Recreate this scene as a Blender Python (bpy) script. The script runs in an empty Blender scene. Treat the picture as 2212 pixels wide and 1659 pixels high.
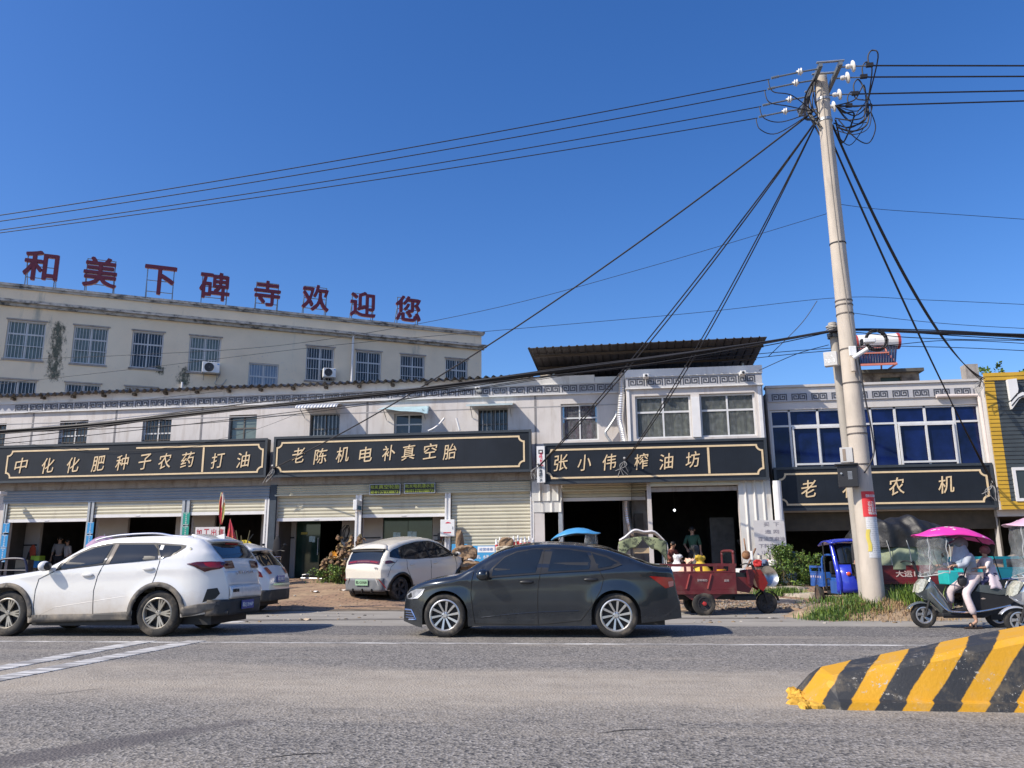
import bpy, bmesh, math, random
import numpy as np
from mathutils import Vector, Matrix
from mathutils.geometry import delaunay_2d_cdt
R=math.radians
sc=bpy.context.scene
COL=sc.collection
random.seed(7)
# ---------------------------------------------------------------- camera
CAM_H=1.15; YAW=7.3; PITCH=12.4; ROLL=0.5; FPX=1726.0; PW=2212.0; PH=1659.0
_r=Vector((math.cos(R(YAW)),math.sin(R(YAW)),0)); _fh=Vector((-math.sin(R(YAW)),math.cos(R(YAW)),0)); _z=Vector((0,0,1))
C_F=_fh*math.cos(R(PITCH))+_z*math.sin(R(PITCH)); _u=-_fh*math.sin(R(PITCH))+_z*math.cos(R(PITCH))
C_R=_r*math.cos(R(ROLL))-_u*math.sin(R(ROLL)); C_U=_u*math.cos(R(ROLL))+_r*math.sin(R(ROLL)); C_O=Vector((0,0,CAM_H))
cd=bpy.data.cameras.new('camera'); cam=bpy.data.objects.new('camera',cd); COL.objects.link(cam)
cd.sensor_fit='HORIZONTAL'; cd.sensor_width=36.0; cd.lens=36.0*FPX/PW; cd.clip_start=0.1; cd.clip_end=2000
cam.matrix_world=Matrix(((C_R.x,C_U.x,-C_F.x,0),(C_R.y,C_U.y,-C_F.y,0),(C_R.z,C_U.z,-C_F.z,CAM_H),(0,0,0,1)))
sc.camera=cam
# ---------------------------------------------------------------- light
SUN_TRAVEL=Vector((0.95,0.62,-1.0)).normalized()
SUN_EL=math.asin(-SUN_TRAVEL.z); SUN_AZ=math.atan2(-SUN_TRAVEL.x,-SUN_TRAVEL.y)
w=bpy.data.worlds.new('World'); sc.world=w; w.use_nodes=True
nt=w.node_tree; nt.nodes.clear()
sky=nt.nodes.new('ShaderNodeTexSky'); sky.sky_type='NISHITA'; sky.sun_disc=False
sky.sun_elevation=SUN_EL; sky.sun_rotation=SUN_AZ; sky.altitude=60; sky.air_density=1.0; sky.dust_density=0.8; sky.ozone_density=4.0
bg=nt.nodes.new('ShaderNodeBackground'); bg.inputs['Strength'].default_value=0.13
wo=nt.nodes.new('ShaderNodeOutputWorld'); hs=nt.nodes.new('ShaderNodeHueSaturation'); hs.inputs['Saturation'].default_value=1.27; hs.inputs['Hue'].default_value=.511; nt.links.new(sky.outputs[0],hs.inputs['Color']); nt.links.new(hs.outputs[0],bg.inputs[0]); nt.links.new(bg.outputs[0],wo.inputs[0])
sd=bpy.data.lights.new('sun','SUN'); sd.energy=4.2; sd.angle=R(0.53); sd.color=(1.0,0.91,0.78)
sun=bpy.data.objects.new('sun',sd); COL.objects.link(sun); sun.rotation_euler=SUN_TRAVEL.to_track_quat('-Z','Y').to_euler(); sun.location=(-20,-10,30)
vs=sc.view_settings; vs.view_transform='Standard'; vs.look='None'; vs.gamma=1; vs.exposure=0.45
# picture-measuring helpers: where the ray of a photo point meets a real plane of the place
def ray(px,py): return C_R*((px-PW/2)/FPX)+C_U*((PH/2-py)/FPX)+C_F
def at_y(px,py,Y): d=ray(px,py); return C_O+d*(Y/d.y)
def at_z(px,py,Z=0.0): d=ray(px,py); return C_O+d*((Z-CAM_H)/d.z)
def xz(px,py,Y): p=at_y(px,py,Y); return (p.x,p.z)
# ---------------------------------------------------------------- mesh helpers
WSHIFT={}
class MB:
    def __init__(s): s.v=[]; s.f=[]; s.mi=[]
    def add(s,vs,fs,mi=0):
        b=len(s.v); s.v.extend([tuple(v) for v in vs]); s.f.extend([tuple(i+b for i in f) for f in fs]); s.mi.extend([mi]*len(fs)); return s
    def quad(s,a,b,c,d,mi=0): return s.add([a,b,c,d],[(0,1,2,3)],mi)
    def box(s,x0,y0,z0,x1,y1,z1,mi=0,M=None):
        vs=[(x0,y0,z0),(x1,y0,z0),(x1,y1,z0),(x0,y1,z0),(x0,y0,z1),(x1,y0,z1),(x1,y1,z1),(x0,y1,z1)]
        if M is not None: vs=[M@Vector(v) for v in vs]
        return s.add(vs,[(0,3,2,1),(4,5,6,7),(0,1,5,4),(1,2,6,5),(2,3,7,6),(3,0,4,7)],mi)
    def bar(s,a,b,w,h=None,mi=0):
        a=Vector(a); b=Vector(b); h=h or w; d=(b-a); L=d.length
        if L<1e-6: return s
        M=Matrix.Translation(a)@d.to_track_quat('Z','Y').to_matrix().to_4x4()
        return s.box(-w/2,-h/2,0,w/2,h/2,L,mi,M)
    def tube(s,pts,r,n=8,mi=0,cap=True,closed=False):
        pts=[Vector(p) for p in pts]; m=len(pts)
        rr=r if isinstance(r,(list,tuple)) else [r]*m
        up=None; rings=[]
        for i,p in enumerate(pts):
            if closed: t=pts[(i+1)%m]-pts[i-1]
            elif i==0: t=pts[1]-pts[0]
            elif i==m-1: t=pts[-1]-pts[-2]
            else: t=(pts[i+1]-pts[i]).normalized()+(pts[i]-pts[i-1]).normalized()
            if t.length<1e-9: t=Vector((0,0,1))
            t.normalize()
            if up is None:
                up=Vector((0,0,1)) if abs(t.z)<0.9 else Vector((1,0,0))
            a=t.cross(up)
            if a.length<1e-6: a=t.orthogonal()
            a.normalize(); b=a.cross(t).normalized(); up=b
            rings.append([p+(a*math.cos(2*math.pi*k/n)+b*math.sin(2*math.pi*k/n))*rr[i] for k in range(n)])
        vs=[q for rg in rings for q in rg]; fs=[]
        for i in range(m if closed else m-1):
            j=(i+1)%m
            for k in range(n):
                fs.append((i*n+k,i*n+(k+1)%n,j*n+(k+1)%n,j*n+k))
        if cap and not closed: fs.append(tuple(range(n))[::-1]); fs.append(tuple((m-1)*n+k for k in range(n)))
        return s.add(vs,fs,mi)
    def cyl(s,a,b,r0,r1=None,n=16,mi=0): return s.tube([a,b],[r0,r0 if r1 is None else r1],n,mi)
    def lathe(s,prof,M=None,n=24,mi=0,closed=False):
        # prof: (r,h) about local z
        vs=[];fs=[];m=len(prof)
        for (r,h) in prof:
            for k in range(n):
                v=Vector((r*math.cos(2*math.pi*k/n),r*math.sin(2*math.pi*k/n),h)); vs.append(M@v if M is not None else v)
        for i in range(m if closed else m-1):
            j=(i+1)%m
            for k in range(n): fs.append((i*n+k,i*n+(k+1)%n,j*n+(k+1)%n,j*n+k))
        return s.add(vs,fs,mi)
    def poly(s,pts,y0,y1,mi=0,M=None):
        # polygon in (x,z), extruded along y from y0 (front) to y1
        n=len(pts); vs=[(p[0],y0,p[1]) for p in pts]+[(p[0],y1,p[1]) for p in pts]
        if M is not None: vs=[M@Vector(v) for v in vs]
        fs=[tuple(range(n)),tuple(range(2*n-1,n-1,-1))]+[(i,n+i,n+(i+1)%n,(i+1)%n)[::-1] for i in range(n)]
        return s.add(vs,fs,mi)
    def ell(s,c,rx,ry=None,rz=None,n=12,m=8,mi=0,M=None,jit=0):
        ry=rx if ry is None else ry; rz=rx if rz is None else rz; vs=[];fs=[]
        for i in range(m+1):
            th=math.pi*i/m
            for k in range(n):
                ph=2*math.pi*k/n; j=1+(random.uniform(-jit,jit) if jit else 0)
                v=Vector((rx*j*math.sin(th)*math.cos(ph),ry*j*math.sin(th)*math.sin(ph),rz*j*math.cos(th)))
                if M is not None: v=M@v
                vs.append(v+Vector(c))
        for i in range(m):
            for k in range(n): fs.append((i*n+k,(i+1)*n+k,(i+1)*n+(k+1)%n,i*n+(k+1)%n))
        return s.add(vs,fs,mi)
    def grid(s,fn,nu,nv,mi=0):
        vs=[fn(i/nu,j/nv) for j in range(nv+1) for i in range(nu+1)]
        fs=[(j*(nu+1)+i,j*(nu+1)+i+1,(j+1)*(nu+1)+i+1,(j+1)*(nu+1)+i) for j in range(nv) for i in range(nu)]
        return s.add(vs,fs,mi)
    def strip(s,pts,w,y0,y1,mi=0,closed=False):
        # flat band of width w following (x,z) points, extruded y0..y1 (mitred)
        n=len(pts); P=[Vector((p[0],p[1])) for p in pts]; L=[];Rr=[]
        for i in range(n):
            a=P[i-1] if (i>0 or closed) else None; b=P[(i+1)%n] if (i<n-1 or closed) else None
            d1=(P[i]-a).normalized() if a is not None else None; d2=(b-P[i]).normalized() if b is not None else None
            if d1 is None: d1=d2
            if d2 is None: d2=d1
            n1=Vector((-d1.y,d1.x)); n2=Vector((-d2.y,d2.x)); mm=(n1+n2)
            mm=mm.normalized() if mm.length>1e-6 else n1
            k=min(2.0,1/max(0.3,mm.dot(n1))); L.append(P[i]+mm*w/2*k); Rr.append(P[i]-mm*w/2*k)
        for i in range(n if closed else n-1):
            j=(i+1)%n
            s.poly([L[i],L[j],Rr[j],Rr[i]][::-1],y0,y1,mi)
        return s
    def build(s,name,mats,parent=None,smooth=False,bevel=0,flat_angle=None):
        me=bpy.data.meshes.new(name); V=s.v; loc=None
        if parent is None:
            a=np.array(V,dtype=float); lo=a.min(0); hi=a.max(0); loc=Vector(((lo[0]+hi[0])/2,(lo[1]+hi[1])/2,lo[2]))
            V=[(v[0]-loc.x,v[1]-loc.y,v[2]-loc.z) for v in V]
        me.from_pydata(V,[],s.f); mats=mats if isinstance(mats,(list,tuple)) else [mats]
        for m in mats: me.materials.append(m)
        if len(mats)>1:
            me.polygons.foreach_set('material_index',s.mi)
        if smooth: me.polygons.foreach_set('use_smooth',[True]*len(me.polygons))
        me.update()
        o=bpy.data.objects.new(name,me); COL.objects.link(o)
        if parent is None: o.location=loc
        else:
            o.parent=parent
            if parent.name in WSHIFT: o.matrix_parent_inverse=Matrix.Translation(-WSHIFT[parent.name])
        if smooth and flat_angle: 
            bm=bmesh.new(); bm.from_mesh(me); bmesh.ops.remove_doubles(bm,verts=bm.verts,dist=1e-5)
            for e in bm.edges:
                if len(e.link_faces)==2 and e.calc_face_angle(0)>R(flat_angle): e.smooth=False
            bm.to_mesh(me); bm.free()
        if bevel:
            md=o.modifiers.new('bevel','BEVEL'); md.width=bevel; md.segments=2; md.limit_method='ANGLE'; md.angle_limit=R(40)
        return o
def tag(o,label=None,cat=None,group=None,kind=None):
    if label: o['label']=label
    if cat: o['category']=cat
    if group: o['group']=group
    if kind: o['kind']=kind
    return o
def thing(name,label,cat,loc=(0,0,0),rotz=0,group=None,world=False):
    o=bpy.data.objects.new(name,None); COL.objects.link(o); o.empty_display_size=0.3; o.location=loc; o.rotation_euler=(0,0,rotz)
    tag(o,label,cat,group)
    if world: WSHIFT[o.name]=Vector(loc)
    return o
def copy_tree(o,parent=None):
    c=o.copy(); COL.objects.link(c)
    if parent is not None: c.parent=parent
    for ch in list(o.children): copy_tree(ch,c)
    return c
# ---------------------------------------------------------------- materials
MATS={}
def nd(nt,t,**kw):
    n=nt.nodes.new(t)
    for k,v in kw.items(): setattr(n,k,v)
    return n
def mix_col(nt,fac,a,b,mode='MIX'):
    n=nt.nodes.new('ShaderNodeMix'); n.data_type='RGBA'; n.blend_type=mode
    for sock,val in ((n.inputs['Factor'],fac),(n.inputs[6],a),(n.inputs[7],b)):
        if hasattr(val,'is_output'): nt.links.new(val,sock)
        else: sock.default_value=(val if sock.type!='RGBA' else ((*val,1) if len(val)==3 else val))
    return n.outputs[2]
def ramp(nt,src,lo,hi):
    n=nt.nodes.new('ShaderNodeMapRange'); n.inputs[1].default_value=lo; n.inputs[2].default_value=hi; nt.links.new(src,n.inputs[0]); return n.outputs[0]
def noise(nt,vec,scale,detail=4,rough=.55,stretch=None):
    if stretch:
        mp=nt.nodes.new('ShaderNodeMapping'); mp.inputs['Scale'].default_value=stretch; nt.links.new(vec,mp.inputs[0]); vec=mp.outputs[0]
    n=nt.nodes.new('ShaderNodeTexNoise'); n.inputs['Scale'].default_value=scale; n.inputs['Detail'].default_value=detail; n.inputs['Roughness'].default_value=rough
    nt.links.new(vec,n.inputs['Vector']); return n.outputs['Fac']
def mat(name,col,rough=.6,metal=0,var=.12,vscale=4,bump=0,bscale=25,stain=None,stain_lo=.55,stain_hi=.7,stain_scale=1.5,stain_stretch=None,coat=0,spec=.5,extra=None):
    """procedural principled material: base colour broken up by noise, optional stains of their own colour, optional bump"""
    if name in MATS: return MATS[name]
    m=bpy.data.materials.new(name); m.use_nodes=True; nt=m.node_tree; b=nt.nodes['Principled BSDF']
    tc=nt.nodes.new('ShaderNodeTexCoord'); v=tc.outputs['Object']
    b.inputs['Roughness'].default_value=rough; b.inputs['Metallic'].default_value=metal; b.inputs['Specular IOR Level'].default_value=spec
    if coat: b.inputs['Coat Weight'].default_value=coat; b.inputs['Coat Roughness'].default_value=.06
    c=Vector(col); f=noise(nt,v,vscale)
    out=mix_col(nt,ramp(nt,f,.3,.7),tuple(c*(1-var)),tuple(min(1,x) for x in c*(1+var)))
    if stain:
        s=noise(nt,v,stain_scale,6,.65,stain_stretch); out=mix_col(nt,ramp(nt,s,stain_lo,stain_hi),out,stain)
    if extra: out=extra(nt,v,out,b)
    nt.links.new(out,b.inputs['Base Color'])
    if bump:
        h=noise(nt,v,bscale,5,.6); bp=nt.nodes.new('ShaderNodeBump'); bp.inputs['Strength'].default_value=bump; bp.inputs['Distance'].default_value=.02
        nt.links.new(h,bp.inputs['Height']); nt.links.new(bp.outputs[0],b.inputs['Normal'])
    MATS[name]=m; return m
def glassy(name,tint,alpha=.75,rough=.05,cloud=.35):
    """thin clear sheet: mostly see-through with a glossy surface"""
    if name in MATS: return MATS[name]
    m=bpy.data.materials.new(name); m.use_nodes=True; nt=m.node_tree; nt.nodes.clear()
    o=nt.nodes.new('ShaderNodeOutputMaterial'); t=nt.nodes.new('ShaderNodeBsdfTransparent'); t.inputs[0].default_value=(*tint,1)
    p=nt.nodes.new('ShaderNodeBsdfPrincipled'); p.inputs['Base Color'].default_value=(.75,.78,.78,1); p.inputs['Roughness'].default_value=rough
    tc=nt.nodes.new('ShaderNodeTexCoord'); s=noise(nt,tc.outputs['Object'],9,5,.7); f=nt.nodes.new('ShaderNodeMapRange'); f.inputs[1].default_value=.45; f.inputs[2].default_value=.75; f.inputs[3].default_value=1-alpha; f.inputs[4].default_value=min(1,1-alpha+cloud)
    nt.links.new(s,f.inputs[0]); x=nt.nodes.new('ShaderNodeMixShader'); nt.links.new(f.outputs[0],x.inputs[0]); nt.links.new(t.outputs[0],x.inputs[1]); nt.links.new(p.outputs[0],x.inputs[2]); nt.links.new(x.outputs[0],o.inputs[0])
    MATS[name]=m; return m
def patchy(name,col):
    """thin broken film of dirt: noise decides where it has flaked away"""
    m=mat(name,col,.95,var=.4,vscale=9); nt=m.node_tree; b=nt.nodes['Principled BSDF']; tc=nt.nodes.new('ShaderNodeTexCoord')
    a=noise(nt,tc.outputs['Object'],4.5,7,.78,(1.3,1,.7)); e=nt.nodes.new('ShaderNodeAttribute'); e.attribute_name='edge'
    q=nt.nodes.new('ShaderNodeMath'); q.operation='MULTIPLY_ADD'; nt.links.new(e.outputs['Fac'],q.inputs[0]); q.inputs[1].default_value=.26; nt.links.new(a,q.inputs[2]); al=nt.nodes.new('ShaderNodeMath'); al.operation='MULTIPLY'; nt.links.new(ramp(nt,q.outputs[0],.58,.74),al.inputs[0]); al.inputs[1].default_value=.85; nt.links.new(al.outputs[0],b.inputs['Alpha']); return m
# ---------------------------------------------------------------- lettering
_TXT={}
def glyphs(s,bold=0.0):
    """flat outline mesh of a string: (2-D verts, faces, bounds)"""
    k=(s,bold)
    if k in _TXT: return _TXT[k]
    cu=bpy.data.curves.new('txt','FONT'); cu.body=s; cu.size=1; cu.resolution_u=3; cu.offset=bold; cu.fill_mode='FRONT'
    o=bpy.data.objects.new('txt',cu); COL.objects.link(o); bpy.context.view_layer.update()
    dg=bpy.context.evaluated_depsgraph_get(); e=o.evaluated_get(dg); me=e.to_mesh()
    bm=bmesh.new(); bm.from_mesh(me); bmesh.ops.remove_doubles(bm,verts=bm.verts,dist=1e-5); bm.verts.index_update()
    V=[(v.co.x,v.co.y) for v in bm.verts]; F=[tuple(v.index for v in f.verts) for f in bm.faces]
    E=[tuple(v.index for v in e2.verts) for e2 in bm.edges if len(e2.link_faces)==1]
    bm.free(); e.to_mesh_clear(); bpy.data.objects.remove(o); bpy.data.curves.remove(cu)
    if not V: V=[(0,0)]
    xs=[v[0] for v in V]; ys=[v[1] for v in V]
    _TXT[k]=(V,F,E,(min(xs),max(xs),min(ys),max(ys))); return _TXT[k]
def put_text(B,s,cx,cz,h,y,depth=.01,w=None,bold=0.0,warp=None,mi=0,M=None,fit=True):
    if bold>0:   # heavier strokes: the same outline laid a little to each side, each layer a hair deeper
        for i,(dx,dz) in enumerate(((0,0),(1,.6),(-1,-.6),(.6,-1),(-.6,1))):
            put_text(B,s,cx+dx*bold*h,cz+dz*bold*h,h,y+i*.0015,depth,w,0,warp,mi,M,fit)
        return
    """add string s to builder, centred at (cx,cz) in the xz plane, glyph height h, front face at y, going back by depth"""
    V,F,E,(x0,x1,y0,y1)=glyphs(s,bold)
    k=h/max(1e-6,(y1-y0)) if fit else h; kx=k if w is None else w/max(1e-6,(x1-x0))
    P=[]
    for (a,b) in V:
        p=((a-(x0+x1)/2)*kx,(b-(y0+y1)/2)*k)
        if warp: p=warp(*p)
        P.append((cx+p[0],cz+p[1]))
    n=len(P); vs=[(p[0],y,p[1]) for p in P]+[(p[0],y+depth,p[1]) for p in P]
    if M is not None: vs=[M@Vector(v) for v in vs]
    fs=[tuple(f) for f in F]+[(a,b,b+n,a+n) for a,b in E]
    B.add(vs,fs,mi)
def catenary(a,b,sag,n=24):
    a=Vector(a); b=Vector(b); return [a.lerp(b,i/n)-Vector((0,0,sag*4*(i/n)*(1-i/n))) for i in range(n+1)]
def smooth_path(P,n=6,closed=False):
    P=[Vector(p) for p in P]; out=[]; m=len(P)
    for i in range(m if closed else m-1):
        p0=P[i-1] if (i>0 or closed) else P[0]; p1=P[i]; p2=P[(i+1)%m]; p3=P[(i+2)%m] if (i+2<m or closed) else P[-1]
        for k in range(n):
            t=k/n; out.append(0.5*((2*p1)+(p2-p0)*t+(2*p0-5*p1+4*p2-p3)*t*t+(3*p1-p0-3*p2+p3)*t**3))
    if not closed: out.append(P[-1])
    return out
def wall_holes(B,x0,x1,z0,z1,y0,y1,holes,mi=0):
    """wall slab with rectangular openings and their reveals"""
    xs=sorted({x0,x1,*[min(max(h[0],x0),x1) for h in holes],*[min(max(h[1],x0),x1) for h in holes]}); zs=sorted({z0,z1,*[min(max(h[2],z0),z1) for h in holes],*[min(max(h[3],z0),z1) for h in holes]})
    nx=len(xs)-1; nz=len(zs)-1
    def solid(i,j):
        if i<0 or j<0 or i>=nx or j>=nz: return False
        cx=(xs[i]+xs[i+1])/2; cz=(zs[j]+zs[j+1])/2
        return not any(h[0]<cx<h[1] and h[2]<cz<h[3] for h in holes)
    for i in range(nx):
        for j in range(nz):
            if not solid(i,j): continue
            a,b,c,d=xs[i],xs[i+1],zs[j],zs[j+1]
            B.quad((a,y0,c),(b,y0,c),(b,y0,d),(a,y0,d),mi); B.quad((b,y1,c),(a,y1,c),(a,y1,d),(b,y1,d),mi)
            if not solid(i-1,j): B.quad((a,y1,c),(a,y0,c),(a,y0,d),(a,y1,d),mi)
            if not solid(i+1,j): B.quad((b,y0,c),(b,y1,c),(b,y1,d),(b,y0,d),mi)
            if not solid(i,j-1): B.quad((a,y1,c),(b,y1,c),(b,y0,c),(a,y0,c),mi)
            if not solid(i,j+1): B.quad((a,y0,d),(b,y0,d),(b,y1,d),(a,y1,d),mi)
    return B
# ---------------------------------------------------------------- materials of the place
def asph(name,base,dust):
    def ex(nt,v,out,b):
        def mth(op,*A):
            m=nt.nodes.new('ShaderNodeMath'); m.operation=op
            for i,q in enumerate(A):
                if hasattr(q,'is_output'): nt.links.new(q,m.inputs[i])
                else: m.inputs[i].default_value=q
            return m.outputs[0]
        sp=nt.nodes.new('ShaderNodeSeparateXYZ'); nt.links.new(v,sp.inputs[0])
        # stone chips of the surface course, two sizes
        vo=nt.nodes.new('ShaderNodeTexVoronoi'); vo.inputs['Scale'].default_value=52; nt.links.new(v,vo.inputs['Vector'])
        chip=nt.nodes.new('ShaderNodeSeparateColor'); nt.links.new(vo.outputs['Color'],chip.inputs[0])
        out=mix_col(nt,ramp(nt,chip.outputs[0],.40,.95),out,(.40,.37,.335))
        out=mix_col(nt,ramp(nt,chip.outputs[1],.66,.84),out,(.08,.075,.07))
        fine=noise(nt,v,190,2,.6); out=mix_col(nt,ramp(nt,fine,.38,.60),mix_col(nt,.45,out,(.05,.05,.05)),out)
        if dust:
            # tan dust: a long drift beside the middle of the carriageway and thinner patches elsewhere
            n1=noise(nt,v,.5,6,.62,(.3,1.0,1)); n2=noise(nt,v,3.0,5,.65)
            yy=mth('MULTIPLY_ADD',n1,3.4,sp.outputs[1]); d=mth('ABSOLUTE',mth('ADD',yy,-DRY)); band=ramp(nt,d,1.6,.15)
            f=mth('MULTIPLY',band,mth('MULTIPLY_ADD',n2,.7,.45)); n3=noise(nt,v,.9,6,.65,(.3,1.2,1)); f=mth('ADD',f,mth('MULTIPLY',ramp(nt,n3,.50,.72),.45)); f=mth('MINIMUM',f,.78)
            out=mix_col(nt,f,out,mix_col(nt,ramp(nt,n2,.3,.7),(.36,.305,.235),(.42,.37,.30)))
            # old tar smear
            ax,ay=TAR; dx=mth('MULTIPLY_ADD',sp.outputs[0],.82,mth('MULTIPLY',sp.outputs[1],-.57)); dy=mth('MULTIPLY_ADD',sp.outputs[0],.57,mth('MULTIPLY',sp.outputs[1],.82))
            px_=ax*.82-ay*.57; py_=ax*.57+ay*.82
            n5=noise(nt,v,2.6,6,.7); q=mth('ADD',mth('POWER',mth('MULTIPLY',mth('ADD',dy,-py_),.62),2.0),mth('POWER',mth('MULTIPLY',mth('ADD',dx,-px_),4.5),2.0)); q=mth('MULTIPLY_ADD',n5,1.6,q)
            out=mix_col(nt,mth('MULTIPLY',ramp(nt,q,1.75,1.15),.78),out,(.10,.088,.085))
        n4=noise(nt,v,.7,6,.7,(.25,1.8,1)); out=mix_col(nt,ramp(nt,n4,.56,.76),out,mix_col(nt,.4,out,(.05,.05,.056)))
        hb=nt.nodes.new('ShaderNodeBump'); hb.inputs['Strength'].default_value=.8; hb.inputs['Distance'].default_value=.010; nt.links.new(vo.outputs['Distance'],hb.inputs['Height']); nt.links.new(hb.outputs[0],b.inputs['Normal'])
        return out
    return mat(name,base,.85,var=.12,vscale=2,extra=ex)
_t=at_z(150,1610); TAR=(_t.x,_t.y-.3); DRY=9.7-0.3
M_ASPH=asph('asphalt',(.220,.200,.172),True); M_ASPH2=asph('old_asphalt',(.135,.128,.122),False)
M_SHOULD=mat('shoulder_concrete',(.30,.28,.245),.9,var=.10,vscale=1.2,stain=(.17,.155,.14),stain_lo=.52,stain_hi=.72,stain_scale=1.3,stain_stretch=(.3,1.6,1),bump=.3,bscale=60)
M_SOIL=mat('soil',(.30,.22,.145),.95,var=.25,vscale=3,stain=(.17,.13,.085),stain_lo=.5,stain_hi=.7,stain_scale=2.2,bump=.8,bscale=30)
M_PAINTLINE=mat('road_paint',(.72,.71,.68),.7,var=.08,vscale=12,stain=(.22,.21,.20),stain_lo=.42,stain_hi=.56,stain_scale=16,stain_stretch=(.14,1.4,1))
def brick_soil(nt,v,out,b):
    br=nt.nodes.new('ShaderNodeTexBrick'); br.inputs['Scale'].default_value=1.7; br.inputs['Mortar Size'].default_value=.035; br.inputs['Color1'].default_value=(.34,.215,.135,1); br.inputs['Color2'].default_value=(.29,.185,.125,1); br.inputs['Mortar'].default_value=(.15,.105,.07,1)
    nt.links.new(v,br.inputs['Vector']); n=noise(nt,v,1.1,5,.6)
    out=mix_col(nt,ramp(nt,n,.48,.66),br.outputs['Color'],out)
    return out
M_BRICKSOIL=mat('worn_brick_paving',(.34,.24,.15),.95,var=.2,vscale=5,bump=.6,bscale=24,extra=brick_soil)
# ---------------------------------------------------------------- ground
B=MB(); B.quad((-600,-600,-.06),(600,-600,-.06),(600,900,-.06),(-600,900,-.06)); tag(B.build('ground',M_SOIL),kind='structure')
B=MB(); B.grid(lambda u,v:(-60+120*u,-14+28.6*v,0.0),24,8); ro=tag(B.build('road',M_ASPH),kind='structure'); ro.data.transform(Matrix.Translation(ro.location)); ro.location=(0,0,0)
B=MB(); B.box(-60,12.9,-.03,60,14.75,.004); tag(B.build('road_patch_strip',M_ASPH2),kind='structure')
B=MB(); B.box(-60,14.6,-.04,60,19.3,.008); tag(B.build('road_shoulder',M_SHOULD),kind='structure')
def verge_z(x,y):
    edge=19.35-(x+8)*0.075 if x>-8 else 19.35
    edge=max(edge,18.3)
    t=max(0,min(1,(y-edge)/6.0)); z=.06+.5*t*t*(3-2*t)
    if x>1.5: z-= .20*min(1,(x-1.5)/3)*t
    z+=.018*math.sin(x*2.3+y*1.7)+.014*math.sin(x*5.1-y*3.3)+.01*math.sin(x*11+y*7.7)
    if y<edge+.02: z=-.05
    return z
B=MB()
def vg(u,v):
    x=-40+80*u; y=18.2+10.6*v; return (x,y,verge_z(x,y))
B.grid(vg,260,90); tag(B.build('dirt_verge',M_BRICKSOIL,smooth=True),kind='structure')
def gz(x,y):
    return verge_z(x,y) if y>18.4 else .008
def ground_hit(px,py):
    # first point of the view ray that touches the shoulder or the rising verge
    d=ray(px,py); t=10.0
    while t<60:
        p=C_O+d*t
        if p.z<=(max(.008,verge_z(p.x,p.y)) if p.y>18.2 else .008): return p
        t+=.02
    return p
# painted lines: the long edge line and the worn diagonal bars
B=MB(); B.box(-60,11.575,-.02,60,11.665,.004); tag(B.build('lane_line',M_PAINTLINE),kind='structure')
def ground_band(pa,pb,w,z=.008):
    a=at_z(*pa); b=at_z(*pb); d=(b-a); d.z=0; d.normalize(); n=Vector((-d.y,d.x,0))*w/2
    B=MB(); 
    A=[a-n,b-n,b+n,a+n]; B.add([(p.x,p.y,z) for p in A]+[(p.x,p.y,-.02) for p in A],[(0,1,2,3),(0,4,5,1),(1,5,6,2),(2,6,7,3),(3,7,4,0)]); return B
for k,(a,b) in enumerate([((-60,1455),(318,1385)),((-60,1478),(425,1385))]):
    tag(ground_band(a,b,.30).build('road_marking',M_PAINTLINE),kind='structure')
B=MB(); B.box(-11.5,15.2,-.02,-7.3,15.5,.013); tag(B.build('road_marking',M_PAINTLINE),kind='structure')

# curb shadow painted as a dark blotchy strip where the shoulder meets the apron
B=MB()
def curb_strip(u,v):
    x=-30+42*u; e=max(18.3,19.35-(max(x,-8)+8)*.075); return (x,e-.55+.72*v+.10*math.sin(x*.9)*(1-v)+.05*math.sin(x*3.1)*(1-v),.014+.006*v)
B.grid(curb_strip,120,3); tag(B.build('curb_shadow_strip',mat('painted_curb_shade',(.11,.085,.06),.8,var=.3,vscale=4,stain=(.26,.22,.17),stain_lo=.5,stain_hi=.62,stain_scale=2.2,stain_stretch=(.4,2,1),bump=.5,bscale=30)),kind='structure')
B=MB(); B.add([(-11.2,15.55,.012),(-6.4,15.75,.012),(-2.5,16.15,.012),(3,16.3,.012),(3,16.6,.012),(-2.4,16.62,.012),(-6.2,16.15,.012),(-11.2,15.95,.012)],[tuple(range(8))]); tag(B.build('damp_streak',mat('damp_concrete',(.17,.155,.135),.7,var=.25,vscale=3)),kind='structure')

for k,pts in enumerate([[(70,1507),(105,1501),(150,1496),(195,1490),(240,1486)],[(560,1640),(640,1630),(735,1626)],[(1290,1585),(1350,1577),(1440,1575)]]):
    P=[at_z(x,y) for x,y in pts]; n=len(P); B=MB(); w=[.002+.010*math.sin(math.pi*i/(n-1)) for i in range(n)]
    B.add([(p.x,p.y-w[i],.003) for i,p in enumerate(P)]+[(p.x,p.y+w[i],.003) for i,p in enumerate(P)],[(i,i+1,n+i+1,n+i) for i in range(n-1)]); tag(B.build('road_crack',mat('crack_dark',(.045,.04,.036),.9)),kind='structure')
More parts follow.
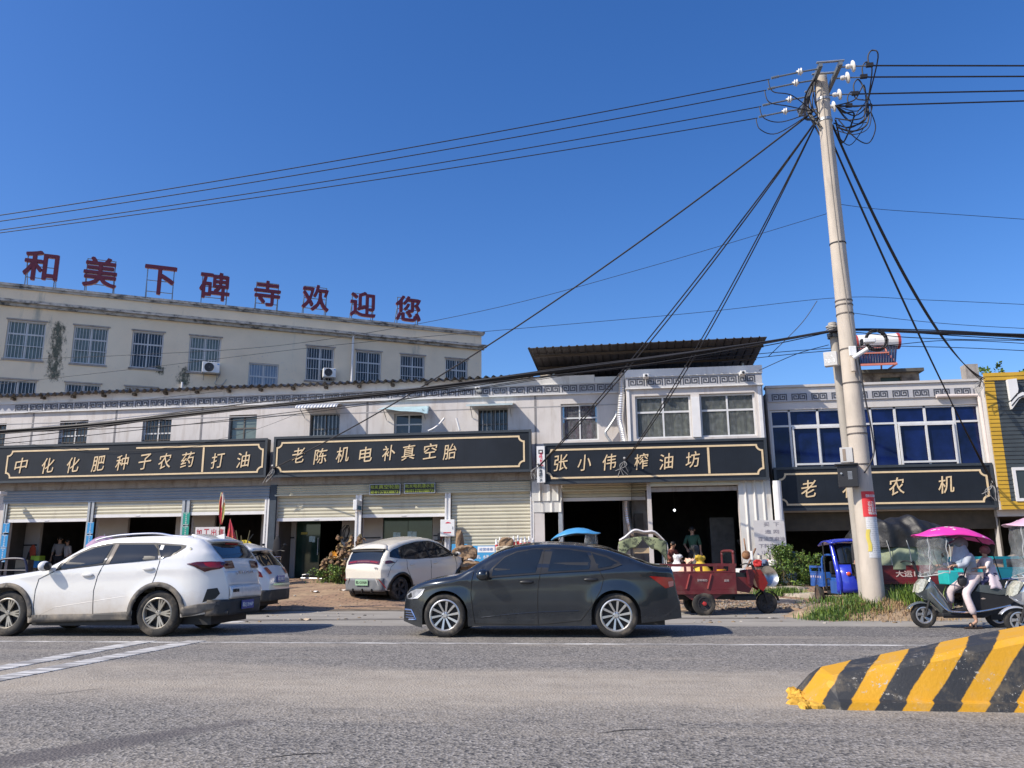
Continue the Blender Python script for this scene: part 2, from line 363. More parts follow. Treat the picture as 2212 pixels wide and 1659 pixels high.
# ---------------------------------------------------------------- building materials
M_PLAST=mat('white_plaster',(.57,.535,.51),.85,var=.08,vscale=1.0,stain=(.42,.37,.33),stain_lo=.50,stain_hi=.78,stain_scale=1.9,stain_stretch=(2.2,2.2,.35),bump=.15,bscale=40)
M_GREYBAND=mat('grey_band',(.42,.42,.44),.8,var=.06,vscale=3)
M_COVE=mat('grey_cove',(.70,.69,.67),.8,var=.06,vscale=2,stain=(.40,.38,.36),stain_lo=.55,stain_hi=.8,stain_stretch=(2,2,.4))
M_KEY=mat('dark_key',(.055,.06,.075),.7,var=.15)
M_TILE=mat('roof_tile',(.20,.185,.165),.9,var=.25,vscale=6,stain=(.09,.085,.08),stain_lo=.5,stain_hi=.65,stain_scale=4,bump=.5)
M_FRAMEW=mat('white_window_frame',(.62,.62,.62),.5,var=.08)
M_FRAMED=mat('dark_window_frame',(.10,.09,.08),.6,var=.2)
M_STEEL=mat('galvanised_steel',(.40,.41,.42),.45,.6,var=.12,vscale=8)
M_PANE=mat('dark_window_pane',(.025,.03,.035),.06,var=.3,vscale=1,spec=.6)
M_PANEG=mat('dusty_green_pane',(.13,.165,.15),.15,var=.2,vscale=3,spec=.6)
M_PANEB=mat('blue_tinted_pane',(.004,.011,.065),.06,var=.6,vscale=1.6,spec=.3)
M_PANES=mat('sky_facing_pane',(.20,.24,.30),.08,var=.15,vscale=2,spec=1.0)
M_CURT=mat('beige_curtain',(.36,.33,.26),.9,var=.12,vscale=5); M_CURTP=mat('purple_curtain',(.30,.10,.20),.9,var=.2,vscale=5); M_CURTL=mat('pale_curtain',(.33,.38,.42),.9,var=.1,vscale=6)
M_SHUT=mat('cream_shutter',(.56,.53,.41),.55,var=.06,vscale=2,stain=(.36,.33,.26),stain_lo=.55,stain_hi=.85,stain_scale=2,stain_stretch=(1,1,.3))
M_SHUTB=mat('blue_grey_shutter',(.27,.31,.35),.5,var=.08,vscale=2)
M_RAILW=mat('white_rail',(.72,.71,.70),.5,var=.05)
M_CONC=mat('raw_concrete',(.34,.31,.28),.9,var=.15,vscale=3,stain=(.20,.17,.145),stain_lo=.5,stain_hi=.7,stain_scale=3,stain_stretch=(1.5,1.5,.5),bump=.3)
M_DARKPOST=mat('dark_blue_post',(.035,.05,.07),.6,var=.2)
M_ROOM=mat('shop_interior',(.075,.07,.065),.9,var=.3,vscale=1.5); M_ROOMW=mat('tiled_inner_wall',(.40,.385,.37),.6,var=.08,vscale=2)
M_DOORG=mat('dark_green_door_glass',(.018,.045,.035),.08,var=.3,vscale=2,spec=.6)
M_BLACK=mat('black_plastic',(.02,.02,.022),.5,var=.2)
M_WHITEBOX=mat('white_painted_metal',(.74,.74,.73),.4,var=.04)
YF=26.5
def meander(B,x0,x1,zc,h,y,pitch,first):
    x=first; s=h
    q=[(0,0),(0,1),(1,1),(1,.2),(.28,.2),(.28,.72),(.66,.72),(.66,.46)]
    while x<x1-.1:
        for sg,ox in((1,-s*1.12),(-1,s*1.12)):
            pts=[]
            for a,b in q:
                u=(a-1)*s if False else a*s
                pts.append((x+ox+ (u if sg>0 else s-u) -(0 if sg>0 else s)+(0 if sg>0 else 0), zc-s/2+b*s))
            if min(p[0] for p in pts)>x0 and max(p[0] for p in pts)<x1: B.strip(pts,s*.13,y-.012,y)
        x+=pitch
def window(parent,x0,x1,z0,z1,y,fm,pm,cols=2,rows=(.0,),bars=0,curtain=None,fw=.05,barm=None,rec=.10,name='window'):
    """framed window set in an opening: frame (the part) > panes, bars, curtain"""
    B=MB(); 
    B.box(x0,y,z0,x0+fw,y+.06,z1); B.box(x1-fw,y,z0,x1,y+.06,z1); B.box(x0+fw,y,z1-fw,x1-fw,y+.06,z1); B.box(x0+fw,y,z0,x1-fw,y+.06,z0+fw)
    xs=[x0+fw+(x1-x0-2*fw)*k/cols for k in range(cols+1)]
    for x in xs[1:-1]: B.box(x-fw*.45,y+.004,z0+fw,x+fw*.45,y+.056,z1-fw)
    for r in rows:
        if r>0: 
            zz=z0+(z1-z0)*r
            for a,b in zip(xs[:-1],xs[1:]): B.box(a+(fw*.45 if a!=xs[0] else 0),y+.002,zz-fw*.5,b-(fw*.45 if b!=xs[-1] else 0),y+.054,zz+fw*.5)
    f=B.build(name,fm,parent)
    P=MB(); P.box(x0+fw*.5,y+.03,z0+fw*.5,x1-fw*.5,y+.04,z1-fw*.5); P.build('pane',pm,f)
    if curtain is not None and bars>=0:
        pass
    if bars>0:
        b=MB(); n=max(3,int((x1-x0)/.13))
        for k in range(1,n): b.cyl((x0+(x1-x0)*k/n,y-rec*.5,z0+.02),(x0+(x1-x0)*k/n,y-rec*.5,z1-.02),.011,n=5)
        for zz in(z0+.03,z0+(z1-z0)*.35,z1-.03): b.box(x0,y-rec*.5-.012,zz-.012,x1,y-rec*.5+.012,zz+.012)
        b.build('window_bars',barm or M_STEEL,f)
    return f
def curtain_part(f,x0,x1,z0,z1,y,m,seed=0):
    B=MB(); rnd=random.Random(seed)
    ph=[rnd.uniform(0,6) for _ in range(4)]
    def fn(u,v):
        x=x0+(x1-x0)*u; return (x,y+.03*math.sin(x*21+ph[0])+.02*math.sin(x*38+ph[1]),z0+(z1-z0)*v)
    B.grid(fn,60,2); return B.build('curtain',m,f,smooth=True)
M_CLEAR=glassy('clear_pane',(.60,.63,.63),.93,cloud=.10)
def shutter(parent,x0,x1,z0,z1,y,m,rail=True,pitch=.115,name='roller_shutter'):
    B=MB(); z=z1; ring=[]
    while z>z0+1e-4:
        zb=max(z0,z-pitch); h=z-zb
        for t,d in((1,.012),(.86,-.012),(.5,-.022),(.14,-.012),(.0,.012)): ring.append((y+d,zb+h*t))
        z=zb
    vs=[];fs=[]
    for (yy,zz) in ring: vs+= [(x0,yy,zz),(x1,yy,zz)]
    for i in range(len(ring)-1): fs.append((2*i,2*i+2,2*i+3,2*i+1))
    B.add(vs,fs); o=B.build(name,m,parent)
    if rail:
        r=MB(); r.box(x0,y-.03,z0-.11,x1,y+.03,z0); r.box((x0+x1)/2-.08,y-.045,z0-.075,(x0+x1)/2+.08,y-.032,z0-.045); r.build('bottom_rail',M_RAILW,o)
    return o
def room(parent,x0,x1,y0,y1,z0,z1,m=None,name='shop_interior'):
    B=MB(); B.quad((x0,y1,z0),(x1,y1,z0),(x1,y1,z1),(x0,y1,z1)); B.quad((x0,y0,z0),(x0,y1,z0),(x0,y1,z1),(x0,y0,z1)); B.quad((x1,y1,z0),(x1,y0,z0),(x1,y0,z1),(x1,y1,z1)); B.quad((x0,y0,z1),(x0,y1,z1),(x1,y1,z1),(x1,y0,z1)); B.quad((x0,y0,z0),(x1,y0,z0),(x1,y1,z0),(x0,y1,z0))
    return B.build(name,m or M_ROOM,parent)
X=lambda px,py=900:at_y(px,py,YF).x
Z=lambda px,py:at_y(px,py,YF).z
# ================================================================ long two-storey shop row on the left
LB=thing('shop_building','long white two storey shop row with grey tile eave and dark key pattern frieze','shop building',(-11,YF,.5),world=True)
LX0=-38.0; LX1=.42
wins=[]   # upper windows (x0,x1,z0,z1)
for (a,b,t) in [(-28,14,915),(129,190,908),(308,370,902.5),(494,554,896),(669,733,893),(851,912.5,893),(1033,1097,882),(1212,1293,871.5)]:
    wins.append((X(a,920),X(b,920),5.02,Z((a+b)/2,t)))
holes=[(w[0],w[1],w[2],w[3]) for w in wins]
doors=[(X(19,1110),X(193,1110),.4,3.72),(X(206,1110),X(396,1110),.4,3.72),(X(412,1110),X(574,1110),.4,3.72),(X(598,1110),X(769,1110),.4,3.72),(X(782,1110),X(962,1110),.4,3.72),(X(974,1110),X(1146,1110),.4,3.72),(X(1153,1110),X(1206,1110),.4,2.95),(X(1216,1100),X(1396,1100),.4,3.45),(-26.6,X(-20,1110),.4,3.3)]
for d in doors: holes.append(d)
B=MB(); wall_holes(B,LX0,LX1,.2,6.60,YF,YF+.24,holes); LBw=B.build('wall',M_PLAST,LB)
# back and side shell so that the building has real depth
B=MB(); B.box(LX0,YF+8.2,.2,LX1,YF+8.4,7.0); B.box(LX0,YF+.25,.2,LX0+.2,YF+8.19,6.9); B.box(LX1-.22,YF+.25,.2,LX1-.02,YF+8.19,6.9); B.box(LX0+.21,YF+.25,4.15,LX1-.23,YF+8.19,4.35); B.build('shell_wall',M_CONC,LB)
# frieze band, moulding, cove
B=MB(); B.box(LX0,YF-.05,6.62,LX1,YF+.24,6.93); fz=B.build('frieze',M_GREYBAND,LB)
B=MB(); meander(B,LX0+.1,LX1-.15,6.775,.215,YF-.05,.595,X(49,880)); B.build('key_pattern',M_KEY,fz)
B=MB(); B.box(LX0,YF-.09,6.585,LX1,YF-.003,6.617); B.box(LX0,YF-.085,6.933,LX1,YF+.2,6.965); 
B.add([(LX0,YF-.06,6.966),(LX1-1.0,YF-.06,6.966),(LX1-1.0,YF-.10,7.22),(LX0,YF-.10,7.22),(LX0,YF+.3,6.966),(LX1-1.0,YF+.3,6.966),(LX1-1.0,YF+.3,7.22),(LX0,YF+.3,7.22)],[(0,1,2,3),(3,2,6,7),(1,5,6,2),(4,0,3,7)])
B.box(LX1-.99,YF-.06,6.966,LX1-.02,YF+.3,7.15)
B.build('cornice',M_COVE,LB)
for px in(69,248,434,792,1157): 
    B=MB(); x=X(px,930); B.box(x-.035,YF-.008,4.2,x+.035,YF-.002,6.58); B.build('wall_joint',mat('joint_grey',(.22,.21,.21),.8),LB)
B=MB(); B.box(LX0,YF-.009,6.18,LX1,YF-.003,6.21); B.build('wall_groove',mat('groove_grey',(.36,.35,.35),.8),LB)
# tile roof with a wavy eave
TX1=X(1150,815)
B=MB()
def tile(u,v):
    x=LX0+(TX1-LX0)*u; a=x*2*math.pi/.27
    return (x+.01*math.sin(x*7),YF-.34+7.0*v,7.22+.055*math.sin(a)+.010*math.sin(x*1.3)+1.0*v)
B.grid(tile,1500,3); 
def tileb(u,v):
    p=tile(u,v); return (p[0],p[1],p[2]-.03)
B.grid(tileb,1500,1); B.build('tile_roof',M_TILE,LB)
B=MB()
for k in range(int((TX1-LX0)/1.2)): B.box(LX0+.4+k*1.2,YF-.25,7.06,LX0+.5+k*1.2,YF+.1,7.15)
B.build('rafter_end',mat('old_timber',(.10,.08,.06),.9),LB)
# upper windows
kinds=['bars','bars','bars','green','bars','plain','bars','purple']
for k,(wv,kd) in enumerate(zip(wins,kinds)):
    x0,x1,z0,z1=wv; y=YF+.12
    if kd=='green': f=window(LB,x0+.004,x1-.004,z0+.004,z1-.004,y,M_FRAMED,M_PANEG,2,(.62,))
    elif kd=='plain': f=window(LB,x0+.004,x1-.004,z0+.004,z1-.004,y,M_FRAMEW,M_PANE,2,(.66,))
    elif kd=='purple':
        f=window(LB,x0+.004,x1-.004,z0+.004,z1-.004,y,M_FRAMEW,M_CLEAR,2,(.62,)); curtain_part(f,x0+.1,x1-.1,z0+.05,z1-.05,y+.12,M_CURTP,k)
    else: f=window(LB,x0+.004,x1-.004,z0+.004,z1-.004,y,M_FRAMEW if k in(1,2) else M_FRAMED,M_PANE,2,(.55,),bars=1,barm=mat('rusty_bars',(.10,.085,.075),.7,.3) if k<3 else M_STEEL)
# awnings over three windows
def awning(x0,x1,z,d,drop,m,kind):
    B=MB()
    if kind=='wave':
        def fn(u,v): 
            a=u*2*math.pi*13; ang=v*math.pi*.5
            return (x0+(x1-x0)*u,YF-.01-d*math.sin(ang)-.012*math.sin(a),z-drop*(1-math.cos(ang))+.015*math.sin(a))
        B.grid(fn,104,6)
    elif kind=='bent':
        def fn(u,v):
            sag=.22*u*u*v if u<.9 else .2*v
            return (x0+(x1-x0)*u+.10*v*(1 if u>.5 else -.6),YF-.01-d*v,z-drop*v-sag+.02*math.sin(u*9)*v)
        B.grid(fn,24,6)
    else:
        def fn(u,v): return (x0+(x1-x0)*u,YF-.01-d*v,z-drop*v)
        B.grid(fn,8,2); B.quad((x0,YF-.01-d,z-drop),(x1,YF-.01-d,z-drop),(x1,YF-.01-d,z-drop-.05),(x0,YF-.01-d,z-drop-.05))
    o=B.build('awning',m,LB,smooth=(kind!='flat'))
    sd=o.modifiers.new('thick','SOLIDIFY'); sd.thickness=.012
    b=MB(); 
    for x in(x0+.12,x1-.12): b.bar((x,YF-.02,z-.45),(x,YF-d*.8,z-drop*.8-.03),.02)
    b.build('awning_bracket',M_STEEL,o)
awning(X(653,885),X(741,885),Z(700,875),.62,.22,mat('corrugated_white',(.62,.63,.65),.45,.2,var=.06),'wave')
awning(X(829,885),X(927,885),Z(878,879),.55,.18,mat('pale_blue_sheet',(.36,.50,.54),.5,var=.1,stain=(.35,.25,.17),stain_lo=.62,stain_hi=.7),'bent')
awning(X(1013,878),X(1112,878),Z(1062,873),.52,.10,mat('grey_blue_sheet',(.42,.50,.52),.5,var=.08),'flat')
# ground floor: lintel, shutter boxes, posts, shutters
B=MB(); B.box(LX0,YF-.06,3.73,-2.32,YF-.003,4.12); B.build('lintel',M_CONC,LB)
def sbox(x0,x1,z0,z1,m,y=YF-.07):
    B=MB(); n=4; h=(z1-z0)/n
    for k in range(n):
        za=z0+k*h
        B.poly([(0,0)],0,0) if False else None
        B.add([(x0,y-.0,za),(x1,y-.0,za),(x1,y-.035,za+h*.5),(x0,y-.035,za+h*.5),(x1,y,za+h*.999),(x0,y,za+h*.999)],[(0,1,2,3),(3,2,4,5)])
    B.box(x0,y+.002,z0,x1,y+.065,z1); B.box(x0,y-.045,z0-.05,x1,y+.10,z0-.002); return B.build('shutter_box',m,LB)
sbox(doors[0][0]-.22,doors[2][1]+.13,3.32,3.71,M_SHUTB)
sbox(doors[3][0]-.06,doors[5][1]+.02,3.40,3.70,M_SHUT)
YS=YF+.06
zs=[2.60,2.72,2.75,2.50,2.58,.62]
for k in range(6):
    d=doors[k]; top=3.32 if k<3 else 3.40
    shutter(LB,d[0]+.01,d[1]-.01,zs[k]+.11 if k<5 else zs[k],top,YS-.1 if k<3 else YS,M_SHUT)
B=MB()
for k in range(3): pass
posts=[(doors[0][0]-.13,doors[0][0]+.0),(doors[0][1],doors[1][0]),(doors[1][1],doors[2][0]),(doors[2][1],doors[2][1]+.16)]
for a,b in posts: 
    B=MB(); w=b-a; B.box(a,YF-.12,.45,a+w*.36,YF+.1,3.27); B.box(b-w*.36,YF-.12,.45,b,YF+.1,3.27); B.box(a+w*.36,YF-.07,.45,b-w*.36,YF+.06,3.27); B.build('shutter_post',M_RAILW if a>-13 else M_STEEL,LB)
B=MB(); B.box(doors[2][1]+.17,YF-.11,.45,doors[3][0]-.005,YF+.1,3.74); B.build('dark_post',M_DARKPOST,LB)
for a,b in[(doors[3][1],doors[4][0]),(doors[4][1],doors[5][0]),(doors[5][1],doors[5][1]+.12)]:
    B=MB(); w=b-a; B.box(a,YF-.09,.45,a+w*.3,YF+.1,3.36); B.box(b-w*.3,YF-.09,.45,b,YF+.1,3.36); B.box(a+w*.3,YF-.05,.45,b-w*.3,YF+.04,3.36); B.build('shutter_post',M_RAILW,LB)
# inner rooms
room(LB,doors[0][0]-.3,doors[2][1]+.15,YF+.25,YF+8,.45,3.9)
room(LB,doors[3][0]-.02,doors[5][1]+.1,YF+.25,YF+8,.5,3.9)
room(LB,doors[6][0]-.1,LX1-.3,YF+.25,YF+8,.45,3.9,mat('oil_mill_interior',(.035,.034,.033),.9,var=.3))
# inner tiled walls with dark openings, standing back from the shutters
def inner(x0,x1,y,opens,name='inner_wall'):
    B=MB(); wall_holes(B,x0,x1,.5,3.85,y,y+.12,opens); return B.build(name,M_ROOMW,LB)
yi=YF+1.3
Xi=lambda px,py=1180:at_y(px,py,yi).x
inner(doors[0][0]-.28,doors[2][1]+.13,yi,[(Xi(84),Xi(192),.4,2.75),(Xi(272),Xi(376),.4,3.2),(Xi(460),Xi(562),.4,3.2)])
inner(doors[3][0]+.0,doors[5][1]+.05,yi,[(Xi(638),Xi(737),.4,2.7),(Xi(826),Xi(934),.4,2.85)])
for pxs,py in[((30,80),1178),((598,636),1162),((745,772),1162),((782,822),1162),((936,960),1157)]:
    a=at_y(pxs[0],py,yi); b=at_y(pxs[1],py,yi); B=MB(); B.box(a.x,yi-.012,a.z-.025,b.x,yi-.002,a.z+.025); B.build('dark_trim',M_BLACK,LB)
# glass doors of the repair shop
def gdoor(x0,x1,z0,z1,y,hx):
    B=MB(); B.box(x0,y,z0,x1,y+.03,z1); d=B.build('glass_door',M_DOORG,LB)
    h=MB(); h.cyl((hx,y-.05,z0+.85),(hx,y-.05,z0+1.45),.018,n=8); h.box(hx-.012,y-.05,z0+.9,hx+.012,y-.001,z0+.93); h.box(hx-.012,y-.05,z0+1.37,hx+.012,y-.001,z0+1.40); h.build('door_handle',M_STEEL,d); return d
gdoor(Xi(639),Xi(690),.52,2.68,yi+.02,Xi(687)); gdoor(Xi(827),Xi(880),.52,2.83,yi+.02,Xi(876)); gdoor(Xi(881),Xi(933),.52,2.83,yi+.02,Xi(885))
B=MB()
for px,py,w,m in[(674,1164,.11,0),(857,1156,.13,0),(890,1154,.16,0)]:
    p=at_y(px,py,yi); B.box(p.x-w,yi+.006,p.z-.10,p.x-.006,yi+.018,p.z+.10); B.box(p.x+.006,yi+.006,p.z-.12,p.x+w,yi+.018,p.z+.09)
B.build('pale_sticker',mat('sticker_pale_blue',(.45,.62,.66),.6,var=.3,vscale=20),LB)
B=MB(); p=at_y(657,1152,yi); B.box(p.x-.12,yi+.006,p.z-.04,p.x+.12,yi+.018,p.z+.04); B.build('yellow_sticker',mat('sticker_yellow',(.42,.36,.08),.6),LB)
# white corrugated sheet between the second and the third shop
def corr(x0,x1,z0,z1,y,m,pitch,amp,parent,name):
    B=MB(); n=max(4,int((x1-x0)/pitch)*6)
    def fn(u,v):
        t=(u*(x1-x0)/pitch)%1.0; d=0 if t<.72 else amp*math.sin((t-.72)/.28*math.pi)
        return (x0+(x1-x0)*u,y-d,z0+(z1-z0)*v)
    B.grid(fn,n,1); o=B.build(name,m,parent); s=o.modifiers.new('thick','SOLIDIFY'); s.thickness=.01; return o
M_CORRW=mat('white_corrugated_sheet',(.62,.61,.58),.5,.1,var=.08,vscale=2,stain=(.38,.31,.24),stain_lo=.56,stain_hi=.78,stain_scale=1.8,stain_stretch=(2,2,.25))
corr(X(1150,1060),X(1214,1060),3.02,3.66,YF-.16,M_CORRW,.31,.05,LB,'sheet_cladding'); corr(X(1154,1095),X(1213,1095),2.66,3.05,YF-.13,M_CORRW,.31,.05,LB,'sheet_cladding')
B=MB(); B.box(-2.68,YF-.11,.6,-2.35,YF-.003,3.72); B.build('corner_pier',M_PLAST,LB)
# third shop, left opening
sbox(X(1215,1060),X(1397,1060),3.36,3.64,M_SHUT,YF-.18); shutter(LB,doors[7][0]+.01,doors[7][1]-.01,3.02+.1,3.36,YS,M_SHUT)
B=MB(); B.box(X(1399,1100),YF-.16,.5,X(1407,1100),YF+.02,3.62); B.build('shutter_post',M_STEEL,LB)
B=MB(); B.box(X(1207,1120),YF-.10,.5,X(1215.5,1120),YF-.003,3.3); B.build('shutter_post',M_STEEL,LB)
# grimy pier with its meter inside the third shop
yp=YF+.35; B=MB(); B.box(at_y(1350,1100,yp).x,yp,.5,at_y(1400,1100,yp).x,yp+.25,3.3); B.build('inner_pier',M_CONC,LB)
# ================================================================ block with two curtained windows (third shop, right part)
YM=25.7
MBD=thing('shop_building','two storey block with two wide beige curtained windows above the oil press shop','shop building',(2.6,YM,.5),world=True)
m0=at_y(1352,840,25.7).x; m1=at_y(1647,840,25.7).x
xm=lambda px,py=900:at_y(px,py,YM).x
zm=lambda px,py:at_y(px,py,YM).z
mw=[(xm(1373),xm(1494),4.9,zm(1433,854)),(xm(1513),xm(1634),4.9,zm(1573,849))]
md=(xm(1408,1100),xm(1597,1100),.3,3.5); md0=(m0-.1,xm(1399,1100),.3,3.66)
ZM=zm(1500,795)-7.26
B=MB(); wall_holes(B,m0,m1,.2,6.62+ZM,YM,YM+.24,[*mw,md,md0]); B.build('wall',M_PLAST,MBD)
B=MB(); B.box(m0,YM+.25,4.1,m1,YM+6,4.3); B.box(m0,YM+.25,6.5+ZM,m1,YM+6,6.7+ZM); B.box(m1-.2,YM+.25,4.31,m1,YM+6,6.49+ZM); B.box(m0,YM+.25,4.31,m0+.2,YM+6,6.49+ZM); B.box(m0,YM+6.01,.2,m1,YM+6.2,6.7+ZM); B.build('shell_wall',M_PLAST,MBD)
B=MB(); B.box(m0,YM-.05,6.66+ZM,m1,YM+.24,7.0+ZM); fz=B.build('frieze',M_GREYBAND,MBD)
B=MB(); meander(B,m0+.08,m1-.05,6.83+ZM,.22,YM-.05,.58,xm(1374,820)); B.build('key_pattern',M_KEY,fz)
B=MB(); B.box(m0-.02,YM-.10,6.615+ZM,m1+.02,YM+.2,6.655+ZM); B.box(m0-.02,YM-.09,7.003+ZM,m1+.02,YM+.24,7.26+ZM); B.build('cornice',M_COVE,MBD)
for k,wv in enumerate(mw):
    f=window(MBD,wv[0]+.004,wv[1]-.004,wv[2],wv[3]-.004,YM+.10,M_FRAMEW,M_CLEAR,2,(.62,),fw=.06); curtain_part(f,wv[0]+.08,wv[1]-.08,wv[2],wv[3]-.06,YM+.24,M_CURT,k+20)
for q0,q1,d,z0_,z1_ in((xm(1494)+.01,xm(1513)-.01,.06,4.9,6.3+ZM),(m0+.02,m0+.10,.05,4.5,6.6+ZM),(m1-.16,m1-.06,.05,4.5,6.6+ZM)):
    B=MB(); B.box(q0,YM-d,z0_,q1,YM-.003,z1_); B.build('pilaster',M_RAILW,MBD)
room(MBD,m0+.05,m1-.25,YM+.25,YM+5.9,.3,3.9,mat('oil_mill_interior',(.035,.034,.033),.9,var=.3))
B=MB(); B.box(md[0]-.02,YM-.12,3.36,md[1]+.02,YM-.003,3.62); 
for k in range(3): B.box(md[0]-.02,YM-.14,3.38+k*.08,md[1]+.02,YM-.122,3.43+k*.08)
B.build('shutter_box',M_SHUT,MBD)
B=MB(); B.box(md[0],YM+.03,3.2,md[1]-.01,YM+.09,3.34); B.build('bottom_rail',M_CONC,MBD)
corr(xm(1598,1110),xm(1668,1110),.45,3.56,YM-.05,M_CORRW,.26,.05,MBD,'sheet_cladding')
B=MB(); B.tube([(xm(1676,1060)+.0,YM-.2,3.45),(xm(1676,1060),YM-.2,1.0)],.13,n=12); B.build('white_pipe',M_RAILW,MBD)
# ================================================================ rooftop shed of corrugated sheet above the third shop
SY=25.0
sa=at_y(1139.5,752,SY); sb=at_y(1657,730,SY)
SH=thing('rooftop_shed','dark corrugated lean to roof on posts above the oil press shop','shed roof',(1,28,7.3),world=True)
B=MB(); szf=sa.z; szb=7.62
def shr(u,v):
    x=sa.x+(sb.x-sa.x)*u; t=(x/.26)%1; d=.0 if t<.75 else .04*math.sin((t-.75)/.25*math.pi)
    return (x+.12*v,SY+5.6*v,szf+(szb-szf)*v+d+(.05*u))
B.grid(shr,int((sb.x-sa.x)/.26)*8,3); o=B.build('roof_sheet',mat('dark_corrugated_sheet',(.075,.07,.068),.6,.3,var=.2,vscale=3),SH); sdm=o.modifiers.new('thick','SOLIDIFY'); sdm.thickness=.015
B=MB()
for v in(.12,.38,.66,.94): B.bar((sa.x+.15,SY+5.6*v,szf+(szb-szf)*v-.09),(sb.x,SY+5.6*v,szf+(szb-szf)*v-.05),.07,.07)
B.build('purlin',mat('rusty_steel',(.09,.07,.055),.7,.3),SH)
for x in(-2.0,.6,2.5,4.4):
    B=MB(); B.bar((x,YF+.5,7.0),(x,YF+.5,szf-.3),.07); B.build('post',M_STEEL,SH)
B=MB(); B.box(sa.x+.3,SY+5.3,6.9,sb.x-.1,SY+5.45,7.7); B.build('back_wall',mat('dark_brick',(.08,.06,.05),.9,var=.3),SH)
B=MB()
for k in range(6): B.box(-2.42+.02*(k%2),YF+.02,6.98+k*.07,-2.1+.02*(k%2),YF+.34,7.04+k*.07)
B.build('brick_pier',mat('pale_brick',(.38,.33,.27),.9,var=.2),SH)
# ================================================================ right building with the blue glazing
Y4=26.3
RB=thing('shop_building','white shop building with a band of deep blue window panes and pale parapet','shop building',(8.2,Y4,.3),world=True)
x4=lambda px,py:at_y(px,py,Y4).x
z4=lambda px,py:at_y(px,py,Y4).z
r0=4.97; r1=11.50
M_PLAST2=mat('pale_pink_plaster',(.55,.525,.50),.85,var=.05,vscale=1.5,stain=(.52,.45,.40),stain_lo=.56,stain_hi=.8,stain_scale=1.6,stain_stretch=(2,2,.35),bump=.15,bscale=40)
B=MB(); wall_holes(B,r0,r1,.0,6.52,Y4,Y4+.24,[(r0+.06,r1-.12,3.6,5.80),(r0+.25,r1-.05,-.1,2.52)]); B.build('wall',M_PLAST2,RB)
B=MB(); B.box(r0,Y4+.25,2.6,r1,Y4+7,2.8); B.box(r0,Y4+.25,6.2,r1,Y4+7,6.4); B.box(r0,Y4+.25,2.81,r0+.15,Y4+7,6.19); B.box(r1-.2,Y4+.25,2.81,r1,Y4+7,6.19); B.box(r0,Y4+7.01,0,r1,Y4+7.2,6.4); B.build('shell_wall',M_CONC,RB)
B=MB(); B.box(r0-.03,Y4-.06,6.525,r1+.03,Y4+.3,6.60); B.build('coping',M_PLAST2,RB)
B=MB(); B.box(r0+.03,Y4-.05,6.06,r1-.25,Y4-.003,6.33); fz=B.build('frieze',M_GREYBAND,RB)
B=MB(); meander(B,r0+.05,r1-.3,6.195,.20,Y4-.05,.62,x4(1683,862)); B.build('key_pattern',M_KEY,fz)
gx=[r0+.07]+[x4(p,905) for p in(1706,1767.5,1825,1882,1935,2000,2063)]+[r1-.13]
gt=z4(1700,920)
B=MB()
for x in gx[1:-1]: B.box(x-.035,Y4+.05,3.62,x+.035,Y4+.13,5.79)
for a,b in zip(gx[:-1],gx[1:]): B.box(a+.036,Y4+.055,gt-.03,b-.036,Y4+.125,gt+.03)
B.box(gx[0],Y4+.05,3.62,gx[0]+.05,Y4+.13,5.79); B.box(gx[-1]-.05,Y4+.05,3.62,gx[-1],Y4+.13,5.79); B.box(gx[0]+.051,Y4+.05,5.74,gx[-1]-.051,Y4+.13,5.79)
for a,b in((gx[1],gx[3]),(gx[5],gx[7])):  # opening sashes
    B.box(a+.05,Y4+.0,3.95,a+.10,Y4+.049,gt-.04); B.box(b-.10,Y4+.0,3.95,b-.05,Y4+.049,gt-.04); B.box(a+.10,Y4+.0,4.0,b-.10,Y4+.049,4.06); B.box(a+.10,Y4+.0,gt-.10,b-.10,Y4+.049,gt-.04); B.box((a+b)/2-.03,Y4+.0,4.06,(a+b)/2+.03,Y4+.049,gt-.10)
f=B.build('window',M_FRAMEW,RB)
B=MB(); B.box(r0+.08,Y4+.09,3.62,r1-.14,Y4+.10,5.78); B.build('pane',M_PANEB,f)
B=MB(); B.tube([(x4(2020,857),Y4-.09,z4(2020,857)),(x4(2110,857),Y4-.09,z4(2110,857)+.03),(x4(2113,862),Y4-.09,z4(2113,862)),(x4(2113,862)+.03,Y4-.09,3.9)],.06,n=10); B.build('drain_pipe',mat('cream_pipe',(.68,.60,.56),.4,var=.04),RB)
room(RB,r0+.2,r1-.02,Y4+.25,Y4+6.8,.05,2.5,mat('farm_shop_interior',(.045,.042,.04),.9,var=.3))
B=MB(); B.box(r0+.26,Y4+.06,1.95,r1-.06,Y4+.22,2.51); B.build('beam',mat('brown_beam',(.07,.055,.035),.8,var=.2),RB)
B=MB(); B.box(x4(2055,1130),Y4+.3,.05,x4(2055,1130)+.35,Y4+.7,2.49); B.build('pillar',M_CONC,RB)
B=MB(); c=at_y(2095,806,28); B.box(c.x-.2,27.8,6.3,c.x+.2,28.2,c.z+.27); B.build('chimney',M_CONC,RB)
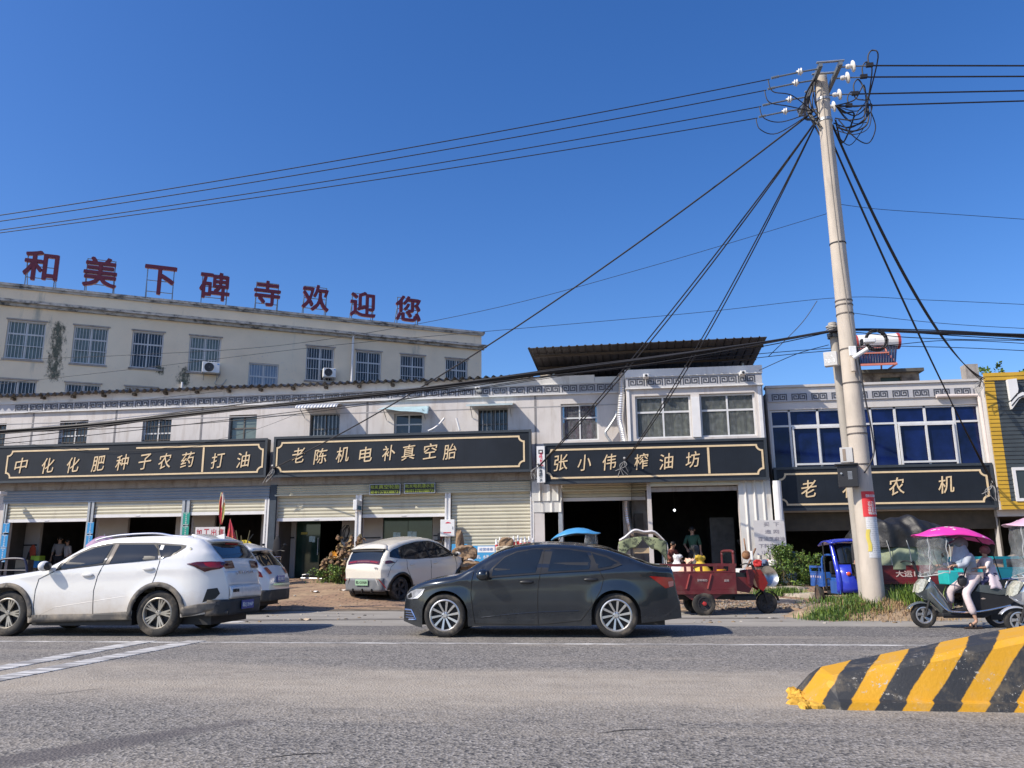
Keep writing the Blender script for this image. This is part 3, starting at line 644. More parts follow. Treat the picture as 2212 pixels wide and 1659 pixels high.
# hut on the roof
yh=30.0; hx0=at_y(1862,815,yh).x; hx1=at_y(1986,815,yh).x; hz1=at_y(1920,806,yh).z
B=MB(); hw=(at_y(1902,820,yh).x,at_y(1948,820,yh).x,6.3,at_y(1925,814,yh).z)
wall_holes(B,hx0,hx1,6.35,hz1,yh,yh+.2,[hw]); B.box(hx0,yh+.2,6.35,hx0+.2,yh+2.6,hz1); B.box(hx1-.2,yh+.2,6.35,hx1,yh+2.6,hz1); B.build('roof_hut_wall',mat('stained_render',(.26,.21,.16),.9,var=.2,stain=(.10,.08,.065),stain_lo=.45,stain_hi=.62,stain_scale=2.5),RB)
B=MB(); B.box(hx0-.15,yh-.2,hz1+.003,hx1+.12,yh+2.8,hz1+.12); B.build('roof_hut_slab',mat('black_stained_slab',(.09,.085,.075),.9,var=.3),RB)
B=MB(); B.box(hw[0],yh+.12,hw[2],hw[1],yh+.14,hw[3]); B.build('roof_hut_pane',mat('dark_green_mesh',(.03,.055,.05),.6),RB)
# solar water heater on the hut
sy=30.6; ta=at_y(1850,741,sy); tb=at_y(1935,737,sy)
SW=thing('solar_water_heater','rooftop solar water heater with white tank and red frame over dark tubes','water heater',((ta.x+tb.x)/2,sy,hz1+.12),world=True)
B=MB(); B.tube([ta,tb],.30,n=20); B.build('tank',mat('cream_enamel',(.74,.72,.68),.3,var=.03),SW)
B=MB(); d=(tb-ta).normalized(); B.tube([ta-d*.10,ta-d*.003],.31,n=20); B.tube([tb+d*.003,tb+d*.10],.31,n=20); B.build('end_cap',mat('red_cap',(.42,.05,.04),.4),SW)
fa=at_y(1858,799,29.2); fb=at_y(1938,796,29.2)
B=MB(); M_TUBE=mat('vacuum_tube',(.015,.02,.045),.12)
n=14
for k in range(n):
    u=(k+.5)/n; B.tube([ta.lerp(tb,u)+Vector((0,-.1,-.2)),Vector((fa.x,29.25,hz1+.2)).lerp(Vector((fb.x,29.25,hz1+.2)),u)],.045,n=8)
B.build('vacuum_tube',M_TUBE,SW)
B=MB(); zb=hz1+.14
for x in(fa.x,fb.x): 
    B.bar((x,29.2,zb),(x+.0,sy-.2,ta.z-.25),.06); B.bar((x,sy+.3,zb),(x,sy,ta.z-.2),.05); B.bar((x,29.2,zb+.02),(x,sy+.3,zb+.02),.05)
B.bar((fa.x,29.2,zb+.02),(fb.x,29.2,zb+.02),.07); B.bar((fa.x,29.85,(zb+ta.z)/2),(fb.x,29.85,(zb+ta.z)/2),.05); B.bar((fa.x,sy-.25,ta.z-.3),(fb.x,sy-.25,ta.z-.3),.06); B.bar((fa.x,29.3,zb),(fa.x+.7,sy-.3,ta.z-.35),.05)
B.build('frame',mat('salmon_red_frame',(.60,.20,.14),.5,var=.1),SW)
# ================================================================ yellow and black building at the right edge
Y5=25.9
YB=thing('shop_building','dark board clad building framed in yellow boards at the right edge','shop building',(15.5,Y5,.3),world=True)
a=at_y(2122,806,Y5); b=at_y(2164,1101,Y5); bx=(a.x+b.x)/2; ztop=a.z; zbot=b.z
M_YEL=mat('yellow_board',(.50,.30,.025),.5,var=.08,vscale=3); M_DKB=mat('charcoal_board',(.045,.055,.06),.55,var=.15,vscale=3)
def boards(B,x0,x1,z0,z1,y,pitch=.125):
    z=z0
    while z<z1-.01:
        zt=min(z1,z+pitch); B.add([(x0,y-.020,z+.004),(x1,y-.020,z+.004),(x1,y-.004,zt-.006),(x0,y-.004,zt-.006),(x0,y+.02,z+.004),(x1,y+.02,z+.004),(x0,y+.02,zt-.006),(x1,y+.02,zt-.006)],[(0,1,2,3),(4,5,1,0)[::1],(3,2,7,6),(4,0,3,6),(1,5,7,2)]); z=zt
B=MB(); boards(B,bx,bx+.30,zbot+.25,ztop-.26,Y5); boards(B,bx,bx+9,ztop-.25,ztop,Y5-.02); boards(B,bx,bx+9,zbot,zbot+.25,Y5-.02); B.build('yellow_trim',M_YEL,YB)
B=MB(); boards(B,bx+.305,bx+9,zbot+.25,ztop-.26,Y5); B.build('board_cladding',M_DKB,YB)
B=MB(); B.box(bx-.018,Y5+.03,zbot,bx+9,Y5+.25,ztop-.1); B.box(bx-.018,Y5+.26,2.3,bx+9,Y5+8,2.5); B.box(bx-.018,Y5+8.01,-.1,bx+9,Y5+8.2,ztop-.1); B.build('wall',M_PLAST2,YB)
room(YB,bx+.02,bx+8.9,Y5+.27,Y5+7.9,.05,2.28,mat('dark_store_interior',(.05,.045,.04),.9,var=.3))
p0=at_y(2184,1010,Y5); p1=at_y(2260,1082,Y5); window(YB,p0.x,p1.x,p1.z,p0.z,Y5-.06,M_RAILW,M_PANE,2,(.0,),fw=.09)
# white emblem letters, cut at the frame edge in the photo
B=MB()
e=lambda zx,zy:xz(1604+zx/3.636,691.4+zy/3.636,Y5-.1)
B.poly([e(2075,470),e(2145,462),e(2160,545),e(2150,600),e(2100,632)][::-1],Y5-.16,Y5-.03)
B.poly([e(2098,650),e(2150,590),e(2190,568),e(2230,575),e(2300,600),e(2300,640),e(2225,612),e(2195,606),e(2165,625),e(2112,700)][::-1],Y5-.16,Y5-.03)
B.poly([e(2112,690),e(2165,632),e(2195,612),e(2260,660),e(2330,720),e(2280,690),e(2200,640),e(2160,690)][::-1],Y5-.158,Y5-.032) if False else None
B.build('emblem',M_WHITEBOX,YB)
B=MB(); M_=M_BLACK; B.strip([e(2098,642),e(2150,582),e(2192,556),e(2235,566),e(2300,592)],.04,Y5-.165,Y5-.161); B.strip([e(2108,676),e(2160,615),e(2196,598),e(2232,606),e(2300,630)],.035,Y5-.166,Y5-.1605); B.build('emblem_line',M_BLACK,YB)
# ================================================================ four storey building behind, turned away
BA=R(29.5); bdir=Vector((math.cos(BA),math.sin(BA),0)); bnor=Vector((math.sin(BA),-math.cos(BA),0)); BO=Vector((-20,36,0))
def bb(px,py,off=0.0):
    d=ray(px,py); P=BO+bnor*off; t=((P-C_O).dot(bnor))/d.dot(bnor); p=C_O+d*t; return ((p-BO).dot(bdir),p.z)
BB=thing('apartment_building','weathered beige four storey building with barred windows behind the shops','apartment building',(BO.x,BO.y,0),BA)
uend=bb(1040,718)[0]; u0=bb(0,612)[0]-9; ZR=13.8; ZC=12.98
def weather(nt,v,out,b):
    s=noise(nt,v,.55,6,.7,(1.4,1,.25)); out=mix_col(nt,ramp(nt,s,.60,.72),out,(.42,.40,.33))
    s2=noise(nt,v,7,5,.7,(1,1,1)); s3=noise(nt,v,.5,3,.5); f=nt.nodes.new('ShaderNodeMath'); f.operation='MULTIPLY'; nt.links.new(ramp(nt,s2,.60,.64),f.inputs[0]); nt.links.new(ramp(nt,s3,.45,.6),f.inputs[1])
    out=mix_col(nt,f.outputs[0],out,(.55,.50,.44)); g=noise(nt,v,.16,2,.5); return mix_col(nt,ramp(nt,g,.45,.62),out,mix_col(nt,.5,out,(.78,.70,.54)))
M_BEIGE=mat('weathered_beige_render',(.80,.66,.48),.9,var=.06,vscale=1.2,bump=.15,bscale=30,extra=weather)
M_LICH=mat('blackened_cornice',(.42,.40,.37),.95,var=.2,vscale=4,stain=(.05,.055,.06),stain_lo=.48,stain_hi=.66,stain_scale=3.2,stain_stretch=(.8,1,2.0),bump=.5,bscale=14)
bw=[]
for (xa,xb,ya,yb) in [(13,98,688,758),(157,233,701,770),(284,353,711.5,780),(408,477,723,788),(661,722,746,805),(768,824,756,816),(864.5,918,765,824),(962,1011,774,832)]:
    bw.append((bb(xa,(ya+yb)/2)[0],bb(xb,(ya+yb)/2)[0]))
zt=12.10; zl=10.28
hl=[(a,b,zl,zt) for a,b in bw]
st=(bb(537,800)[0],bb(602,800)[0],bb(570,843)[1]-.6,bb(570,785)[1]); hl.append(st)
low=[(a-.1,b-.1,7.2,min(9.6,bb(px_,py_)[1])) for (a,b),px_,py_ in zip(bw[:4],(42,183,309,440),(821,829,837,846))]; hl+=low
B=MB(); wall_holes(B,u0,uend,0,ZR-.12,0,.25,hl); B.build('wall',M_BEIGE,BB)
B=MB(); B.box(uend-.25,.26,0,uend,11,ZR-.12); B.box(u0,11.01,0,uend,11.2,ZR-.12); B.box(u0,.26,12.6,uend-.26,11,12.8); B.build('side_wall',M_BEIGE,BB)
B=MB(); B.box(u0-.1,-.16,ZR-.118,uend+.16,.4,ZR); B.box(u0-.1,-.10,ZR-.22,uend+.10,-.003,ZR-.121); B.build('parapet_cap',M_LICH,BB)
B=MB(); B.box(u0-.1,-.30,ZC-.10,uend+.25,-.003,ZC+.03); B.box(u0-.1,-.16,ZC-.24,uend+.12,-.003,ZC-.103); B.build('cornice',M_LICH,BB)
for k,h in enumerate(hl):
    iss=(k==8)
    f=window(BB,h[0]+.003,h[1]-.003,h[2]+.003,h[3]-.003,.10,M_FRAMEW,M_PANES if iss else (M_PANEG if k in(0,1,3) else M_PANE),2,(.66,),bars=1,fw=.07,rec=.16,barm=M_FRAMEW)
    if not iss:
        B=MB(); B.box(h[0]-.06,-.05,h[2]-.09,h[1]+.06,-.003,h[2]-.003); B.box(h[0]-.06,-.04,h[3]+.003,h[1]+.06,-.003,h[3]+.07); B.build('sill',M_CONC,f)
# long black run-off stains: dirt with its own outline
def stain(px,pts,w,m):
    B=MB(); L=[];Cc=[];Rr=[]
    for i,(x,y) in enumerate(pts):
        u,z=bb(x,y); L.append((u-w/2,-.004,z)); Cc.append((u,-.004,z)); Rr.append((u+w/2,-.004,z))
    n=len(L); B.add(L+Cc+Rr,[(i,n+i,n+i+1,i+1) for i in range(n-1)]+[(n+i,2*n+i,2*n+i+1,n+i+1) for i in range(n-1)])
    o=B.build('mould_stain',m,BB); at=o.data.attributes.new('edge','FLOAT','POINT'); at.data.foreach_set('value',[0.0]*n+[0.15]+[1.0]*(n-2)+[0.15]+[0.0]*n); return o
M_MOSS=patchy('black_mould',(.11,.12,.09))
stain(1,[(129,692),(128,705),(125,722),(124,740),(121,758),(120,775),(118,795),(115,815),(112,828)],.95,M_MOSS)
stain(2,[(402,790),(399,800),(398,812),(396,824),(394,838)],.9,M_MOSS)
stain(3,[(347,784),(346,795),(345,806),(343,815)],.6,M_MOSS)
u,z=bb(762,727); B=MB(); B.cyl((u,-.12,z),(u,-.12,6),.06,n=10); B.box(u-.1,-.2,z,u+.1,-.02,z+.22); B.build('drain_pipe',M_RAILW,BB)
u,z=bb(393,833); B=MB(); B.cyl((u,-.1,z+.15),(u,-.1,6),.05,n=10); B.build('drain_pipe',M_RAILW,BB)
# air conditioners
def ac(px0,px1,py0,py1,label):
    u0_,z1_=bb(px0,py0); u1_,z0_=bb(px1,py1); wv=u1_-u0_; hv=z1_-z0_
    o=thing('air_conditioner',label,'air conditioner',tuple(BO+bdir*((u0_+u1_)/2)+bnor*.0+Vector((0,0,z0_))),BA,'outdoor air conditioner units')
    B=MB(); B.box(-wv/2,-.45,0,wv/2,-.12,hv); B.build('casing',M_WHITEBOX,o,bevel=.02)
    Mx=Matrix.Translation((-wv*.10,-.455,hv*.5))@Matrix.Rotation(R(90),4,'X'); B=MB(); B.lathe([(0,.0),(hv*.40,.0),(hv*.43,.012),(hv*.43,-.002)],Mx,24); g=B.build('fan_grille',M_BLACK,o)
    B=MB()
    for k in range(5): B.lathe([(hv*(.10+.07*k),.016),(hv*(.115+.07*k),.016)],Mx,24)
    B.lathe([(0,.02),(hv*.07,.02)],Mx,16); B.build('grille_ring',mat('dark_grey_grille',(.10,.10,.11),.5),g)
    B=MB(); B.box(wv*.34,-.456,hv*.80,wv*.46,-.452,hv*.90); B.build('badge',mat('badge_blue',(.03,.20,.55),.5),o)
    B=MB()
    for x in(-wv*.4,wv*.35): B.box(x,-.42,-.05,x+.04,-.0,-.003); B.bar((x+.02,-.38,-.05),(x+.02,-.02,-.32),.03)
    B.build('bracket',M_STEEL,o)
    B=MB(); B.tube(smooth_path([(wv*.5,-.2,hv*.4),(wv*.55,-.1,.0),(wv*.3,-.05,-.45),(wv*.7,-.05,-.5),(wv*.95,-.03,-.2)]),.02,n=6); B.build('hose',M_STEEL,o)
ac(437,473,785,810,'white air conditioner unit with black fan under the fourth barred window'); ac(696,722,798,819,'small white air conditioner unit at the corner of a barred window left of the drainpipe')
# ---------------------------------------------------------------- red letters on the roof
M_REDL=mat('dark_red_letter',(.13,.012,.03),.5,var=.1); M_LFR=mat('letter_frame_steel',(.20,.26,.33),.6,.4)
chars=[('和',89,575,62),('美',217,589,62),('下',346,606,60),('碑',464,619,58),('寺',577.5,634.5,52),('欢',681.5,644,54),('迎',784,658,52),('您',881.5,667.5,52)]
for ch,px,py,h in chars:
    u,z=bb(px,py,-.3); _,za=bb(px,py-h/2,-.3); _,zb=bb(px,py+h/2,-.3); H=za-zb; zc=max(.0,z-ZR)
    o=thing('rooftop_letter','dark red character '+ch+' on a thin steel frame along the roof edge','letter sign',tuple(BO+bdir*u-bnor*.3+Vector((0,0,ZR))),BA,'red rooftop characters')
    B=MB(); put_text(B,ch,0,zc,H,-.10,.16,w=H*.98,bold=.022); B.build('letter',M_REDL,o)
    B=MB(); wv=H*.42
    for x in(-wv,wv): B.bar((x,.12,.0),(x,.12,zc+H*.48),.045); B.bar((x,.9,.0),(x,.13,zc+H*.1),.035)
    for zz in(zc-H*.4,zc,zc+H*.47): B.bar((-wv,.13,zz),(wv,.13,zz),.035)
    B.build('support_frame',M_LFR,o)
# ---------------------------------------------------------------- shop signs
def seams(nt,v,out,b):
    sp=nt.nodes.new('ShaderNodeSeparateXYZ'); nt.links.new(v,sp.inputs[0]); m=nt.nodes.new('ShaderNodeMath'); m.operation='PINGPONG'; m.inputs[1].default_value=.19; nt.links.new(sp.outputs[0],m.inputs[0])
    out=mix_col(nt,ramp(nt,m.outputs[0],.006,.0),out,(.008,.01,.013)); return out
M_SIGN=mat('navy_sign_panel',(.013,.017,.024),.5,var=.22,vscale=1.1,extra=seams,bump=.06,bscale=3,spec=.3)
M_SIGNE=mat('dark_sign_edge',(.035,.042,.05),.45,var=.15)
M_GOLD=mat('gold_lettering',(.70,.54,.33),.45,var=.08,vscale=6)
brush=lambda a,b:(a+.10*b,b+.13*a)
def sign(label,px,Y,letters,csize,border,dividers=(),back=None,gap=None):
    (xl,xr,yt,yb)=px
    a=at_y(xl,(yt+yb)/2,Y); b=at_y(xr,(yt+yb)/2,Y); zt=at_y((xl+xr)/2,yt,Y).z; zb=at_y((xl+xr)/2,yb,Y).z
    o=thing('shop_sign',label,'shop sign',((a.x+b.x)/2,Y,zb),group='dark shop signs with gold lettering',world=True)
    B=MB(); B.box(a.x,Y,zb,b.x,Y+(back or .30),zt); B.build('sign_panel',M_SIGN,o)
    B=MB(); e=.06
    B.box(a.x-.02,Y-.03,zt-e,b.x+.02,Y-.003,zt+.02); B.box(a.x-.02,Y-.03,zb-.02,b.x+.02,Y-.003,zb+e); B.box(a.x-.02,Y-.03,zb+e,a.x+e,Y-.003,zt-e); B.box(b.x-e,Y-.03,zb+e,b.x+.02,Y-.003,zt-e); B.build('sign_edge',M_SIGNE,o)
    # gold border with scooped corners
    B=MB()
    for (bl,br) in border:
        x0=at_y(bl,(yt+yb)/2,Y).x; x1=at_y(br,(yt+yb)/2,Y).x; z1=zt-.20; z0=zb+.17; r=.17
        def arc(cx,cz,a0,a1): return [(cx+r*math.cos(R(a0+(a1-a0)*k/6)),cz+r*math.sin(R(a0+(a1-a0)*k/6))) for k in range(7)]
        pts=arc(x0,z0,90,0)+arc(x1,z0,180,90)+arc(x1,z1,270,180)+arc(x0,z1,360,270)
        if gap:
            g0=at_y(gap[0],(yt+yb)/2,Y).x; g1=at_y(gap[1],(yt+yb)/2,Y).x
            k=len(pts)-7; pts2=[(g0,z1)]+pts[k:]+pts[:k]+[(g1,z1)]
            pts2=[(g0,z1)]+pts[k:]+pts[:7]+pts[7:k]+[(g1,z1)]
            B.strip(pts2,.056,Y-.014,Y-.002)
        else: B.strip(pts,.056,Y-.014,Y-.002,closed=True)
    for d in dividers:
        x=at_y(d,(yt+yb)/2,Y).x; B.box(x-.033,Y-.014,zb+.21,x+.033,Y-.002,zt-.24)
    B.build('gold_border',M_GOLD,o)
    B=MB()
    for ch,x,y in letters:
        p=at_y(x,y,Y); h=csize*(p-C_O).dot(C_F)/FPX; put_text(B,ch,p.x,p.z,h,Y-.022,.02,w=h*.86,bold=.004,warp=brush)
    B.build('lettering',M_GOLD,o); return o
z3=lambda x,y:(x/3.636,829.6+y/3.636)
zB=lambda x,y:(497.8+x/3.636,608.4+y/3.636)
zD=lambda x,y:(1050.9+x/3.636,691.4+y/3.636)
zE=lambda x,y:(1604+x/3.636,691.4+y/3.636)
def L(s,pts,f): return [(c,*f(*p)) for c,p in zip(s,pts)]
def sign1():
    o=sign('long dark sign of the fertiliser and seed shop, ending in two characters behind a divider',(-110,575,957.5,1037.5),25.96,L('中化化肥种子农药打油',[(168,640),(378,640),(575,635),(775,625),(962,615),(1140,610),(1297,605),(1475,595),(1712,600),(1912,595)],z3),33,[(16,567)],(438.5,),gap=(233,292)); return o
sign1()
sign('long dark tyre repair sign with eight gold characters and an empty right end',(592,1147,937,1024),25.96,L('老陈机电补真空胎',[(535,1365),(710,1370),(883,1357),(1065,1357),(1245,1345),(1400,1340),(1570,1330),(1725,1335)],zB),33,[(598.5,1132)])
YS3=25.42
sign('dark oil press sign with six gold characters and an empty panel at its right end',(1176,1657,953,1040),YS3,L('张小伟榨油坊',[(585,1120),(770,1120),(965,1115),(1215,1110),(1412,1110),(1620,1095)],zD),34,[(1180,1648)],(1531,),back=.27)
sign('lowest dark sign with widely spaced gold characters, crossed by the concrete pole',(1675,2148,1006,1099),26.0,L('老祁农机',[(520,1325),(845,1325),(1210,1305),(1600,1290)],zE),37,[(1686,2134)],back=.28)
# the part of the oil press front that carries its sign forward of the older wall
B=MB(); a=at_y(1178,1000,YS3); mx=m0-.01
# box canopy behind the left half of the sign
zb3=at_y(1400,1040,YS3).z; zt3=at_y(1400,953,YS3).z
B.box(a.x+.03,YS3+.275,zb3+.03,mx,YF-.11,zb3+.12); B.box(a.x+.03,YS3+.275,zt3-.12,mx,YF-.01,zt3-.03); B.build('sign_bracket_ledge',M_CONC,LB)
# white vertical switch shop sign
p0=at_y(1159,964,YS3-.12); p1=at_y(1177.5,1042,YS3-.12)
V=thing('shop_sign','narrow white vertical sign with red and black lettering beside the oil press sign','shop sign',((p0.x+p1.x)/2,YS3-.12,p1.z),world=True)
ys=YS3-.12
B=MB(); B.box(p0.x,ys,p1.z,p1.x,ys+.08,p0.z); B.build('sign_panel',M_WHITEBOX,V)
cx=(p0.x+p1.x)/2; H=p0.z-p1.z
B=MB(); Mr=Matrix.Translation((cx+.015,ys-.006,p0.z-H*.36))@Matrix.Rotation(R(90),4,'Y'); put_text(B,'legrand',0,0,.14,0,.005,w=H*.36,bold=.02,M=Mr); B.build('red_lettering',mat('red_sign_ink',(.62,.01,.06),.5),V)
B=MB(); s=.055; B.strip([(cx-s,p0.z-.13),(cx+s,p0.z-.13),(cx+s,p0.z-.23),(cx-s,p0.z-.23)],.03,ys-.006,ys-.001,closed=True)
for k,ch in enumerate('罗格朗开关'): put_text(B,ch,cx,p0.z-H*(.60+.085*k),.095,ys-.006,.005,bold=.012)
B.build('black_lettering',M_BLACK,V)
# two small lamp boards above the middle shutter
yb_=YF-.235
for lab,(x0,x1,y0,y1),rows in[('left black board with yellow green lettering about vacuum tyres above the shutter',(797.5,866,1044,1070),('批发真空轮胎','修补13783388731')),('right black board with yellow green lettering about water pumps above the shutter',(872.5,941,1042,1067),('批发电机潜水泵','维修13783388731'))]:
    a=at_y(x0,y1,yb_); b=at_y(x1,y0,yb_); o=thing('lettered_board',lab,'sign board',((a.x+b.x)/2,yb_,a.z),group='black lamp boards over the shutters',world=True)
    B=MB(); B.box(a.x,yb_,a.z,b.x,yb_+.05,b.z); B.build('board_panel',mat('black_board',(.012,.013,.012),.5,var=.3),o)
    B=MB(); h=b.z-a.z; w_=b.x-a.x
    for k,t in enumerate(rows): 
        put_text(B,t[:2],a.x+w_*.16,b.z-h*(.28+.44*k),h*.30,yb_-.008,.007,w=w_*.24,bold=.015); put_text(B,t[2:],a.x+w_*.63,b.z-h*(.28+.44*k),h*(.36 if k==0 else .27),yb_-.008,.007,w=w_*.66,bold=.015)
    B.build('lettering',mat('yellow_green_ink',(.40,.48,.06),.5),o)
    B=MB(); B.strip([(a.x+.02,a.z+.02),(b.x-.02,a.z+.02),(b.x-.02,b.z-.02),(a.x+.02,b.z-.02)],.02,yb_-.01,yb_-.001,closed=True); B.build('board_edge',M_STEEL,o)
# vertical stickers on the shutter posts
def sticker(px,pyt,pyb,w,m,lab,Y=YF-.14):
    p=at_y(px,pyt,Y); q=at_y(px,pyb,Y); x=(p.x+q.x)/2; o=thing('post_sticker',lab,'sticker',(x,Y,q.z),group='vertical fertiliser stickers on the shutter posts',world=True)
    B=MB(); B.box(x-w/2,Y,q.z,x+w/2,Y+.012,p.z); B.build('sticker_sheet',m,o); h=p.z-q.z
    B=MB()
    for k,ch in enumerate('中化复合肥'): put_text(B,ch,x,p.z-h*(.17+.165*k),h*.125,Y-.004,.003,bold=.012)
    B.box(x-w*.36,Y-.004,q.z+h*.03,x+w*.36,Y-.001,q.z+h*.06); B.box(x-w*.36,Y-.004,p.z-h*.06,x+w*.36,Y-.001,p.z-h*.03); B.build('lettering',M_WHITEBOX,o)
M_STB=mat('sticker_blue',(.02,.24,.52),.5,var=.06); M_STG=mat('sticker_green',(.01,.27,.21),.5,var=.06)
for x,y0,y1,n in((13,1130,1151,'topmost'),(9,1155,1183,'middle'),(5,1184,1214,'lower')): sticker(x,y0,y1,.26,M_STB,'blue sticker with white characters, %s on the leftmost shutter post'%n)
sticker(195,1128,1153,.24,M_STB,'upper blue sticker with white characters on the post between two half open shutters'); sticker(192,1156,1182,.24,M_STB,'lower blue sticker with white characters on the post between two half open shutters')
sticker(402,1107,1134,.24,M_STG,'upper green sticker with white characters on a shutter post'); sticker(400,1137,1164,.24,M_STG,'lower green sticker with white characters on a shutter post')
# small hanging box sign and the white charger box on the posts
yq=YF-.55
a=at_y(762,1102,yq); b=at_y(779,1079,yq); o=thing('box_sign','small white box sign with a dark lower half sticking out from a shutter post','box sign',((a.x+b.x)/2,yq,a.z),world=True)
B=MB(); B.box(a.x,yq,a.z,a.x+.14,yq+.5,b.z); B.build('sign_case',M_WHITEBOX,o,bevel=.02)
B=MB(); B.box(a.x+.142,yq+.03,a.z+.02,a.x+.146,yq+.47,a.z+.16); B.build('blue_label',mat('label_blue',(.04,.14,.22),.5),o)
yq=YF-.30
a=at_y(951,1159,yq); b=at_y(982,1122,yq); o=thing('charger_box','white metal charger box with a small red car mark on a shutter post','electric box',((a.x+b.x)/2,yq,a.z),world=True)
B=MB(); B.box(a.x,yq,a.z,b.x,yq+.2,b.z); B.build('box_case',M_WHITEBOX,o,bevel=.012)
w_=b.x-a.x; h=b.z-a.z; B=MB(); 
cx=a.x+w_*.55; cz=b.z-h*.20
B.poly([(cx-.09,cz-.015),(cx+.09,cz-.015),(cx+.085,cz+.008),(cx+.05,cz+.012),(cx+.02,cz+.03),(cx-.04,cz+.03),(cx-.07,cz+.01),(cx-.09,cz+.008)],yq-.005,yq-.001)
for k in range(5): B.box(a.x+w_*.22+k*w_*.11,yq-.005,a.z+h*.19,a.x+w_*.31+k*w_*.11,yq-.001,a.z+h*.26)
B.build('red_mark',mat('red_mark',(.55,.02,.05),.5),o)
B=MB(); B.box(b.x-w_*.17,yq-.012,a.z+h*.42,b.x-w_*.12,yq-.001,a.z+h*.58); B.build('latch',M_STEEL,o)
B=MB(); B.tube(smooth_path([(a.x+w_*.2,yq+.1,a.z),(a.x+w_*.05,yq+.05,a.z-.4),(a.x+w_*.1,yq+.05,a.z-.8),(a.x+.5,yq-.3,.75)]),.018,n=6); B.build('cable',M_BLACK,o)
# white surveillance cameras on the friezes
for px,py,Y,lab in[(1395,816,25.6,'small white camera at the left end of the middle block frieze'),(1602,809.5,25.6,'small white camera at the right end of the middle block frieze'),(1035,843.5,26.4,'small white camera on the frieze of the long shop row'),(12,1067,26.1,'dome shaped grey camera at the left end of the blue grey shutter box')]:
    p=at_y(px,py,Y); o=thing('security_camera',lab,'camera',tuple(p),group='small cameras on the shop fronts')
    B=MB(); B.box(-.09,-.34,-.05,.09,-.02,.06); B.build('camera_body',M_WHITEBOX,o,bevel=.015); B=MB(); B.cyl((0,-.36,0),(0,-.342,0),.04,n=12); B.build('lens',M_BLACK,o); B=MB(); B.bar((0,-.1,.06),(0,.05,.12),.03); B.build('bracket',M_STEEL,o)
# silver flexible duct on the middle block and hoses on the wall
B=MB(); P=smooth_path([at_y(x,y,26.0) for x,y in[(1344,806),(1344,835),(1342,870),(1340,905),(1345,930),(1350,956)]],14); r=[.115+(.012 if i%2 else 0) for i in range(len(P))]
tag(B.tube(P,r,14) and B.build('flexible_duct',mat('foil_duct',(.66,.67,.68),.28,.85,var=.1)),'silver flexible duct running down beside the curtained block','duct')
B=MB(); B.tube(smooth_path([at_y(x,y,26.3) for x,y in[(1332,888),(1330,900),(1314,925),(1308,935),(1316,950),(1322,957)]],6),.045,8); tag(B.build('hose',M_STEEL),'bent grey hose on the wall beside the silver duct','hose')
for k,pts in enumerate([[(960,903),(950,915),(938,925),(925,931)],[(985.5,903),(989,915),(993,930)]]):
    B=MB(); B.tube(smooth_path([at_y(x,y,26.2) for x,y in pts],6),.035,8); tag(B.build('flag_pole_stub',M_RAILW),['white bent pipe stub leaning left on the wall above the tyre repair sign','white pipe stub leaning right on the wall above the tyre repair sign'][k],'pipe')
# ---------------------------------------------------------------- utility poles
M_POLE=mat('pole_concrete',(.50,.44,.37),.9,var=.08,vscale=2,stain=(.35,.31,.27),stain_lo=.52,stain_hi=.75,stain_scale=2.5,stain_stretch=(2,2,.35),bump=.15,bscale=30)
M_POLE2=mat('old_pole_concrete',(.36,.33,.29),.9,var=.12,vscale=2,bump=.2,bscale=30)
M_CABLE=mat('black_cable',(.012,.012,.016),.6,var=.2); M_CER=mat('white_ceramic',(.72,.70,.66),.25,var=.03); M_ANGLE=mat('galvanised_angle',(.20,.22,.23),.5,.5,var=.15)
PX,PY,PZ=4.85,16.66,.22
UP=thing('utility_pole','tall round concrete utility pole with crossarms standing in a grassy mound','utility pole',(PX,PY,PZ),world=True)
def pr(z): return .205-(z-PZ)*(.075/11.4)
B=MB(); B.tube([(PX,PY,z) for z in np.linspace(PZ-.4,11.62,14)],[pr(z) for z in np.linspace(PZ-.4,11.62,14)],28); B.build('pole_shaft',M_POLE,UP,smooth=True,flat_angle=50)
ZA=11.45
for x in(4.68,5.09):
    B=MB(); B.box(x-.04,15.98,ZA-.04,x+.04,18.0,ZA+.05); B.build('crossarm',M_ANGLE,UP)
B=MB()
for y in(16.0,16.42,17.1,17.9): B.box(4.60,y-.03,ZA+.053,5.17,y+.03,ZA+.075)
B.build('tie_plate',M_STEEL,UP)
for z in(11.0,10.5): 
    B=MB(); B.lathe([(pr(z)+.004,-.03),(pr(z)+.016,-.03),(pr(z)+.016,.03),(pr(z)+.004,.03)],Matrix.Translation((PX,PY,z)),24); B.build('pole_band',M_STEEL,UP)
for z in(7.62,6.35,6.25,6.05,5.3,4.6,3.7,3.55,2.95):
    B=MB(); B.lathe([(pr(z)+.002,-.012),(pr(z)+.012,-.012),(pr(z)+.012,.012),(pr(z)+.002,.012)],Matrix.Translation((PX,PY,z))@Matrix.Rotation(R(4*math.sin(z*7)),4,'X'),24); B.build('wire_band',M_CABLE if z>7 else mat('dull_wire',(.13,.11,.10),.6,.3),UP)
B=MB(); B.tube(smooth_path([(PX-.05,PY-.20,11.3),(PX-.06,PY-.215,9),(PX-.03,PY-.22,7),(PX+.04,PY-.23,5.2),(PX+.09,PY-.24,4.6)]),.012,6); B.build('down_cable',mat('grey_cable',(.20,.18,.16),.7),UP)
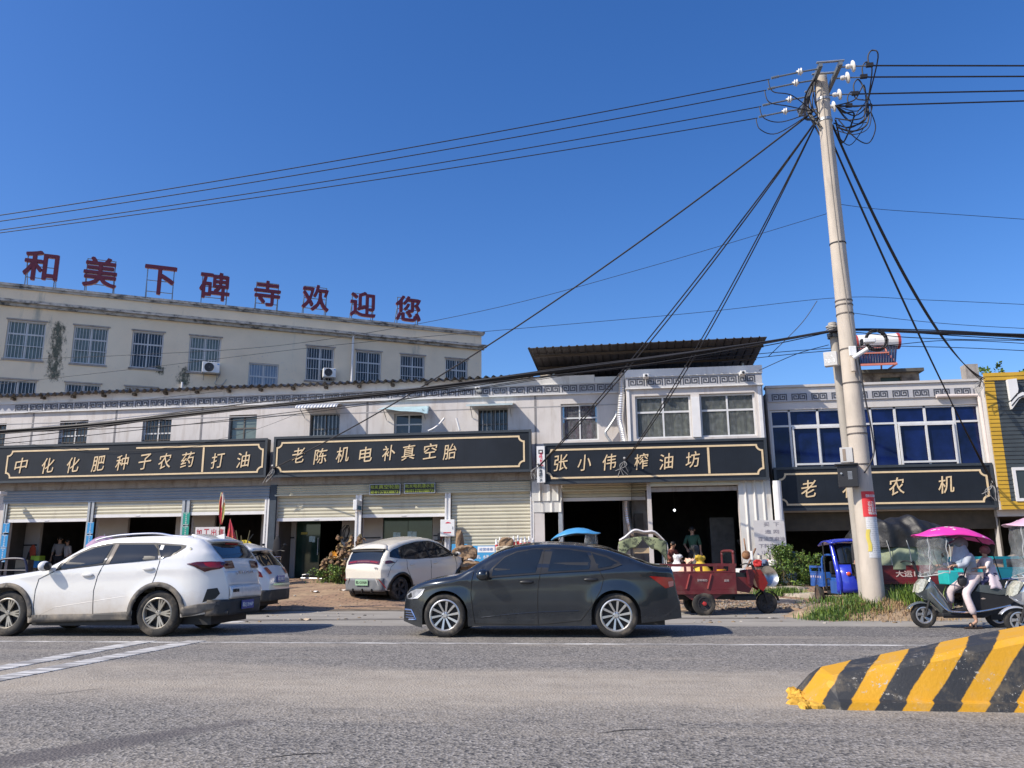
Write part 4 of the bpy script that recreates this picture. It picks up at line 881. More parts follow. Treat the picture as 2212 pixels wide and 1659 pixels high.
# strain insulators, jumper wires and line wires
rx=lambda x:5.1+(x-5.1)*.58
lx=lambda x:4.66-(4.66-x)*.78
YW=[16.14,16.56,17.22,17.72]
RW=[(1880,138.5,2212,142),(1880,160.5,2212,165),(1880,191.5,2212,196),(1880,213,2212,218)]; LW=[465,478,497,503]
for k,y in enumerate(YW):
    B=MB(); B.cyl((5.13,y,ZA),(rx(5.55),y,ZA),.018,n=6); B.cyl((rx(5.58),y,ZA),(rx(6.05),y,ZA-.02),.015,n=6); B.build('strain_rod',M_ANGLE,UP)
    Mr=Matrix.Translation((rx(5.47),y,ZA))@Matrix.Rotation(R(90),4,'Y')
    B=MB(); B.lathe([(.001,-.09),(.045,-.075),(.055,-.02),(.038,.015),(.038,.035)],Mr,16); B.build('insulator_cap',M_CER,UP)
    Mr=Matrix.Translation((rx(5.60),y,ZA))@Matrix.Rotation(R(78),4,'Y')@Matrix.Rotation(R(0),4,'X')
    B=MB(); B.lathe([(.001,.015),(.085,.018),(.125,0),(.125,-.012),(.085,-.025),(.001,-.035)],Mr,24); B.build('insulator_disc',M_CER,UP,smooth=True)
    B=MB(); B.cyl((4.65,y,ZA),(lx(4.25),y,ZA-.03),.018,n=6); B.cyl((lx(4.15),y,ZA-.04),(lx(3.62),y,ZA-.10),.018,n=6); B.build('strain_rod',M_ANGLE,UP)
    Mr=Matrix.Translation((lx(4.2),y,ZA-.03))@Matrix.Rotation(R(-86),4,'Y')@Matrix.Scale(.8,4)
    B=MB(); B.lathe([(.001,-.06),(.05,-.05),(.05,-.02),(.10,-.01),(.10,.015),(.05,.02),(.05,.045),(.085,.05),(.085,.07),(.03,.08),(.03,.13)],Mr,18); B.build('insulator_disc',M_CER,UP,smooth=True)
    B=MB(); 
    for j in range(5): B.cyl((lx(3.60-.045*j),y,ZA-.10-.006*j),(lx(3.575-.045*j),y,ZA-.104-.006*j),.03,n=8)
    B.build('wire_grip',M_ANGLE,UP)
    B=MB(); B.box(rx(6.05),y-.035,ZA-.045,rx(6.3),y+.035,ZA+.035); B.tube(smooth_path([(rx(6.15),y,ZA+.0),(rx(6.16),y,ZA+.22),(rx(6.33),y-.02,ZA+.33),(rx(6.5),y,ZA+.15),(rx(6.45),PY+.3,ZA-.4),(rx(6.2),PY+.2,ZA-.9),(5.3,PY+.1,ZA-1.1)]),.016,6); B.build('jumper_wire',M_CABLE,UP)
    B=MB(); B.tube(smooth_path([(lx(3.3),y,ZA-.15),(lx(3.4),y,ZA-.45),(lx(3.9),y,ZA-.58),(4.62,PY,ZA-.7)]),.012,5); B.build('jumper_wire',M_CABLE,UP)
# hanging loops of spare service cable under the right arms
rnd=random.Random(5)
for k in range(7):
    a=5.05; x1=rx(rnd.uniform(5.9,6.5)); yy=PY+rnd.uniform(-.35,.6); z0=ZA-rnd.uniform(.9,1.25)
    B=MB(); B.tube(smooth_path([(a,PY+rnd.uniform(-.1,.1),z0),((a+x1)/2,yy,z0-rnd.uniform(.0,.28)),(x1,yy,z0+rnd.uniform(-.05,.25)),(x1+.05,yy,z0+rnd.uniform(.3,.8)),((a+x1)/2+.12,yy+.05,z0+rnd.uniform(.25,.5)),(5.1,PY,ZA-.6)]),rnd.choice((.010,.014,.018)),6); B.build('service_loop',M_CABLE,UP)
B=MB(); B.tube(smooth_path([(5.1,PY-.1,ZA-1.0),(5.4,PY-.1,ZA-1.45),(5.7,PY,ZA-1.55),(5.88,PY,ZA-1.2),(5.82,PY,ZA-.8)]),.012,6); B.build('service_loop',M_CABLE,UP)
for k in range(10):
    y=rnd.uniform(16.3,17.5); B=MB(); B.tube(smooth_path([(4.66,y,ZA-.05),(4.64+rnd.uniform(-.2,.1),(y+PY)/2+rnd.uniform(-.1,.3),ZA-rnd.uniform(.3,.7)),(4.72,PY+rnd.uniform(-.15,.1),ZA-rnd.uniform(.7,1.3))]),rnd.choice((.012,.02)),5); B.build('tap_wire',M_CABLE,UP)
# line wires: each span runs on to the neighbouring poles, out of the picture
def line(P,r,lab,cat='power line',group=None,name='power_line'):
    B=MB(); B.tube(P,r,6); return tag(B.build(name,M_CABLE),lab,cat,group)
ords=['first','second','third','fourth']
for k,y in enumerate(YW):
    a=Vector((lx(3.35),y,ZA-.15)); m=at_y(0,LW[k],y); b=m+(m-a)*1.35; b.z=m.z+(m.z-a.z)*.55
    def q(t,a=a,m=m,b=b): # parabola through the three points
        ta=0;tm=1/2.35
        return a*((t-tm)*(t-1)/((0-tm)*(0-1)))+m*((t-0)*(t-1)/((tm)*(tm-1)))+b*((t)*(t-tm)/((1)*(1-tm)))
    line([q(i/40) for i in range(41)],.011,'%s from the top of the four power lines sloping down to the left'%ords[k].capitalize() if False else '%s of four power lines sloping left from the pole top, counted from above'%ords[k],group='power lines left of the pole')
    a=Vector((rx(6.2),y,ZA-.02)); m=at_y(2212,RW[k][3],y); d=m-a
    line([a+d*(i*.3)+Vector((0,0,-.0)) for i in range(11)],.017,'%s of four level power lines right of the pole top, counted from above'%ords[k],group='power lines right of the pole')
# service drops from the pole top to the shop fronts
def drop(a,b,sag,r,lab,n=1,grp='service drop cables'):
    B=MB(); 
    for j in range(n): B.tube(catenary(Vector(a)+Vector((0,.02*j,0)),Vector(b)+Vector((.05*j,0,.03*j)),sag+.12*j,30),r,6)
    return tag(B.build('service_cable',M_CABLE),lab,'cable',grp)
top=(4.72,PY,10.6)
e1=at_y(590,1012,25.9); drop((4.66,PY+.2,10.85),e1,.55,.020,'long thick service cable reaching the gap between the two left signs')
e2=at_y(1163,1008,25.3); drop(top,e2,.25,.017,'double service cable ending beside the narrow white vertical sign',2)
e3=at_y(1350,996,25.35); drop(top,e3,.35,.016,'double service cable ending in the middle of the oil press sign',2)
e4=at_y(2145,1048,25.85); drop((4.98,PY,9.9),e4,.25,.017,'double service cable ending at the right end of the lowest sign',2)
e5=at_y(2120,822,25.5); drop((5.0,PY,10.4),e5,.9,.015,'triple service cable ending at the corner of the yellow framed building',3)
for p in(e2,e3,e4,e5,e1):
    B=MB(); B.cyl(p+Vector((-.02,-.05,.10)),p+Vector((.05,.3,-.12)),.035,n=8); 
    for j in range(5): B.tube(smooth_path([p,p+Vector((rnd.uniform(-.25,.05),rnd.uniform(-.08,.08),-.15)),p+Vector((rnd.uniform(-.4,.1),.05,rnd.uniform(-.55,-.25)))]),.010,5)
    tag(B.build('cable_anchor',mat('pale_cable_end',(.30,.30,.30),.6)),'cable anchor with loose pale wire ends on a shop front','cable anchor','cable anchors on the shop fronts')
# single thin lines crossing the sky at mid height
def thin(pts,Y,r,lab):
    P=[at_y(x,y,Y) for x,y in pts]; P=[P[0]+(P[0]-P[1])*1.0]+P if False else P
    B=MB(); B.tube(smooth_path(P,8),r,5); return tag(B.build('thin_wire',M_CABLE),lab,'wire','thin overhead wires')
thin([(-60,780),(300,766),(640,742),(1040,672),(1400,577),(1785,462)],17.0,.006,'thin wire crossing in front of the beige building up to the pole middle')
thin([(1812,441),(1900,452),(2060,463),(2260,477)],16.7,.006,'thin wire running right from the black band on the pole')
thin([(-60,836),(300,796),(700,748),(1050,716),(1500,676),(1812,643),(2000,648),(2260,660)],17.3,.006,'thin wire passing the pole just above the cable bundle')
thin([(1820,673),(1950,690),(2080,702),(2260,712)],17.0,.006,'short thin wire falling to the right above the cable bundle')
thin([(-60,905),(250,870),(480,845)],26.2,.008,'thin wire along the eave of the long shop row')
thin([(-60,945),(120,965),(250,975),(400,962),(530,935),(640,895)],25.9,.006,'slack thin wire drooping across the fertiliser sign')
# bundle of telephone cables along the shop fronts
BND=[(-30,935),(200,918),(420,893),(640,870),(900,842),(1150,808),(1400,775),(1660,738),(1790,716),(1850,712),(1950,716),(2080,720),(2260,727)]
bt=thing('cable_bundle','thick bundle of black telephone cables slung along the street past the pole','cable bundle',(0,16.95,4.5),world=True)
for k in range(9):
    off=[(0,0),(2,.03),(-2,-.03),(4,.05),(-4,.0),(9,-.05),(-7,.06),(16,.08),(24,.02)][k]
    P=[]
    for i,(x,y) in enumerate(BND):
        t=i/(len(BND)-1); f=1-.75*math.exp(-((x-1800)/260.)**2)
        wob=3*math.sin(i*1.7+k*2.1)*f*(1 if k>4 else .35)
        P.append(at_y(x,y+off[0]*f*(.55+.45*math.sin(k*3+i*.9) if k>4 else .7)+wob,16.95+off[1]))
    P=[P[0]+(P[0]-P[1])*2]+P+[P[-1]+(P[-1]-P[-2])*2]
    B=MB(); B.tube(smooth_path(P,6),[.026,.022,.020,.018,.016,.012,.012,.010,.009][k],6); B.build('cable',M_CABLE,bt)
for k,pts in enumerate([[(-30,962),(150,945),(420,915),(700,882),(1000,845),(1300,800),(1600,768),(1795,752)],[(2260,760),(2100,752),(1960,748),(1830,745)],[(2260,745),(2060,735),(1900,748),(1700,766),(1560,782)],[(1660,770),(1730,700),(1765,650)],[(1640,800),(1720,765),(1790,745)]]):
    B=MB(); B.tube(smooth_path([at_y(x,y,17.1) for x,y in pts],8),.008,5); tag(B.build('thin_wire',M_CABLE),['lowest slack wire under the cable bundle left of the poles','wire under the cable bundle running to the right edge','wire rising from the shed roof past both poles to the right','short wire climbing from the shed roof towards the pole','short slack wire between the shed roof and the thin pole'][k],'wire','thin overhead wires')
# coil of spare cable
cc=at_y(1893,735,16.6); B=MB(); rnd=random.Random(3)
for k in range(9):
    r=.20+rnd.uniform(-.02,.025); B.tube([cc+Vector((r*math.cos(a),rnd.uniform(-.03,.03),r*math.sin(a)*1.02)) for a in np.linspace(0,2*math.pi,28,endpoint=False)],.014,6,closed=True)
tag(B.build('cable_coil',M_CABLE),'black coil of spare cable hanging under the cable bundle beside the pole','cable coil')
# thinner old pole
QX,QY=4.70,17.10
QP=thing('utility_pole','thin old concrete pole standing close behind the tall pole, wrapped in wire at its top','utility pole',(QX,QY,.2),world=True)
B=MB(); B.tube([(QX+.13*(1-z/6.02),QY,z) for z in(-.2,2,4,6.02)],[.125,.112,.10,.085],20); B.build('pole_shaft',M_POLE2,QP,smooth=True,flat_angle=50)
B=MB(); rnd=random.Random(9)
for k in range(9):
    z=5.82+.018*k; r=.11+rnd.uniform(0,.03); B.tube([(QX+r*math.cos(a),QY+r*math.sin(a),z+.02*math.sin(a+k)) for a in np.linspace(0,2*math.pi,18,endpoint=False)],.009,5,closed=True)
B.build('wire_wrap',mat('pale_wire',(.42,.40,.36),.6),QP)
B=MB(); B.lathe([(.10,-.04),(.125,-.04),(.125,.04),(.10,.04)],Matrix.Translation((QX,QY,5.72)),18)
for a in range(5): B.box(QX+.13*math.cos(a)-.03,QY-.15,5.69,QX+.13*math.cos(a)+.03,QY-.10,5.75)
B.build('clamp_band',M_ANGLE,QP)
# boxes on the poles
def pbox(px0,px1,py0,py1,Y,d,m,name,lab,rot=-18):
    a=at_y(px0,py1,Y); b=at_y(px1,py0,Y); o=thing(name,lab,'electric box',((a.x+b.x)/2,Y,a.z),R(rot)); w_=b.x-a.x; h=b.z-a.z
    B=MB(); B.box(-w_/2,0,0,w_/2,d,h); B.build('box_case',m,o,bevel=.008); return o,w_,h
o,w_,h=pbox(1781,1806,759,790,16.72,.16,mat('grey_white_box',(.52,.51,.49),.5,var=.05),'junction_box','light grey junction box with worn white paint marks high on the thin pole',-22)
B=MB(); put_text(B,'三大',-.01,h*.66,.07,-.004,.003,w=.17,bold=.03); put_text(B,'70-3',-.01,h*.34,.085,-.004,.003,w=.19,bold=.03); B.build('painted_marks',M_WHITEBOX,o)
o,w_,h=pbox(1817,1840,966,999,16.55,.14,mat('grey_white_box',(.52,.51,.49),.5),'meter_box','light grey meter box right above the black cabinet on the poles',-14)
B=MB(); B.box(-w_*.30,-.004,h*.1,-w_*.05,-.001,h*.9); B.build('meter_label',mat('brown_label',(.28,.22,.17),.6),o)
o,w_,h=pbox(1813,1850,1004,1052,16.35,.22,M_BLACK,'control_cabinet','black control cabinet with louvres and a small hood on the poles',-14)
B=MB(); B.box(-w_*.62,-.05,h+.002,w_*.56,.25,h+.03); B.build('hood',M_BLACK,o)
B=MB()
for k in range(7): B.box(w_*.0,-.006,h*(.35+.055*k),w_*.22,-.001,h*(.375+.055*k))
B.build('louvre',M_STEEL,o); B=MB(); B.cyl((-w_*.32,-.03,h*.62),(-w_*.32,-.001,h*.62),.02,n=10); B.build('lock',M_STEEL,o)
B=MB(); B.tube(smooth_path([(PX+.1,PY-.24,5.3),(PX+.14,PY-.24,4.4),(PX+.22,PY-.22,3.5),(PX+.20,PY-.23,3.1),(PX-.02,PY-.28,2.75)]),.016,6); tag(B.build('pole_cable',M_CABLE),'black cable curving down the front of the tall pole into the black cabinet','cable')
# cameras and loudspeaker plate on the tall pole
cp=at_y(1842,758,16.4); o=thing('security_camera','white tube camera angled up to the right on the tall pole','camera',tuple(cp))
B=MB(); B.box(-.07,-.02,-.10,.07,.03,.10); B.build('mount_plate',M_WHITEBOX,o,bevel=.01)
B=MB(); B.cyl((-.02,-.06,-.16),(.25,-.14,.0),.042,n=14); B.build('camera_body',M_WHITEBOX,o); B=MB(); B.cyl((.252,-.141,.001),(.260,-.144,.006),.034,n=14); B.build('lens',M_BLACK,o)
B=MB(); B.cyl((-.02,.0,-.42),(-.02,.0,-.15),.05,n=12); B.build('conduit',M_POLE,o)
cp=at_y(1876,737,16.35); o=thing('security_camera','white box camera beside the cable coil on the tall pole','camera',tuple(cp)); B=MB(); B.box(-.11,-.05,-.035,.13,.09,.06); B.build('camera_body',M_WHITEBOX,o,bevel=.02); B=MB(); B.box(-.15,-.04,-.06,-.115,.06,.04); B.bar((-.1,.05,-.04),(-.28,.12,-.16),.03); B.build('arm',M_BLACK,o)
# posters pasted round the pole
def wrap(z0,z1,a0,a1,off,m,name,lab,cat):
    o=thing(name,lab,cat,(PX,PY,z0),world=True); B=MB()
    def fn(u,v):
        z=z0+(z1-z0)*v; a=R(a0+(a1-a0)*u); r=pr(z)+off+(.012*math.sin(u*9+v*6)*off*40*.1); return (PX+r*math.sin(a),PY-r*math.cos(a),z)
    B.grid(fn,24,10); s_=B.build('sheet',m,o); so=s_.modifiers.new('thick','SOLIDIFY'); so.thickness=.003; return o
def wrap_text(o,rows,m,off):
    B=MB()
    for t,a,z,h,w_ in rows:
        T=MB(); put_text(T,t,0,0,h,0,.002,w=w_,bold=.02)
        vs=[]
        for (x,y,zz) in T.v:
            r=pr(z)+off-y; an=R(a)+x/r; vs.append((PX+r*math.sin(an),PY-r*math.cos(an),z+zz))
        B.add(vs,T.f)
    B.build('lettering',m,o)
zr1=at_y(1870,1061,16.45).z; zr0=at_y(1870,1116,16.45).z; zw0=at_y(1885,1205,16.45).z
o=wrap(zr0,zr1,-28,92,.006,mat('red_poster_paper',(.62,.035,.04),.6,var=.06),'poster','red poster with white characters pasted round the tall pole','poster')
H=zr1-zr0; wrap_text(o,[('招标公示通知公告',38,zr1-H*.18,.055,.30),('会',58,zr1-H*.33,.07,.07)]+[(t,22,zr1-H*(.45+.105*k),.048,.15) for k,t in enumerate(('文艺:','节目:','交流:','项目:','物通'))]+[(t,70,zr1-H*(.45+.105*k),.048,.15) for k,t in enumerate(('大会','飞天','通知','电话','物通'))],M_WHITEBOX,.009)
def scribble(nt,v,out,b):
    sp=nt.nodes.new('ShaderNodeSeparateXYZ'); nt.links.new(v,sp.inputs[0]); m=nt.nodes.new('ShaderNodeMath'); m.operation='PINGPONG'; m.inputs[1].default_value=.02; nt.links.new(sp.outputs[2],m.inputs[0])
    n=noise(nt,v,60,2,.6); l=nt.nodes.new('ShaderNodeMath'); l.operation='MULTIPLY'; nt.links.new(ramp(nt,m.outputs[0],.010,.014),l.inputs[0]); nt.links.new(ramp(nt,n,.48,.52),l.inputs[1]); return mix_col(nt,l.outputs[0],out,mix_col(nt,.5,out,(.2,.2,.22)))
o=wrap(zw0,zr0-.005,-18,110,.004,mat('white_notice_paper',(.66,.66,.65),.7,var=.05,extra=scribble),'paper_notice','torn white paper notice pasted below the red poster on the tall pole','notice')
B=MB(); zz=zw0+.12
def fny(u,v): 
    z=zz+.42*v; a=R(-22+20*u+4*math.sin(v*7)); r=pr(z)+.010; return (PX+r*math.sin(a),PY-r*math.cos(a),z)
B.grid(fny,6,8); B.build('yellow_strip',mat('yellow_paper',(.65,.52,.10),.7),o)
# ---------------------------------------------------------------- vehicles
def pchip(xs,ys):
    xs=np.array(xs,float); ys=np.array(ys,float); h=np.diff(xs); d=np.diff(ys)/h; m=np.zeros(len(xs))
    for i in range(1,len(xs)-1):
        if d[i-1]*d[i]>0: w1=2*h[i]+h[i-1]; w2=h[i]+2*h[i-1]; m[i]=(w1+w2)/(w1/d[i-1]+w2/d[i])
    m[0]=d[0]; m[-1]=d[-1]
    def f(x):
        x=min(max(x,xs[0]),xs[-1]); i=min(int(np.searchsorted(xs,x,side='right'))-1,len(xs)-2); i=max(i,0); t=(x-xs[i])/h[i]
        return float((2*t**3-3*t**2+1)*ys[i]+(t**3-2*t**2+t)*h[i]*m[i]+(-2*t**3+3*t**2)*ys[i+1]+(t**3-t**2)*h[i]*m[i+1])
    return f
def paint(name,col,metal=.0,rough=.28,dust=None,dust_h=.75,flake=.05):
    def ex(nt,v,out,b):
        if dust:
            sp=nt.nodes.new('ShaderNodeSeparateXYZ'); nt.links.new(v,sp.inputs[0]); n=noise(nt,v,5,5,.65); a=nt.nodes.new('ShaderNodeMath'); a.operation='MULTIPLY_ADD'; nt.links.new(n,a.inputs[0]); a.inputs[1].default_value=.5; nt.links.new(sp.outputs[2],a.inputs[2])
            f=ramp(nt,a.outputs[0],dust_h+.25,.35); out=mix_col(nt,f,out,dust)
            r=nt.nodes.new('ShaderNodeMapRange'); r.inputs[3].default_value=rough; r.inputs[4].default_value=.7; nt.links.new(f,r.inputs[0]); nt.links.new(r.outputs[0],b.inputs['Roughness'])
        return out
    return mat(name,col,rough,metal,var=flake,vscale=3,coat=.8,extra=ex)
M_TYRE=mat('tyre_rubber',(.022,.021,.020),.85,var=.25,vscale=6,stain=(.17,.14,.105),stain_lo=.50,stain_hi=.75,stain_scale=4)
M_ALLOY=mat('alloy_rim',(.58,.57,.55),.3,.75,var=.05); M_DARKM=mat('dark_metal',(.03,.03,.032),.6,.3,var=.2)
M_AUTOG=mat('car_glass',(.010,.014,.018),.03,var=.3,vscale=1,spec=.7); M_TRIM=mat('black_trim',(.014,.014,.015),.4,var=.15)
M_CLAD=mat('grey_cladding',(.085,.08,.075),.75,var=.12,stain=(.24,.20,.15),stain_lo=.48,stain_hi=.7,stain_scale=3)
M_REDL2=mat('red_lamp',(.32,.006,.008),.12,var=.15,coat=.5); M_REDD=mat('dark_red_lamp',(.07,.008,.016),.12,coat=.5); M_HEADL=mat('headlamp_clear',(.42,.44,.48),.08,.4,var=.35,vscale=14,coat=1); M_CHROME=mat('chrome',(.70,.70,.71),.12,.95,var=.02)
M_SEAM=mat('panel_gap',(.006,.006,.006),.8); M_LEDW=mat('lamp_strip',(.80,.82,.88),.15,var=.02)
def wheel_parts(parent,x,y,R_,rr,side,width=.205,spokes=10,spoke_w=.045,twist=0,paired=False,rim=M_ALLOY,tyre=M_TYRE,hubm=None,name='wheel'):
    """wheel (the tyre) > rim, brake disc; side=-1 shows its face towards -y"""
    Mr=Matrix.Translation((x,y,R_))@Matrix.Rotation(R(90*(1 if side<0 else -1)),4,'X')
    h=width/2; B=MB()
    B.lathe([(rr-.004,-h*.8),(rr+.02,-h*.95),((rr+R_)/2,-h),(R_-.025,-h*.93),(R_-.006,-h*.8),(R_,-h*.5),(R_,h*.5),(R_-.006,h*.8),(R_-.025,h*.93),((rr+R_)/2,h),(rr+.02,h*.95),(rr-.004,h*.8)],Mr,40)
    t=B.build(name,tyre,parent,smooth=True,flat_angle=35)
    B=MB(); B.lathe([(rr,h*.35),(rr+.004,h*.86),(rr-.012,h*.92),(rr-.024,h*.80),(rr-.03,h*.2)],Mr,40)
    n=spokes
    for k in range(n):
        a=2*math.pi*k/n; da=[0]
        if paired: da=[-.17,0,.17]
        for q in da:
            aa=a+(q if not paired else q*.75); w0=spoke_w*(.62 if not paired else .5); w1=spoke_w*(1.05 if not paired else .42)
            r0=.035 if not paired else .03; r1=rr-.016; tw=twist
            c0,s0=math.cos(a if paired else aa),math.sin(a if paired else aa); c1,s1=math.cos(aa+tw+(q*.6 if paired else 0)),math.sin(aa+tw+(q*.6 if paired else 0))
            P=[]
            for (r,cx,sx,w_) in((r0,c0,s0,w0),(r1,c1,s1,w1)):
                for sg in(-1,1): P.append((r*cx-sg*w_/2*sx,r*sx+sg*w_/2*cx))
            top=[(P[0][0],P[0][1],h*.60),(P[1][0],P[1][1],h*.60),(P[3][0],P[3][1],h*.80),(P[2][0],P[2][1],h*.80)]; bot=[(p[0],p[1],p[2]-.035) for p in top]
            B.add([Mr@Vector(p) for p in top+bot],[(0,1,2,3),(7,6,5,4),(0,3,7,4),(1,5,6,2)])
    B.lathe([(0,h*.66),(.028,h*.66),(.052,h*.60),(.055,h*.3)],Mr,20); rm=B.build('rim',rim,t)
    B=MB(); B.lathe([(0,h*.05),(rr-.004,h*.05)],Mr,32); B.build('brake_disc',M_DARKM,t)
    B=MB()
    for k in range(5): 
        a=2*math.pi*(k+.5)/5; B.lathe([(0,h*.70),(.008,h*.70),(.009,h*.5)],Mr@Matrix.Translation((.04*math.cos(a),.04*math.sin(a),0)),8)
    B.build('wheel_nut',hubm or M_DARKM,t); return t
class Car:
    def __init__(s,name,label,X,Yc,rotz,prof,bot,wx,rw,ra,W,belt,pm,tum=.33,crease=None,z0=0,fr_hood=.09,fr_roof=.13,fl=.9,rl=.8,fk=.38,rk=.30,roll=0,pitch=0):
        s.root=thing(name,label,'car',(X,Yc,z0),rotz)
        if pitch: s.root.rotation_euler=(0,pitch,rotz)
        s.zt=pchip([p[0] for p in prof],[p[1] for p in prof]); s.zb0=pchip([p[0] for p in bot],[p[1] for p in bot])
        s.L=prof[-1][0]; s.W=W; s.belt=belt; s.wx=wx; s.rw=rw; s.ra=ra; s.tum=tum; s.crease=crease; s.fl=fl; s.rl=rl; s.fk=fk; s.rk=rk; s.frh=fr_hood; s.frr=fr_roof; s.pm=pm; s.prof=prof
        xs=set(np.linspace(0,s.L,90)); xs|={p[0] for p in prof}
        for k in range(12): xs|={s.L*.0+.012*k*k*.12, s.L-.012*k*k*.12}
        for wxx in wx:
            for k in range(17): xs.add(wxx-ra*math.cos(math.pi*k/16))
            xs|={wxx-ra-.002,wxx+ra+.002}
        s.cr=.35 if name=='white_suv' else 1.0
        s.xs=sorted(x for x in xs if 0<=x<=s.L); 
        # the rear end drops steeply: more stations where the profile is steep
        add=[]
        for a,b in zip(s.xs[:-1],s.xs[1:]):
            dz=abs(s.zt(a)-s.zt(b)); n=int(dz/.035)
            add+=[a+(b-a)*(k+1)/(n+1) for k in range(n)]
        s.xs=sorted(set(s.xs+add)); xs2=[s.xs[0]]
        for x in s.xs[1:]:
            if x-xs2[-1]>2e-4: xs2.append(x)
        s.xs=xs2
        s.body()
    def zb(s,x):
        z=s.zb0(x)
        for w_ in s.wx:
            d=abs(x-w_)
            if d<s.ra: z=max(z,s.rw+math.sqrt(max(0,s.ra**2-d*d)))
        return z
    def plan(s,x):
        w=s.W
        if x<s.fl: w*=1-s.fk*((s.fl-x)/s.fl)**2.3
        if x>s.L-s.rl: w*=1-s.rk*((x-(s.L-s.rl))/s.rl)**2.6
        return w
    def S(s,x,z):
        zt=s.zt(x); b=s.belt(x) if callable(s.belt) else s.belt; zm=.60
        if z<zm: f=1-.07*((zm-z)/zm)**2
        elif z<b: f=1-.025*((z-zm)/(b-zm))**2
        else:
            u=min(1,(z-b)/.05); f=.975-.018*u*u*(3-2*u)-s.tum*(z-b)
        y=s.plan(x)*f
        if s.crease:
            zc=s.crease(x); dz=z-zc; y+= .016*math.exp(-(dz/.07)**2)*(1 if dz<0 else math.exp(-dz*12))
        for w_ in s.wx:
            d=math.hypot(x-w_,z-s.rw)
            if d<s.ra+.16: y+=.020*(1-max(0,(d-s.ra))/.16)
        r=(s.frr if zt>b+.12 else s.frh); r=min(r,max(.02,(zt-s.zb(x))*.5)); ry=r*1.15
        q=z-(zt-r)
        if q>0: y-=ry*(1-math.sqrt(max(0,1-min(1,q/r)**2)))
        return max(y,.05)
    def crown(s,x): 
        b=s.belt(x) if callable(s.belt) else s.belt
        return s.cr*(.035+.02*(s.zt(x)>b+.2))
    def section(s,x):
        zt=s.zt(x); zb=min(s.zb(x),zt-.03); r=min(.13 if zt>1.15 else .09,max(.02,(zt-zb)*.5)); n=16; P=[]
        for k in range(n): P.append(zb+(zt-r-zb)*k/n)
        for k in range(8): P.append(zt-r+r*math.sin(math.pi/2*k/7))
        pts=[(s.S(x,z),z) for z in P]; ye=pts[-1][0]; c=s.crown(x)
        for k in range(1,6):
            f=1-k/5; pts.append((ye*f,zt+c*(1-f*f)))
        return pts
    def body(s):
        B=MB(); rings=[]
        for x in s.xs:
            h=s.section(x); ring=[(x,-y,z) for y,z in h]+[(x,y,z) for y,z in h[-2::-1]]; rings.append(ring)
        n=len(rings[0]); vs=[p for r_ in rings for p in r_]; fs=[(i*n+k,(i+1)*n+k,(i+1)*n+k+1,i*n+k+1) for i in range(len(rings)-1) for k in range(n-1)]
        fs+=[tuple(range(n)),tuple((len(rings)-1)*n+k for k in range(n))[::-1]]
        B.add(vs,fs); s.bo=B.build('body',s.pm,s.root,smooth=True,flat_angle=38)
        u=MB(); x0,x1=s.wx; u.box(.25,-s.W+.27,.17,s.L-.25,s.W-.27,.62)
        u.box(x0+s.ra+.03,-s.W+.07,.17,x1-s.ra-.03,s.W-.07,.40); u.build('underbody',M_DARKM,s.root)
    def side(s,outline,off,m,name,parent=None,sides=(-1,1),step=.06,thick=0):
        out=[]
        V=[Vector((p[0],p[1])) for p in outline]; n=len(V); E=[(i,(i+1)%n) for i in range(n)]
        # refine the outline, sprinkle inner points
        V2=[];
        for i in range(n):
            a=V[i]; b=V[(i+1)%n]; k=max(1,int((b-a).length/step)); V2+=[a.lerp(b,j/k) for j in range(k)]
        E=[(i,(i+1)%len(V2)) for i in range(len(V2))]; base=len(V2)
        def inside(p):
            c=False; j=len(V2)-1
            for i in range(len(V2)):
                if (V2[i].y>p.y)!=(V2[j].y>p.y) and p.x<(V2[j].x-V2[i].x)*(p.y-V2[i].y)/(V2[j].y-V2[i].y)+V2[i].x: c=not c
                j=i
            return c
        x0=min(v.x for v in V2); x1=max(v.x for v in V2); z0=min(v.y for v in V2); z1=max(v.y for v in V2)
        pts=list(V2)
        for i in range(1,int((x1-x0)/step)+1):
            for j in range(1,int((z1-z0)/step)+1):
                p=Vector((x0+i*step,z0+j*step))
                if inside(p) and min((p-q).length for q in V2)>step*.4: pts.append(p)
        vo,eo,fo,_,_,_=delaunay_2d_cdt(pts,E,[],1,1e-5)
        for sd in sides:
            B=MB(); B.add([(p.x,sd*(s.S(p.x,p.y)+off),p.y) for p in vo],[tuple(f) if sd<0 else tuple(f)[::-1] for f in fo])
            o=B.build(name,m,parent or s.root,smooth=True)
            if thick: q=o.modifiers.new('thick','SOLIDIFY'); q.thickness=thick; q.offset=0
            out.append(o)
        return out
    def line(s,pts,r=.006,m=None,name='panel_gap',sides=(-1,1),parent=None,off=0.0):
        P=[Vector((p[0],p[1])) for p in pts]; Q=[]
        for a,b in zip(P[:-1],P[1:]):
            k=max(1,int((b-a).length/.05)); Q+=[a.lerp(b,j/k) for j in range(k)]
        Q.append(P[-1])
        for sd in sides:
            B=MB(); B.tube([(p.x,sd*(s.S(p.x,p.y)+off),p.y) for p in Q],r,5); B.build(name,m or M_SEAM,parent or s.bo)
    def on_top(s,x,f,off=0.0):
        zt=s.zt(x); ye=s.S(x,zt); c=s.crown(x); e=.01; sl=(s.zt(min(s.L,x+e))-s.zt(max(0,x-e)))/(min(s.L,x+e)-max(0,x-e)); nv=Vector((-sl,0,1)).normalized()
        return Vector((x,ye*f,zt+c*(1-f*f)))+nv*off
